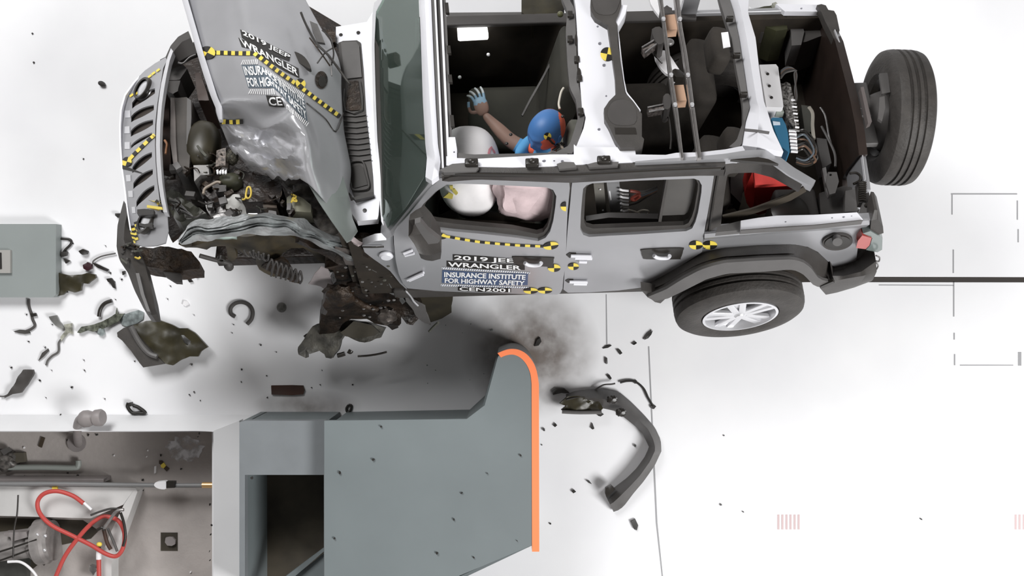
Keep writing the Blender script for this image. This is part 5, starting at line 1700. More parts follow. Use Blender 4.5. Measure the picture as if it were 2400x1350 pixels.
# ------------------------------------------------------------------ seats
def seat(name, u, v, m, back=0.62, label=None, lean=.22):
    bm = bmesh.new()
    box_bm(bm, C(u, v, .64), EU * .25, EV * .25, EW * .09, .06)
    s_ = obj(name, bm, m, suv, label, 60)
    bm = bmesh.new()
    a = (EW + EU * lean).normalized(); n = a.cross(EV).normalized()
    box_bm(bm, C(u + .27, v, .62) + a * back / 2, a * back / 2, EV * .25, n * .075, .06)
    obj('seat_back', bm, m, s_, None, 60)
    bm = bmesh.new()
    box_bm(bm, C(u + .30, v, .66) + a * (back + .11), a * .09, EV * .13, n * .055, .045)
    obj('headrest', bm, m, s_, None, 60)
    return s_


seat('driver_seat', -.10, -.38, SEATG, .66, 'grey-green driver seat')
seat('passenger_seat', -.02, .36, mat('green_black_seat', (0.036, 0.034, 0.026), .8, 0, var=.25, vscale=4), .70, 'dark green-black passenger seat')
seat('rear_seat', .82, -.38, SEAT, .55, 'dark rear bench left half')
seat('rear_seat', .82, .36, SEAT, .55, 'dark rear bench right half')
strip('seat_side_seam', [z3((1790, 480), (1700, 650), (1620, 790), (1560, 910)), z3((1802, 490), (1712, 660), (1632, 800), (1572, 915))], [T(1.02)] * 2, EW * -.01, GRYP, suv, 14)
plate('far_door_trim', z3((970, 100), (1590, 95), (1600, 140), (1300, 160), (1000, 185)), T(1.08), EW * -.03, GRYP, suv, grid=22)
plate('glowing_panel', z3((1048, 160), (1060, 152), (1225, 145), (1240, 130), (1262, 130), (1280, 160), (1298, 265), (1290, 280), (1070, 292), (1055, 285)), T(1.12), EW * -.04,
      mat('glowing_white_panel', (1, 1, .98), .5, emit=1.6), suv, grid=20, label='bright white glowing panel on the far door')  # panel given a glow for the bright patch, no lamp known there
for q in z3((1298, 432), (1072, 612)):
    bm = bmesh.new(); blob_bm(bm, T(1.0)(q), EU * .012, EV * .012, EW * .012, 2)
    obj('white_marker_ball', bm, WHT, suv)
tube('white_sensor_cable', [T(1.55)(p) for p in mE((1725, 160), (1690, 220), (1665, 320), (1655, 400), (1670, 465))], .007, mat('beige_cable', (.62, .58, .5), .6), suv, 8)
plate('roof_camera_mount', z3((1560, -40), (1880, -40), (1900, 60), (1830, 120), (1640, 180), (1560, 90)), crumple(T(1.15), .03, 6, 3, EW), EW * -.15, mat('olive_black_mount', (.028, .023, .010), .7, 0, var=.5), suv, grid=16)
bm = bmesh.new(); blob_bm(bm, T(1.3)(z3((1868, 112))[0]), EU * .02, EV * .02, EW * .02, 2)
obj('mount_knob', bm, mat('olive_knob', (.16, .16, .08), .4), suv)
# airbags
bm = bmesh.new()
blob_bm(bm, C(-.24, -.41, 1.22), EU * .185, EV * .255, EW * .24, 4, 2.3, .05, 1.6)
ab = obj('steering_airbag', bm, AIRB, suv, 'white inflated steering wheel airbag', 180)
BVH['airbag'] = None
st = bmesh.new()
for v in ab.data.vertices:
    pass
bt = BVHTree.FromPolygons([ab.matrix_world @ v.co + root_loc(suv) for v in ab.data.vertices], [list(p.vertices) for p in ab.data.polygons])
st = Sticker(bt)
for q in (mE((625, 1110), (640, 1040), (680, 1000), (700, 1020), (670, 1050), (660, 1110)), mE((700, 1030), (735, 1080), (740, 1108), (710, 1095), (690, 1050))):
    st.poly(q, mat('pink_print', (.72, .28, .32), .7), 1)
st.done('airbag_print', ab, 'pink printed mark')
bm = bmesh.new()
blob_bm(bm, C(.10, -.60, 1.30), EU * .20, EV * .10, EW * .24, 4, 2.4, .22, 2.0, 0, 5)
obj('side_airbag', bm, AIRP, suv, 'pinkish side curtain airbag', 180)
plate('side_airbag_fold', smooth_poly(gG((720, 170), (800, 180), (1000, 190), (1205, 200), (1195, 320), (1165, 450), (1080, 488), (960, 420), (900, 380), (860, 450), (770, 420), (730, 360), (745, 300)), 3),
      lambda p: crumple(S(-.70), .03, 6, 4)(p), IN * 2.5, AIRP, suv, grid=7, label='pinkish fold of the side airbag', smooth=70)
plate('knee_cover', gG((655, 560), (660, 470), (720, 370), (760, 420), (740, 500), (690, 560)), S(-.60), IN, mat('grey_beige_cloth', (.24, .21, .19), .7), suv, grid=8)
plate('door_inner_trim', gG((0, 545), (600, 580), (1195, 620), (1190, 660), (600, 620), (0, 590)), S(-.70), IN, INT, suv, grid=20)
cbox('steering_console', -.78, -.45, -.7, .3, .75, 1.02, BLKG, suv, .04)
tg_ = Sticker(BVH['side_airbag_fold'])
for q in (gG((150, 165), (185, 160), (190, 200), (160, 200)), gG((175, 200), (205, 195), (240, 240), (220, 260), (190, 230)), gG((85, 285), (140, 240), (190, 260), (180, 300))):
    plate('yellow_marker', q, S(-.64), IN * .2, mat('olive_yellow', (.42, .36, .08), .6), suv, grid=10)

# ------------------------------------------------------------------ instruments bolted in: things of their own
zz = T(1.80)
for i, (a, b, lab) in enumerate(((z4((815, -60), (850, 130), (880, 380), (910, 640), (945, 860), (1000, 1245)), z4((850, -60), (872, 130), (905, 380), (940, 640), (975, 860), (1020, 1245)), 'left aluminium slotted rail across the roof opening, nearer the front seats'),
                            (z4((940, -60), (975, 200), (1015, 430), (1045, 640), (1075, 860), (1130, 1245)), z4((985, -60), (1008, 200), (1050, 430), (1080, 640), (1108, 860), (1162, 1245)), 'right aluminium slotted rail across the roof opening, nearer the rear roll bar'))):
    r = bpy.data.objects.new('camera_rail', None); COL.objects.link(r)
    r.location = zz(a[-1])
    tag(r, lab, 'rail', 'aluminium rails across the roof opening')
    mid_ = [((p[0] + q[0]) / 2, (p[1] + q[1]) / 2) for p, q in zip(a, b)]
    l1 = [(p[0] * .8 + q[0] * .2, p[1]) for p, q in zip(a, b)]
    l2 = [(p[0] * .42 + q[0] * .58, p[1]) for p, q in zip(a, b)]
    l3 = [(p[0] * .25 + q[0] * .75, p[1]) for p, q in zip(a, b)]
    l4 = [(p[0] * .6 + q[0] * .4, p[1]) for p, q in zip(a, b)]
    strip('extrusion', [a, b], [T(1.815)] * 2, EW * -.035, ALU, r, 30)
    strip('slot', [l1, l4], [T(1.818)] * 2, EW * -.004, GRYD, r, 30)
    strip('slot', [l2, l3], [T(1.818)] * 2, EW * -.004, GRYP, r, 30)
    for t in (.16, .5, .68):
        P = Vector(mid_[0]).lerp(Vector(mid_[-1]), t)
        bm = bmesh.new(); lathe_bm(bm, T(1.825)(P), EW, [(0, .006), (.011, .006), (.012, -.006)], 12)
        obj('bolt', bm, CHROME, r)
def blockq(name, pts, w, th, m, lab, cat, grp=None, gs=20, amp=0):
    bm = bmesh.new()
    plate_bm(bm, pts, T(w) if not amp else crumple(T(w), amp, 8, 2, EW), EW * -th, grid=gs)
    o = obj(name, bm, m)
    return tag(o, lab, cat, grp)


blockq('wooden_block', z4((862, 120), (950, 112), (970, 232), (872, 240)), 1.76, .06, TAN, 'tan wooden block clamped between the two rails, upper one at the picture edge', 'block', 'tan blocks between the roof rails')
blockq('wooden_block', z4((930, 675), (1020, 670), (1045, 795), (960, 800)), 1.76, .06, TAN, 'tan wooden block clamped between the two rails, lower one', 'block', 'tan blocks between the roof rails')


def camera_unit(name, body, lens, foot, lab):
    e = bpy.data.objects.new(name, None); COL.objects.link(e)
    e.location = T(1.6)(body[0])
    tag(e, lab, 'camera', 'cameras hung under the roof rails')
    bm = bmesh.new(); plate_bm(bm, smooth_poly(body, 2), T(1.74), EW * -.12, grid=10)
    obj('camera_body', bm, GRYD, e)
    bm = bmesh.new(); plate_bm(bm, lens, T(1.72), EW * -.05, grid=10)
    l = obj('light_arm', bm, mat('speckled_grey_arm', (.14, .12, .11), .5, .2, var=.8, vscale=60), e)
    a, b, c, d = [T(1.728)(p) for p in lens]
    tube('arm_rail', [a, (a + b) / 2, b], .005, STEEL, l, 6, 2)
    tube('arm_rail', [d, (d + c) / 2, c], .005, STEEL, l, 6, 2)
    tube('cable', [T(1.66)(p) for p in foot], .005, BLKG, e, 6)
    return e


camera_unit('onboard_camera', z4((770, 230), (830, 210), (860, 250), (865, 330), (820, 350), (785, 300)), z4((690, 375), (790, 315), (810, 345), (715, 418)), z4((800, 340), (790, 420), (850, 500)),
            'dark onboard camera with a ribbed arm under the rails, beside the upper block')
camera_unit('onboard_camera', z4((860, 760), (900, 740), (920, 780), (915, 850), (870, 860)), z4((735, 850), (865, 825), (875, 860), (745, 882)), z4((880, 880), (905, 950), (920, 1080), (915, 1180)),
            'dark onboard camera with a ribbed arm under the rails, beside the lower block')
blockq('light_reflector', smooth_poly(z4((790, 425), (860, 398), (900, 420), (960, 510), (1000, 575), (960, 560), (925, 590), (880, 580), (820, 510)), 2), 1.60, .02, WHT, 'large white curved reflector card behind the left rail', 'reflector')
blockq('light_reflector', z4((930, 610), (985, 590), (1000, 600), (945, 645)), 1.60, .02, WHT, 'small white card below the large curved reflector', 'reflector')
blockq('light_reflector', z4((735, -60), (830, -60), (835, 60), (825, 125), (790, 80), (760, 30)), 1.60, .02, WHT, 'white reflector card at the top edge left of the rails', 'reflector')
blockq('clamp', z4((930, 560), (990, 545), (1030, 570), (1020, 610), (960, 615), (930, 590)), 1.66, .05, BLKG, 'small black clamp between the rails below the white reflector', 'clamp', amp=.02, gs=8)
blockq('clamp', z4((850, 60), (890, 30), (930, 50), (935, 100), (860, 110)), 1.66, .05, GRYD, 'small dark clamp between the rails above the upper tan block', 'clamp', amp=.02, gs=8)
bm = bmesh.new(); blob_bm(bm, T(1.6)(z4((905, 335))[0]), EU * .03, EV * .025, EW * .02, 3)
tag(obj('ball_joint_mount', bm, STEEL), 'pale round mount beside the left rail above the white reflector', 'mount')

# white case and blue case in the boot, with plugs and wires
wc = empty('recorder_case', T(1.0)(z5((350, 600))[0]), 'white recorder case with three dark screws beside the rear roll bar', 'case')
bm = bmesh.new(); plate_bm(bm, z5((270, 512), (400, 508), (418, 530), (460, 840), (450, 850), (325, 845)), T(1.28), EW * -.16, grid=30)
obj('case_body', bm, WBOX, wc)
for q in z5((335, 585), (348, 680), (365, 772)):
    bm = bmesh.new(); lathe_bm(bm, T(1.282)(q), EW, [(0, .004), (.009, .003), (.01, -.004)], 10)
    obj('screw', bm, BLKG, wc)
bm = bmesh.new(); plate_bm(bm, z5((400, 850), (450, 850), (465, 888), (405, 885)), T(1.24), EW * -.05, grid=30)
obj('label_plate', bm, mat('grey_green_label', (.34, .37, .33), .5), wc)
bc = empty('data_recorder', T(1.0)(z5((440, 1050))[0]), 'blue data recorder box with a row of cable plugs beside the rear roll bar', 'recorder')
bm = bmesh.new(); plate_bm(bm, z5((362, 938), (375, 930), (450, 932), (480, 990), (495, 1050), (510, 1200), (500, 1205), (440, 1160), (400, 1050)), T(1.26), EW * -.14, grid=30)
bb_ = obj('recorder_body', bm, BLUE, bc)
bm = bmesh.new(); plate_bm(bm, z5((375, 958), (432, 965), (435, 988), (380, 990)), T(1.264), EW * -.002, grid=30)
obj('label', bm, mat('pale_blue_label', (.7, .8, .9), .5), bb_)
for k in range(7):
    y = 1035 + k * 27
    bm = bmesh.new(); tube_bm(bm, [T(1.24)(p) for p in z5((500 + k * 3, y), (530 + k * 3, y + 2), (560 + k * 2, y + 4))], .010, 8, 2)
    obj('cable_plug', bm, (CHROME, WHT)[k % 2], bc)
hb = empty('connector_block', T(1.0)(z5((490, 700))[0]), 'speckled silver connector block with plugged cables right of the white case', 'connector block')
bm = bmesh.new(); plate_bm(bm, z5((440, 655), (515, 655), (535, 780), (545, 900), (575, 1010), (540, 1020), (500, 960), (465, 850), (445, 760)), crumple(T(1.22), .02, 30, 3, EW), EW * -.1, grid=6)
obj('block_body', bm, mat('speckled_connectors', (.42, .40, .38), .4, .4, var=.95, vscale=55, bump=1, bscale=60, dirt=(.02, .016, .012)), hb)
for k in range(10):
    y = 790 + k * 27
    bm = bmesh.new(); tube_bm(bm, [T(1.25)(p) for p in z5((520 + k * 4, y), (545 + k * 3.4, y + 2), (560 + k * 3, y + 4))], .006, 6, 2)
    obj('cable_plug', bm, (WHT, STEEL)[k % 2], hb)
rs = random.Random(9)
wcols = [BLKG, BLKG, GRYD, GRYP, mat('blue_grey_wire', (.10, .12, .14), .5), mat('brown_wire', (.14, .08, .05), .5)]


def wirething(pts, r, m, lab, grp, w=1.2, seg=6):
    bm = bmesh.new(); tube_bm(bm, [T(w)(p) for p in pts], r, seg, 6)
    return tag(obj('cable', bm, m), lab, 'cable', grp)


for i in range(14):
    y = 1040 + i * 13
    R_ = 60 + rs.uniform(0, 70)
    pts = z5((560, y), (600 + R_ * .3, y + rs.uniform(-30, 10)), (640 + R_ * .6, y + 60), (650 + R_ * .6, y + 140 - i * 4), (600 + R_ * .4, y + 210 - i * 8), (560, y + 190 - i * 8))
    wirething(pts, rs.uniform(.004, .008), wcols[i % 6], 'one of the dark looping cables coiled right of the blue recorder', 'cables looping beside the blue recorder', 1.12 + rs.uniform(0, .10))
for i in range(6):
    pts = z5((440, 560 + i * 12), (480, 535 + i * 8), (530 + i * 6, 540 + i * 4), (565 - i * 4, 590), (550 + i * 3, 700 + i * 10), (560, 800))
    wirething(pts, .005, wcols[(i + 3) % 6], 'one of the brown and black cables arching above the connector block', 'cables arching over the connector block', 1.25 + i * .01)
for i, q in enumerate((z5((660, 850), (690, 900), (690, 1000), (700, 1100)), z5((750, 850), (790, 920), (820, 1080), (850, 1180)), z5((760, 1000), (860, 1200), (870, 1320)))):
    wirething(q, (.012, .006, .008)[i], (mat('beige_cable', (.62, .58, .5), .6), STEEL, GRYP)[i], ('beige cable running down the boot floor', 'thin steel cable lying along the tailgate liner', 'grey cable looping to the near rear corner')[i], None, 1.0)
blockq('equipment_tray', z5((600, 830), (680, 840), (690, 1040), (630, 1050)), 1.0, .1, mat('grey_olive_tray', (.10, .10, .085), .5, 0, var=.3), 'grey-olive equipment tray in the boot right of the cable bundle', 'tray')
blockq('equipment_case', z5((720, 1090), (800, 1100), (840, 1290), (770, 1330), (740, 1200)), .98, .12, GRYP, 'dark grey case in the boot beside the tailgate', 'case')
# red steel box behind the rear door
rb = empty('ballast_box', C(1.25, -.5, .6), 'red steel box with sloping lid seen through the rear quarter opening', 'box')
bm = bmesh.new(); plate_bm(bm, z8((488, 165), (600, 170), (680, 195), (782, 258), (500, 275)), T(1.22), EW * -.03, grid=20)
obj('lid', bm, mat('light_red_lid', (.72, .07, .06), .4, var=.1), rb, 'bright red sloping lid')
bm = bmesh.new(); plate_bm(bm, z8((500, 275), (782, 260), (740, 340), (690, 420), (640, 450), (520, 480), (480, 460)), S(-.42), EV * .1, grid=20)
obj('front_wall', bm, RED, rb)
bm = bmesh.new(); plate_bm(bm, z8((488, 165), (502, 275), (482, 465), (440, 400), (425, 340), (440, 280)), SL(-.5, .6, -.35, 1.2), EV * .1, grid=20)
obj('side_wall', bm, RED, rb)
blockq('equipment_case', z8((330, 190), (440, 180), (480, 190), (420, 290), (400, 400), (330, 330)), .88, .1, mat('brown_grey_case', (.05, .035, .03), .5, 0, var=.3), 'brown-black case left of the red box behind the rear door', 'case')
blockq('metal_bracket', z8((290, 355), (400, 355), (400, 400), (290, 420)), .80, .05, mat('dull_grey_bracket', (.17, .16, .15), .5, .2, var=.4), 'dull grey bracket low behind the rear door pillar', 'bracket')
# boxes inside the rear door window
blockqS = lambda name, pts, v, th, m, lab, cat, grp=None: tag(obj(name, plate_bm(bmesh.new(), pts, S(v), EV * th, grid=16), m), lab, cat, grp)
gx = blockqS('recorder_module', eG((235, 310), (415, 320), (470, 900), (300, 915)), -.52, .10, mat('warm_grey_case', (.20, .19, .17), .5, 0, var=.1), 'warm grey upright module with two bright screws inside the rear door window', 'module')
for q in eG((350, 405), (397, 772)):
    bm = bmesh.new(); blob_bm(bm, S(-.525)(q), EU * .006, EV * .004, EW * .006, 2)
    o = obj('screw', bm, WHT, gx)
gx = blockqS('recorder_module', eG((465, 300), (690, 310), (700, 460), (740, 800), (530, 800)), -.52, .10, mat('cool_grey_case', (.27, .27, .275), .5, 0, var=.08), 'cool grey module with a row of plugs inside the rear door window', 'module')
plate('bright_slot', eG((500, 440), (525, 435), (550, 590), (530, 600)), S(-.523), IN * .1, WHT, gx, grid=14)
for k in range(8):
    y = 400 + k * 62 if k < 6 else 770 + (k - 6) * 60
    bm = bmesh.new(); tube_bm(bm, [S(-.54)(p) for p in eG((690 + k * 5, y), (740 + k * 4, y + 20), (850, y + 30 if k < 6 else y))], .0065, 8, 2)
    obj('cable_plug', bm, (WHT, STEEL)[k % 2], gx)
tag(obj('cable', tube_bm(bmesh.new(), [S(-.55)(p) for p in eG((880, 430), (1040, 470), (900, 560), (960, 590), (1050, 520))], .009, 8), mat('dull_red_wire', (.30, .06, .04), .5)), 'dull red wire loop beside the grey module inside the rear door window', 'cable')
tag(obj('cable', tube_bm(bmesh.new(), [S(-.55)(p) for p in eG((840, 760), (960, 790), (1080, 850), (1190, 830), (1190, 780), (1080, 770), (960, 830))], .005, 6), mat('beige_cable', (.62, .58, .5), .6)), 'thin beige wire loop at the bottom of the rear door window', 'cable')
for k in range(5):
    tag(obj('cable', tube_bm(bmesh.new(), [S(-.50)(p) for p in eG((850, 440 + k * 60), (1000, 440 + k * 50), (1150, 430 + k * 30), (1350, 360 + k * 20))], .006, 6), wcols[k % 4 + 2]),
        'one of the dark cables fanning out from the grey module in the rear door window', 'cable', 'cables fanning from the grey module')
plate('rear_door_inner_trim', eG((100, 960), (500, 900), (1380, 920), (1370, 1010), (600, 1060), (100, 1050)), S(-.66), IN, GRYP, suv, grid=20)
# ------------------------------------------------------------------ crash test dummy in the driver seat
dm = empty('crash_test_dummy', C(.10, -.38, .55), 'crash test dummy in the driver seat with blue and orange head and one arm forward', 'dummy')


def skin(name, joints, edges, m, parent, sub=2, label=None):
    """one continuous tapered surface grown over a skeleton"""
    me = bpy.data.meshes.new(name)
    me.from_pydata([j[0] for j in joints], edges, [])
    o = bpy.data.objects.new(name, me); COL.objects.link(o)
    md = o.modifiers.new('s', 'SKIN'); sb = o.modifiers.new('d', 'SUBSURF'); sb.levels = sub; sb.render_levels = sub
    md.use_smooth_shade = True
    for i, j in enumerate(joints):
        r = j[1]
        me.skin_vertices[0].data[i].radius = (r, r) if not isinstance(r, tuple) else r
        me.skin_vertices[0].data[i].use_root = (i == 0)
    dg = bpy.context.evaluated_depsgraph_get()
    nm = bpy.data.meshes.new_from_object(o.evaluated_get(dg))
    bpy.data.objects.remove(o)
    bm = bmesh.new(); bm.from_mesh(nm)
    return bm


hd = T(1.50)((1281, 305))                      # head centre
hu, hv, hw = uvw(hd)
neck = C(hu - .03, hv - .08, hw - .15)
chest = C(hu + .02, -.42, 1.05)
pel = C(hu + .06, -.38, .74)
sR = C(hu - .06, hv + .02, 1.24)
sL = C(hu + .02, -.60, 1.20)
eR = T(1.28)(mE((960, 930))[0])
wR = T(1.36)(mE((575, 530))[0])
eL = C(hu - .25, -.62, 1.02)
wL = C(hu - .52, -.58, 1.05)
kR = C(hu - .45, -.24, .80); kL = C(hu - .45, -.52, .80)
aR = C(hu - .70, -.22, .50); aL = C(hu - .70, -.50, .50)
J = [(pel, .15), (C(hu + .05, -.40, .90), .14), (chest, .155), (C(hu - .01, hv - .10, 1.24), .09), (neck, .055), (C(hu - .01, hv - .03, hw - .07), .05),
     (sR, .062), ((sR + eR) / 2, .05), (eR, .046), (eR.lerp(wR, .35), .044), (wR.lerp(eR, .2), .028), (wR, .024),
     (sL, .062), (eL, .045), (wL, .028),
     (C(hu - .05, -.25, .72), .10), (kR, .07), (aR, .045), (C(hu - .05, -.50, .72), .10), (kL, .07), (aL, .045)]
Ed = [(0, 1), (1, 2), (2, 3), (3, 4), (4, 5), (3, 6), (6, 7), (7, 8), (8, 9), (9, 10), (10, 11), (3, 12), (12, 13), (13, 14), (0, 15), (15, 16), (16, 17), (0, 18), (18, 19), (19, 20)]
bm = skin('body', J, Ed, None, None)
# hand: palm and five fingers joined on as part of the same body mesh
fwd = (wR - eR).normalized()
upi = (T(1.36)(mE((520, 420))[0]) - wR).normalized()
pc = wR.lerp(T(1.38)(mE((540, 450))[0]), 1.0)
pdir = (T(1.40)(mE((510, 330))[0]) - wR).normalized()
sidev = (T(1.38)(mE((400, 420))[0]) - T(1.38)(mE((600, 420))[0])).normalized()
sidev = (sidev - pdir * sidev.dot(pdir)).normalized()
nrm = pdir.cross(sidev).normalized()
hb_ = bmesh.new()
blob_bm(hb_, wR + pdir * .045, pdir * .055, sidev * .042, nrm * .018, 3, 2.6)
fb = []
tipblue = []
for k, (off, ln, curl, spread) in enumerate(((-.030, .070, .35, -.15), (-.010, .078, .5, -.02), (.012, .074, .7, .12), (.030, .058, .9, .28))):
    b0 = wR + pdir * .085 + sidev * off
    d1 = (pdir + sidev * spread - nrm * 0.1).normalized()
    d2 = (d1 + sidev * curl * .5 - nrm * curl * .4).normalized()
    d3 = (d2 + sidev * curl * .6 - nrm * curl * .5).normalized()
    p1 = b0 + d1 * ln * .42; p2 = p1 + d2 * ln * .33; p3 = p2 + d3 * ln * .25
    tube_bm(hb_, [b0 - d1 * .01, b0, p1, p2, p3], .0095, 8, 3, 0, .0065)
    blob_bm(hb_, p3, X3 * .0068, Y3 * .0068, Z3 * .0068, 1)
tb = wR + pdir * .02 + sidev * .035
tube_bm(hb_, [tb - sidev * .01, tb + (sidev + pdir * .3) * .03, tb + (sidev * .8 + pdir * .9) * .045, tb + (sidev * .5 + pdir * 1.3) * .055], .011, 8, 3, 0, .008)
for v in hb_.verts:
    pass
mm = bpy.data.meshes.new('h'); hb_.to_mesh(mm); bm.from_mesh(mm)
for f in bm.faces:
    c = f.calc_center_median()
    d_sh = (c - sR).length
    along = (c - wR).dot(pdir)
    if (c - wR).length < .2 and along > .062:
        f.material_index = 2 if along < .115 else 3
    elif (c - wR).length < (c - sR).length + .13 and (c - sL).length > .3 and uvw(c)[2] > 1.1:
        f.material_index = 1
    else:
        f.material_index = 4 if uvw(c)[2] < 1.14 or (uvw(c)[0] < -.12 and uvw(c)[2] < 1.15) else 0
body = obj('body', bm, [DLBL, SKINB, mat('pale_blue_glove_paint', (.22, .36, .47), .5), mat('pale_grey_fingers', (.50, .54, .54), .5), INT], dm, 'blue-shirted body with brown vinyl forearm', 180)
# head, face turned towards the windscreen and down
hb2 = bmesh.new()
fx = (T(1.50)((1240, 345)) - hd).normalized()      # face direction
up_ = (EW - fx * EW.dot(fx)).normalized()
sd = fx.cross(up_)
blob_bm(hb2, hd, fx * .118, sd * .094, up_ * .122, 5, 2.15)
for v in hb2.verts:
    d = v.co - hd
    a, b, c = d.dot(fx), d.dot(sd), d.dot(up_)
    g = lambda x, s: math.exp(-(x / s) ** 2)
    if a > .04:
        v.co += fx * (.022 * g(b, .014) * g(c + .015, .028))                       # nose
        v.co -= fx * (.012 * (g(b - .034, .017) + g(b + .034, .017)) * g(c - .012, .014))   # eye sockets
        v.co += fx * (.007 * g(c - .035, .012) * g(b, .05))                        # brow
        v.co += fx * (.008 * g(b, .024) * (g(c + .058, .007) + g(c + .072, .007)))  # lips
        v.co += fx * (.012 * g(b, .025) * g(c + .098, .016))                       # chin
    if c < -.03:
        v.co -= sd * b * min(.35, (-c - .03) * 3)
for f in hb2.faces:
    d = f.calc_center_median() - hd
    # orange paint on the back and lower cheek, blue elsewhere
    vr = (d - EW * d.dot(EW))
    uu, vv = d.dot(EU), d.dot(EV)
    f.material_index = 1 if (uu > .066 + .15 * max(0, .02 - vv) or vv > .078 or vv < -.098 + uu * .25) else 0
head = obj('head', hb2, [DBLU, DORG], dm, 'blue head with orange painted rim', 180)
for s_ in (-1, 1):
    bm = bmesh.new()
    blob_bm(bm, hd + sd * .094 * s_ - up_ * .0, fx * .018, sd * .008, up_ * .032, 2)
    obj('ear', bm, DBLU, head, None, 180)
bt = BVHTree.FromPolygons([v.co + root_loc(dm) for v in head.data.vertices], [list(p.vertices) for p in head.data.polygons])
st = Sticker(bt)
st.target(mE((1490, 850))[0], 8.5, .4, 1, 0, 2)
st.poly(mE((1520, 880), (1570, 940), (1600, 960), (1590, 975), (1550, 960), (1500, 905)), BLK, 1, 5)
st.done('head_target', head, 'yellow and black quartered target')
st = bmesh.new()
for q in mE((1700, 560), (1745, 600)):
    pass
st.free()
# orange neck/shoulder shield below the head
bm = bmesh.new()
blob_bm(bm, T(1.34)(mE((1420, 1030))[0]), EU * .085, EV * .05, EW * .05, 3, 2.3, .06, 5)
obj('shoulder_pad', bm, DORG, dm, 'orange shoulder pad')
bm = bmesh.new()
blob_bm(bm, T(1.33)(mE((1170, 1010))[0]), (EU * .6 + EV * .8) * .085, (EU * .8 - EV * .6) * .035, EW * .05, 3, 2.3, .04, 5)
obj('shoulder_sleeve', bm, DLBL, dm, 'light blue sleeve')
for i, q in enumerate((mE((1640, 940), (1680, 990), (1720, 1040)), mE((1560, 1060), (1620, 1030), (1700, 950)), mE((1500, 1110), (1560, 1080), (1610, 1090)), mE((1600, 960), (1660, 1000), (1730, 960)))):
    tube('neck_instrument_cable', [T(1.47)(p) for p in q], .008, (mat('pale_brown_hose', (.3, .25, .2), .5), BLKG, STEEL, BLKG)[i], dm, 6)
for q in mE((965, 830), (575, 525), (905, 960), (1710, 570)):
    bm = bmesh.new()
    blob_bm(bm, (T(1.36) if q[0] < 1150 else T(1.60))(q) , EU * .010, EV * .010, EW * .007, 2)
    obj('joint_screw', bm, BLKG, dm)
# ------------------------------------------------------------------ gear in the pit
GPIPE = mat('grey_painted_pipe', (0.27, 0.245, 0.24), 0.5, 0, var=.1)
PW = lambda z: W(z)


def wtube(name, pts, z, r, m, lab, cat, grp=None, seg=10, k=6):
    f = W(z)
    bm = bmesh.new(); tube_bm(bm, [f(p) for p in pts], r, seg, k)
    return tag(obj(name, bm, m), lab, cat, grp)


vp = empty('vent_pipe', W(-.3)(pB((600, 300))[0]), 'grey elbow pipe with a round cap rising over the pit kerb', 'pipe')
f = W(.22)
bm = bmesh.new(); tube_bm(bm, [W(-.45)(pB((605, 330))[0]), W(-.1)(pB((600, 290))[0]), W(.10)(pB((596, 210))[0]), W(.18)(pB((610, 150))[0]), W(.22)(pB((650, 120))[0]), W(.24)(pB((690, 130))[0])], .030, 16, 8)
obj('elbow', bm, GPIPE, vp)
bm = bmesh.new(); lathe_bm(bm, W(.24)(pB((680, 135))[0]), X3 + Z3 * .2 - Y3 * -.1, [(0, -.05), (.05, -.05), (.06, -.03), (.06, .0), (.05, .03), (.045, .05), (.058, .06), (.06, .10), (.05, .115), (0, .115)], 26)
obj('pipe_cap', bm, GPIPE, vp, 'ribbed round cap')
bm = bmesh.new(); lathe_bm(bm, W(PD + .01)(pB((592, 322))[0]), Z3, [(0, .01), (.07, .01), (.07, -.008)], 24)
obj('pipe_flange', bm, GPIPE, vp)
wtube('conduit', pB((-120, 515), (300, 510), (560, 515), (602, 500), (604, 458)), PD + .05, .022, mat('grey_green_conduit', (.27, .29, .27), .45), 'grey-green conduit bending up at the middle of the pit', 'pipe')
wtube('conduit', pB((-120, 640), (400, 638), (900, 645), (1300, 650), (1580, 650)), -.26, .017, mat('grey_rod', (.20, .20, .20), .45), 'long thin grey rod running right across the pit to the kerb', 'pipe')
bm = bmesh.new(); plate_bm(bm, pB((-120, 600), (800, 600), (800, 628), (-120, 628)), W(-.30), Z3 * -.24, grid=60)
tag(obj('pit_rail', bm, GPIPE), 'grey flat rail along the upper side of the long thin rod', 'rail')
vl = empty('inline_valve', W(-.26)(pB((1270, 650))[0]), 'white and black inline coupling on the long thin rod', 'coupling')
bm = bmesh.new(); plate_bm(bm, smooth_poly(pB((1190, 655), (1200, 628), (1240, 620), (1282, 622), (1282, 676), (1230, 678)), 3), W(-.225), Z3 * -.05, grid=14)
obj('white_shell', bm, WHT, vl)
bm = bmesh.new(); plate_bm(bm, pB((1282, 622), (1346, 622), (1346, 670), (1282, 672)), W(-.22), Z3 * -.05, grid=14)
obj('black_collar', bm, BLKG, vl)
bm = bmesh.new(); tube_bm(bm, [W(-.1)(p) for p in pB((1562, 648), (1610, 648), (1668, 648))], .022, 14, 3)
tag(obj('brass_fitting', bm, mat('brass', (.75, .48, .22), .35, .7)), 'brass hose fitting where the thin rod meets the white kerb', 'fitting')
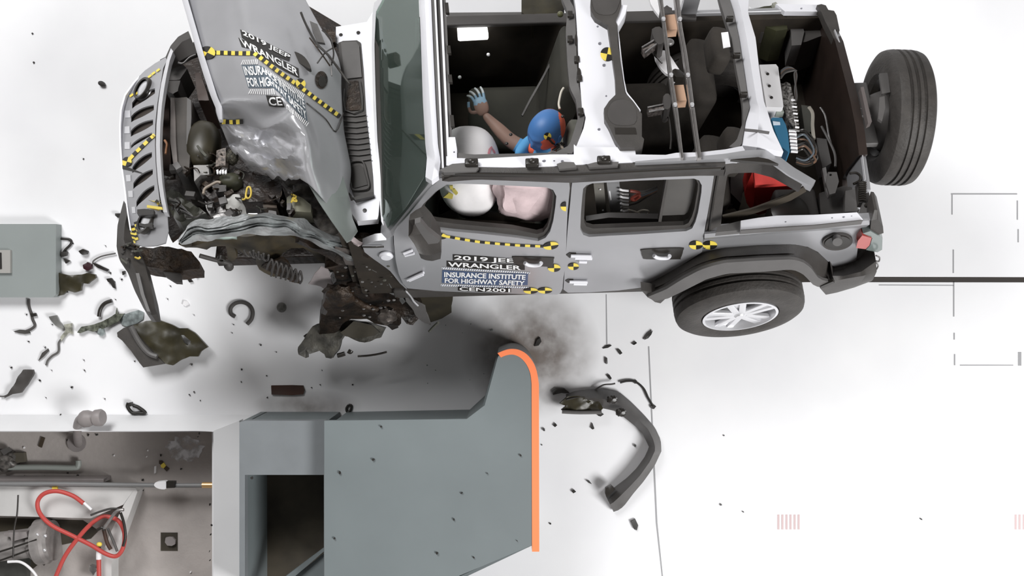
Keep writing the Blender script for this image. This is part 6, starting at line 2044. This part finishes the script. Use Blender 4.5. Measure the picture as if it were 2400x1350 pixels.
# red hoses
wtube('red_hose', pB((645, 790), (560, 730), (440, 695), (340, 715), (290, 780), (310, 870), (400, 960), (560, 1040), (700, 1110), (820, 1180), (900, 1195), (950, 1130), (960, 1020), (920, 930), (850, 895), (780, 895), (690, 960), (600, 1060), (500, 1200), (420, 1380)),
      -.20, .016, REDH, 'long red hose coiled in a figure eight in the pit', 'hose', None, 12, 8)
wtube('hose_nozzle', pB((648, 785), (675, 810), (706, 838)), -.19, .011, WHT, 'white nozzle on the end of the coiled red hose', 'nozzle')
rh = empty('short_red_hose', W(-.3)(pB((760, 1300))[0]), 'short straight red hose with white and yellow coupling at the bottom of the pit', 'hose')
fz = W(-.24)
bm = bmesh.new(); tube_bm(bm, [fz(p) for p in pB((765, 1400), (763, 1300), (762, 1215))], .017, 12, 3); obj('hose_body', bm, REDH, rh)
bm = bmesh.new(); tube_bm(bm, [fz(p) for p in pB((762, 1220), (762, 1190), (762, 1150))], .020, 12, 3); obj('coupling', bm, WHT, rh)
bm = bmesh.new(); tube_bm(bm, [fz(p) for p in pB((762, 1150), (764, 1125))], .014, 12, 3); obj('collar', bm, BLKG, rh)
bm = bmesh.new(); blob_bm(bm, fz(pB((766, 1105))[0]), X3 * .022, Y3 * .018, Z3 * .018, 2); obj('knob', bm, YEL, rh)
tl_ = empty('grab_tool', W(-.2)(pB((850, 900))[0]), 'steel rod tool with claw lying over the coiled red hose', 'tool')
fz = W(-.14)
bm = bmesh.new(); tube_bm(bm, [fz(p) for p in pB((800, 985), (850, 915), (900, 850), (955, 838))], .012, 8, 4); obj('handle_rod', bm, ALU, tl_)
bm = bmesh.new(); tube_bm(bm, [fz(p) for p in pB((750, 995), (790, 975), (805, 1000))], .012, 8, 4); obj('claw', bm, BLKG, tl_)
wtube('black_cable', pB((930, 860), (955, 940), (968, 1040), (950, 1120)), -.16, .010, BLKG, 'black cable hanging from the steel rod tool beside the hose loop', 'cable')
wtube('black_cable', pB((700, 880), (780, 850), (860, 830), (940, 835)), -.16, .008, GRYD, 'dark cable running left from the claw tool tip', 'cable')
wtube('brown_cable', pB((800, 990), (815, 1050), (830, 1100), (855, 1145)), -.2, .014, mat('dark_brown_cable', (.06, .03, .02), .6), 'thick dark brown cable inside the hose loop', 'cable')
wtube('grey_cable', pB((830, 980), (870, 1070), (905, 1160)), -.2, .010, GRYP, 'grey cable right of the thick brown cable inside the hose loop', 'cable')
wtube('white_cable', pB((60, 1240), (150, 1240), (220, 1280), (280, 1350), (290, 1420)), -.12, .010, WHT, 'white cable curving over the bottom edge of the machine in the pit', 'cable')
wtube('black_wire', pB((140, 725), (132, 870), (110, 990), (100, 1210)), -.1, .006, BLKG, 'thin black wire hanging down over the motor in the pit', 'wire')
# motor
mo = empty('winch_motor', W(PD)(pB((200, 1080))[0]), 'grey cylindrical winch motor with flanged end in the pit corner', 'motor')
bm = bmesh.new()
lathe_bm(bm, W(-.32)(pB((-60, 1130))[0]), Vector((1, .12, 0)), [(0, -.2), (.11, -.2), (.11, .30), (.13, .31), (.13, .34), (.17, .35), (.17, .42), (.15, .44), (.15, .47), (0, .47)], 34)
obj('motor_barrel', bm, mat('warm_grey_casting', (.30, .28, .27), .5, .1, var=.25, vscale=10), mo)
bm = bmesh.new(); plate_bm(bm, pB((30, 1015), (200, 1010), (215, 1050), (90, 1085), (80, 1050), (30, 1040)), W(-.18), Z3 * -.08, grid=20); obj('terminal_cover', bm, GPIPE, mo)
for q in (pB((-60, 1180), (100, 1130), (285, 1068)), pB((-60, 1250), (100, 1195), (285, 1125))):
    bm = bmesh.new(); tube_bm(bm, [W(-.16)(p) for p in q], .007, 8, 3); obj('tie_rod', bm, BLKG, mo)
for q in pB((290, 1030), (350, 1040), (295, 1165), (345, 1150)):
    bm = bmesh.new(); blob_bm(bm, W(-.18)(q), X3 * .014, Y3 * .014, Z3 * .014, 2); obj('flange_bolt', bm, CHROME, mo)
bm = bmesh.new(); plate_bm(bm, pB((-100, 1260), (190, 1200), (210, 1250), (200, 1420), (-100, 1420)), W(-.38), Z3 * -.12, grid=30)
tag(obj('machine_housing', bm, mat('dull_dark_housing', (.06, .06, .055), .5, 0, var=.4)), 'dark machine housing in the bottom left corner of the pit', 'machine')
va = empty('valve_assembly', W(PD)(pB((50, 430))[0]), 'dark valve assembly at the left edge of the pit', 'valve')
bm = bmesh.new(); blob_bm(bm, W(-.42)(pB((30, 455))[0]), X3 * .11, Y3 * .08, Z3 * .07, 3, 2.4, .35, 3); obj('valve_body', bm, mat('speckled_valve', (.13, .12, .11), .4, .4, var=.7, vscale=30), va, None, 50)
bm = bmesh.new(); plate_bm(bm, pB((0, 380), (50, 360), (70, 390), (30, 420)), W(-.36), Z3 * -.05, grid=20); obj('lever', bm, GRYP, va)
bm = bmesh.new(); plate_bm(bm, pB((95, 400), (180, 400), (190, 470), (105, 480)), W(-.40), Z3 * -.12, grid=20); obj('coil_block', bm, mat('brown_coil', (.09, .08, .06), .6), va)
bm = bmesh.new(); plate_bm(bm, pB((1277, 1055), (1300, 1050), (1330, 1052), (1352, 1075), (1350, 1105), (1325, 1118), (1290, 1115), (1272, 1090)), W(PD + .03), Z3 * -.025, grid=14)
tag(obj('floor_bolt_head', bm, GPIPE), 'grey hexagonal bolt head in the square recess of the pit floor', 'bolt')
bm = bmesh.new(); plate_bm(bm, pB((690, 1270), (740, 1275), (745, 1310), (720, 1345), (690, 1310)), crumple(W(-.3), .02, 20, 3, Z3), Z3 * -.05, grid=8)
tag(obj('small_valve', bm, STEEL), 'small speckled steel valve left of the short red hose', 'valve')


def pshard(pts, z, m, lab, cat='fragment', nm='debris_fragment', th=.012, grp=None):
    bm = bmesh.new(); plate_bm(bm, pts, W(z), Z3 * -th, grid=14)
    return tag(obj(nm, bm, m), lab, cat, grp)


BRN = mat('dark_brown_scrap', (.05, .035, .02), .6)
pshard(pB((318, 275), (345, 285), (320, 360), (295, 350)), PD + .014, BRN, 'small dark brown plastic strip on the pit floor left of the elbow pipe')
y1_ = empty('marker_scrap', W(PD)(pB((1260, 500))[0]), 'scrap of yellow and black marker tape on the pit floor', 'tape')
for q, m in ((pB((1228, 460), (1250, 460), (1262, 475), (1240, 492), (1226, 482)), BRN), (pB((1240, 492), (1262, 474), (1280, 500), (1262, 520), (1242, 510)), YEL), (pB((1262, 520), (1280, 500), (1305, 520), (1285, 543)), BRN)):
    bm = bmesh.new(); plate_bm(bm, q, W(PD + .012), Z3 * -.01, grid=14); obj('tape_piece', bm, m, y1_)
pshard(pB((1190, 505), (1205, 500), (1203, 555), (1188, 560)), PD + .012, WHT, 'small white plastic sliver beside the scrap of marker tape in the pit')
pshard(pB((400, 660), (440, 655), (445, 680), (402, 682)), -.27, YEL, 'small yellow tag on the thin rod above the red hose', 'tag', 'yellow_tag')
rs = random.Random(21)


def chip(x, y, r, z, m, lab, grp, k=None):
    pts = []
    n = rs.randint(5, 8)
    a0 = rs.uniform(0, PI)
    ex = rs.uniform(.35, 1)
    for i in range(n):
        a = a0 + 2 * PI * i / n
        rr = r * rs.uniform(.55, 1.15)
        dx, dy = math.cos(2 * PI * i / n) * rr, math.sin(2 * PI * i / n) * rr * ex
        pts.append((x + dx * math.cos(a0) - dy * math.sin(a0), y + dx * math.sin(a0) + dy * math.cos(a0)))
    bm = bmesh.new(); plate_bm(bm, pts, crumple(W(z + .012), .004, 40, x, Z3), Z3 * -.010, grid=6)
    return tag(obj('debris_fragment', bm, m), lab, 'fragment', grp)


for x, y in pB((465, 105), (520, 305), (545, 360), (560, 375), (600, 575), (655, 610), (680, 262), (740, 258), (520, 555), (340, 1265), (390, 1200), (1100, 610), (1100, 685), (1395, 525), (340, 580), (185, 575), (805, 1260), (1240, 418)):
    chip(x, y, rs.uniform(2, 4), PD if x > 60 and y > 1012 else -.0, BLK, 'tiny black plastic chip lying in the machine pit', 'black chips in the pit')
for x, y in pB((282, 590), (185, 360), (880, 420), (1130, 430), (1470, 1320), (1140, 380)):
    chip(x, y, 2.6, PD, WHT, 'tiny white chip lying in the machine pit', 'white chips in the pit')
for x, y in pB((1620, 800), (1630, 960), (1625, 1030), (1615, 1160), (1618, 1230), (1535, 250), (1525, 275)):
    chip(x, y, rs.uniform(2, 4.5), 0.16, BLK, 'tiny black chip on the left edge of the white kerb', 'black chips on the kerb edge')
st_ = bmesh.new()
# powdery pale spill on the pit floor
bm = bmesh.new()
pts = [pB((1420 + 140 * math.cos(a * PI / 14) * (1 + .25 * math.sin(a * 3.1)), 370 + 95 * math.sin(a * PI / 14) * (1 + .2 * math.cos(a * 2.3))))[0] for a in range(28)]
PWD = bpy.data.materials.new('pale_powder'); PWD.use_nodes = True
nt = PWD.node_tree; b = nt.nodes['Principled BSDF']; b.inputs['Base Color'].default_value = (.72, .72, .74, 1); b.inputs['Roughness'].default_value = .9
tc = nt.nodes.new('ShaderNodeTexCoord'); n = nt.nodes.new('ShaderNodeTexNoise'); n.inputs['Scale'].default_value = 11; n.inputs['Detail'].default_value = 8
r_ = nt.nodes.new('ShaderNodeValToRGB'); r_.color_ramp.elements[0].position = .42; r_.color_ramp.elements[1].position = .60
tr = nt.nodes.new('ShaderNodeBsdfTransparent'); mx = nt.nodes.new('ShaderNodeMixShader')
nt.links.new(tc.outputs['Object'], n.inputs['Vector']); nt.links.new(n.outputs['Fac'], r_.inputs[0]); nt.links.new(r_.outputs[0], mx.inputs[0])
nt.links.new(tr.outputs[0], mx.inputs[1]); nt.links.new(b.outputs[0], mx.inputs[2]); nt.links.new(mx.outputs[0], nt.nodes['Material Output'].inputs[0])
f_ = bm.faces.new([bm.verts.new(W(PD + .003)(p)) for p in pts])
tag(obj('powder_spill', bm, PWD), 'pale powdery spill on the upper right of the pit floor', 'spill', kind='stuff')
st_.free()

# ------------------------------------------------------------------ debris on the lab floor
def shard(name, pts, m, lab, z=.0, th=.02, amp=.015, grid=9, cat='fragment', grp=None, sm=45):
    bm = bmesh.new()
    plate_bm(bm, pts, crumple(W(z + th + amp * .6), amp, 9, len(lab) * .37, Z3), Z3 * -th, grid=grid)
    return tag(obj(name, bm, m, smooth=sm), lab, cat, grp)


OLV = mat('olive_black_plastic', (.033, .028, .013), .4, 0, var=.4, vscale=8)
pan = empty('bumper_corner_shell', W(0)(dA((1100, 880))[0]), 'large broken black bumper corner shell lying on the floor below the front bumper', 'bumper shell')
bm = bmesh.new()
plate_bm(bm, dA((900, 775), (1000, 740), (1085, 733), (1180, 765), (1230, 790), (1290, 790), (1340, 820), (1380, 870), (1428, 920), (1400, 935), (1380, 950), (1360, 985), (1300, 985), (1240, 1010), (1190, 1045), (1130, 1030), (1090, 990), (1000, 900), (930, 810)),
         crumple(W(.10), .025, 4, 5, Z3), Z3 * -.03, [dA((1240, 835), (1265, 838), (1308, 880), (1305, 900), (1285, 908), (1262, 890))], 9)
obj('inner_shell', bm, OLV, pan)
bm = bmesh.new()
plate_bm(bm, dA((805, 820), (850, 788), (900, 775), (930, 815), (1000, 905), (1085, 990), (1135, 1035), (1080, 1045), (985, 1060), (960, 1030), (900, 945), (840, 875), (808, 850)), W(.13), Z3 * -.05, grid=10)
obj('outer_skin', bm, BLKP, pan, 'grained grey-black outer skin')
bm = bmesh.new(); tube_bm(bm, [W(.15)(p) for p in dA((900, 780), (960, 890), (1020, 960), (1080, 985))], .02, 8, 5); obj('folded_rib', bm, GRYP, pan)
shard('torn_bracket_scrap', dA((388, 405), (470, 425), (560, 420), (600, 410), (655, 420), (660, 440), (605, 485), (565, 480), (555, 530), (510, 545), (460, 530), (430, 560), (388, 570)), OLV, 'jagged olive-black plate sticking out from the grey cover box', .0, .03, .02)
shard('folded_trim_piece', dA((160, 1075), (230, 1075), (235, 1100), (180, 1180), (140, 1235), (75, 1245), (20, 1272), (65, 1225), (120, 1140)), GRYD, 'dark grey torn trim piece near the left edge of the floor', .0, .03, .02)
wtube('thin_tail', dA((0, 1258), (30, 1258), (70, 1240)), .02, .006, GRYP, 'thin grey tail wire at the left edge beside the torn trim piece', 'wire')
shard('bent_plastic_rail', dA((530, 820), (560, 780), (640, 765), (700, 745), (750, 720), (795, 690), (800, 650), (810, 690), (850, 690), (820, 740), (760, 770), (720, 790), (690, 800), (640, 815), (600, 805), (550, 825)), mat('dirty_grey_green_scrap', (.12, .13, .10), .4, .2, var=.7, vscale=30), 'long jagged grey-green strip left of the black bumper shell', .0, .02, .02, 7)
shard('headlamp_lens_shard', dA((820, 740), (840, 700), (900, 680), (950, 665), (985, 680), (980, 730), (930, 760), (870, 778), (830, 765)), CLEAR, 'clear curved lamp lens shard touching the black bumper shell', .0, .01, .02, 8)
shard('lens_piece', dA((680, 785), (710, 790), (718, 830), (700, 845), (668, 830)), CLEAR, 'small rounded clear lens piece under the grey-green strip')
shard('lens_piece', dA((340, 710), (390, 700), (405, 740), (440, 790), (420, 795), (380, 770), (355, 740)), mat('smoky_lens_scrap', (.22, .22, .21), .3, .2, var=.4), 'smoky curled lens scrap left of the long jagged strip')
shard('lens_piece', dA((435, 765), (495, 755), (495, 830), (470, 820), (440, 850), (420, 880), (415, 850), (450, 800)), mat('yellowish_clear_scrap', (.38, .38, .32), .3, .2, var=.5, vscale=30), 'yellowish clear scrap right of the smoky curled scrap')
wtube('cable_scrap', dA((430, 860), (405, 890), (402, 950), (360, 980), (330, 1010), (318, 1045)), .01, .008, GRYP, 'grey wavy cable piece trailing below the yellowish clear scrap', 'cable')
wtube('cable_scrap', dA((198, 590), (200, 640), (215, 690), (225, 730), (240, 770), (215, 795), (180, 810)), .01, .010, GRYD, 'dark wavy cable running down from the grey cover box', 'cable')
shard('connector_scrap', dA((92, 812), (130, 800), (195, 805), (205, 825), (170, 830), (130, 825)), GRYD, 'dark flat connector at the end of the wavy cable below the cover box', .0, .015, .006)
shard('clip_scrap', dA((205, 690), (245, 685), (252, 705), (215, 712)), BLK, 'small black clip on the wavy cable below the cover box', .005, .015, .004)
shard('plastic_blade', dA((262, 1015), (290, 960), (330, 930), (336, 945), (300, 985)), GRYD, 'thin dark blade-shaped splinter below the wavy cable piece', .0, .01, .006)
wtube('curved_clip', dA((680, 710), (690, 660), (720, 620), (770, 600)), .02, .014, BLKG, 'black curved clip above the long jagged strip', 'clip')
wtube('wire_lead', dA((795, 275), (700, 295), (645, 325), (640, 350)), .02, .006, GRYP, 'thin grey lead running from the bumper to a black splinter', 'wire')
wtube('cable_scrap', dA((410, 175), (480, 180), (488, 210), (450, 250), (430, 280), (415, 300)), .012, .009, BLK, 'black zigzag cable scrap right of the grey cover box', 'cable')
shard('black_splinter', dA((635, 342), (660, 345), (745, 385), (735, 400), (670, 375)), BLK, 'long black splinter at the end of the thin grey lead', .0, .02, .008, 7)
shard('black_nugget', dA((568, 355), (600, 335), (630, 350), (632, 378), (600, 395), (572, 380)), mat('maroon_black_plastic', (.03, .006, .010), .4), 'maroon-black nugget above the jagged plate', .0, .03, .012, 6)
shard('black_nugget', dA((540, 260), (570, 245), (600, 258), (595, 280), (565, 285), (550, 275)), BLK, 'black nugget above the maroon-black one', .0, .03, .012, 6)
shard('black_nugget', dA((415, 265), (460, 262), (455, 290), (420, 300)), BLK, 'black nugget at the end of the zigzag cable scrap', .0, .03, .012, 6)
shard('black_nugget', dA((435, 310), (480, 325), (450, 345)), BLK, 'small triangular black chip below the zigzag cable scrap', .0, .02, .01, 6)
shard('hooked_scrap', dA((730, 450), (765, 445), (785, 470), (792, 518), (775, 510), (760, 480), (740, 470)), BLK, 'black hooked scrap left of the hanging bumper end', .0, .02, .01, 6)
shard('black_nugget', dA((840, 400), (858, 395), (860, 415), (842, 425)), BLK, 'small black nugget close to the hanging bumper end', .0, .02, .008, 6)
shard('black_nugget', dA((790, 0), (825, 0), (830, 20), (808, 30), (792, 15)), BLK, 'black nugget left of the lower grille corner', .0, .03, .01, 6)
shard('olive_ring_fragment', ell(238, 196, 8, 6, 12, .4), BLK, 'black chip lying alone on the floor left of the grille', .0, .02, .008, 6)
shard('mirror_cap_scrap', dA((1265, 600), (1290, 605), (1300, 625), (1275, 640), (1255, 628)), WHT, 'small white and black chip right of the hanging bumper end', .0, .01, .006, 6)
for pts, lab, m in ((dA((1290, 455), (1310, 450), (1325, 470), (1300, 475)), 'small black scrap below the frame tongue, left one of the pair', BLK), (dA((1340, 430), (1358, 422), (1360, 436), (1345, 445)), 'small black scrap below the frame tongue, right one of the pair', BLK)):
    shard('black_scrap', pts, m, lab, .0, .02, .006, 6)
# curved clips, ring and other named pieces in the middle
wtube('open_ring_clip', z2((1050, 1222), (1018, 1200), (1015, 1155), (1050, 1118), (1105, 1108), (1160, 1130), (1188, 1180), (1180, 1240), (1145, 1282)), .015, .015, GRYD, 'dark open ring clip lying on the floor under the front wheel arch', 'ring')
bm = bmesh.new(); lathe_bm(bm, W(.0)(z2((1418, 1150))[0]), Z3, [(0, .02), (.022, .02), (.03, .014), (.036, .0)], 24)
tag(obj('round_cap', bm, mat('grey_speckled_cap', (.22, .215, .20), .5, 0, var=.4, vscale=40)), 'grey round cap on the floor right of the open ring clip', 'cap')
shard('brown_wood_strip', bC((368, 293), (485, 291), (545, 293), (553, 318), (545, 342), (485, 347), (370, 343)), mat('dark_red_brown_wood', (.045, .014, .006), .6, 0, var=.3), 'dark red-brown rectangular strip on the floor above the barrier frame', .0, .02, .004, 9, 'strip')
wtube('small_o_ring', [(817, 949), (824, 951), (821, 962), (814, 965), (812, 957), (817, 949)], .012, .009, BLK, 'small black ring on the floor just above the barrier top', 'ring')
wtube('triangular_clip', pB((990, 15), (985, 45), (1020, 90), (1070, 92), (1120, 90), (1070, 50), (1030, 35)), .015, .013, BLK, 'black triangular looped clip on the floor above the pit kerb', 'clip')
shard('black_nugget', pB((985, 15), (1015, 8), (1020, 35), (995, 45)), BLK, 'black nugget joined to the triangular clip above the pit kerb', .01, .03, .008, 6)
shard('black_nugget', pB((735, 255), (748, 252), (750, 266), (737, 268)), BLK, 'small black chip beside the elbow pipe on the kerb', .16, .02, .004, 6)
# torn fender flare on the right of the barrier
fl = empty('torn_fender_flare', W(0)((1470, 1000)), 'long curved black fender flare torn off and lying right of the orange barrier edge', 'fender flare')
fA = dD((600, 490), (660, 468), (760, 458), (860, 462), (940, 480), (1010, 540), (1080, 610), (1150, 690), (1188, 770), (1192, 840), (1150, 930), (1080, 1030), (1020, 1100), (960, 1180), (930, 1205), (895, 1217))
fB = dD((605, 550), (680, 540), (760, 560), (830, 575), (900, 590), (960, 630), (1010, 670), (1070, 720), (1100, 780), (1118, 820), (1090, 880), (1040, 950), (980, 1010), (900, 1070), (860, 1110), (850, 1125))
fM = [((a[0] + b[0]) / 2, (a[1] + b[1]) / 2) for a, b in zip(fA, fB)]
bm = bmesh.new(); strip_bm(bm, [fA, fM, fB], [W(.05), W(.16), W(.07)], Z3 * -.03, 46)
obj('flare_skin', bm, mat('worn_flare_plastic', (.075, .07, .066), .42, 0, var=.2, vscale=5), fl, None, 30)
bm = bmesh.new(); plate_bm(bm, dD((560, 545), (610, 500), (680, 495), (800, 520), (830, 575), (800, 600), (600, 600), (570, 585), (600, 560)), crumple(W(.14), .02, 12, 3, Z3), Z3 * -.05, grid=7)
obj('inner_flange', bm, OLV, fl, 'olive-black torn inner flange')
bm = bmesh.new(); tube_bm(bm, [W(.16)(p) for p in dD((575, 595), (680, 600), (820, 598))], .014, 8, 3); obj('flange_lip', bm, GRYP, fl)
for q in dD((885, 520), (940, 600)):
    bm = bmesh.new(); blob_bm(bm, W(.18)(q), X3 * .035, Y3 * .03, Z3 * .02, 3, 2.2, .3, 4); obj('push_clip', bm, BLKG, fl)
bm = bmesh.new(); plate_bm(bm, dD((845, 1070), (880, 1050), (905, 1075), (870, 1110), (850, 1125), (842, 1100)), crumple(W(.13), .01, 12, 3, Z3), Z3 * -.05, grid=7); obj('flare_tab', bm, BLKG, fl)
shard('small_dark_pad', dD((512, 470), (540, 450), (590, 452), (622, 478), (600, 482), (570, 480), (520, 492)), BLKG, 'small dark curved pad at the left tip of the torn fender flare', .0, .02, .01, 6)
wtube('sensor_lead', dD((780, 460), (830, 430), (880, 425), (905, 420)), .05, .006, GRYD, 'short dark lead above the torn fender flare', 'cable')
wtube('sensor_lead', dD((935, 415), (980, 405), (1030, 410), (1080, 450), (1110, 510), (1140, 560)), .02, .008, BLK, 'long curved black lead ending right of the torn fender flare', 'cable')
for q, lab in ((dD((1122, 560), (1140, 548), (1160, 562), (1145, 580), (1128, 575)), 'black plug at the end of the long curved lead'), (dD((1020, 405), (1040, 402), (1040, 420), (1025, 422)), 'tiny plug halfway along the long curved lead'),
               (dD((1000, 1275), (1030, 1262), (1048, 1300), (1040, 1332), (1022, 1325), (1010, 1300)), 'black crumpled chunk below the torn fender flare'),
               (dD((1085, 150), (1110, 115), (1138, 92), (1130, 115), (1110, 140)), 'long black splinter left of the rear wheel'),
               (dD((405, 190), (420, 150), (440, 135), (448, 160), (430, 185)), 'black chip above the rounded orange edge'),
               (dD((915, 212), (935, 210), (950, 232), (935, 242)), 'black chip between the orange edge and the rear wheel'),
               (dD((830, 205), (850, 188), (885, 185), (860, 200)), 'thin black splinter left of that chip, under the rear door'),
               (dD((1012, 178), (1035, 162), (1040, 170), (1022, 182)), 'small black splinter just left of the long one by the rear wheel'),
               (dD((846, 262), (856, 262), (858, 298), (848, 300)), 'thin upright black splinter above the torn flare'),
               (dD((852, 372), (870, 366), (884, 388), (874, 398)), 'black nugget just above the bend of the torn flare'),
               (dD((755, 700), (765, 668), (776, 700), (765, 706)), 'black triangular chip inside the curve of the torn flare'),
               (dD((520, 682), (535, 668), (545, 680), (532, 692)), 'black round chip right of the orange edge, level with the flare'),
               (dD((455, 705), (468, 700), (470, 716), (460, 716)), 'tiny black chip touching the orange edge'),
               (dD((725, 1022), (745, 1025), (760, 1045), (738, 1036)), 'bent black sliver inside the lower half of the flare'),
               (dD((635, 1090), (650, 1080), (662, 1092), (645, 1102)), 'star-shaped black chip left of the lower flare tip'),
               (dD((1022, 800), (1036, 802), (1034, 815), (1024, 814)), 'tiny black chip inside the bend of the flare'),
               (dD((795, 600), (812, 596), (835, 612), (815, 626), (800, 622)), 'small black hook under the flare flange')):
    shard('black_scrap', q, BLK, lab, .0, .018, .006, 6)
# tiny specks nobody could tell apart, still single pieces
LS = 'tiny black speck of plastic on the white floor left of the suv'
for i in range(34):
    x = rs.uniform(20, 470); y = rs.uniform(560, 950)
    if x < 140 and y < 705:
        continue
    chip(x, y, rs.uniform(1.3, 3.2), 0, rs.choice([BLK, BLK, GRYD]), LS, 'black specks on the floor left of the car')
for x, y in ((78, 146), (195, 372), (75, 78), (258, 640), (268, 660), (285, 655), (170, 570)):
    chip(x, y, 2.4, 0, BLK, LS, 'black specks on the floor left of the car')
for i in range(16):
    x = rs.uniform(440, 900); y = rs.uniform(720, 940)
    if 700 < x and y < 850:
        continue
    chip(x, y, rs.uniform(1.5, 3), 0, BLK, 'tiny black speck of plastic on the floor between the suv front and the barrier', 'black specks between car and barrier')
for x, y in ((893, 1000), (874, 1077), (796, 1108), (784, 1262), (1082, 1156), (1064, 1218), (1024, 1297), (1110, 1307), (1142, 1110), (1220, 1068), (1212, 1268), (590, 1120)):
    chip(x, y, rs.uniform(2, 4.5), BZ, BLK, 'tiny black speck lying on top of the blue-grey barrier', 'black specks on the barrier top')
for x, y in ((1697, 1021), (1742, 1200), (1290, 1228), (2159, 1217), (1270, 1043), (1690, 1183)):
    chip(x, y, rs.uniform(1.8, 3.5), 0, BLK, 'tiny black speck on the bare white floor right of the barrier', 'black specks on the right floor')
for i in range(12):
    chip(rs.uniform(1000, 1240), rs.uniform(740, 900) if i % 2 else rs.uniform(730, 800), rs.uniform(1.2, 2.5), 0, CLEAR, 'tiny glass-like glint on the dark floor above the barrier', 'glass chips on the floor above the barrier')
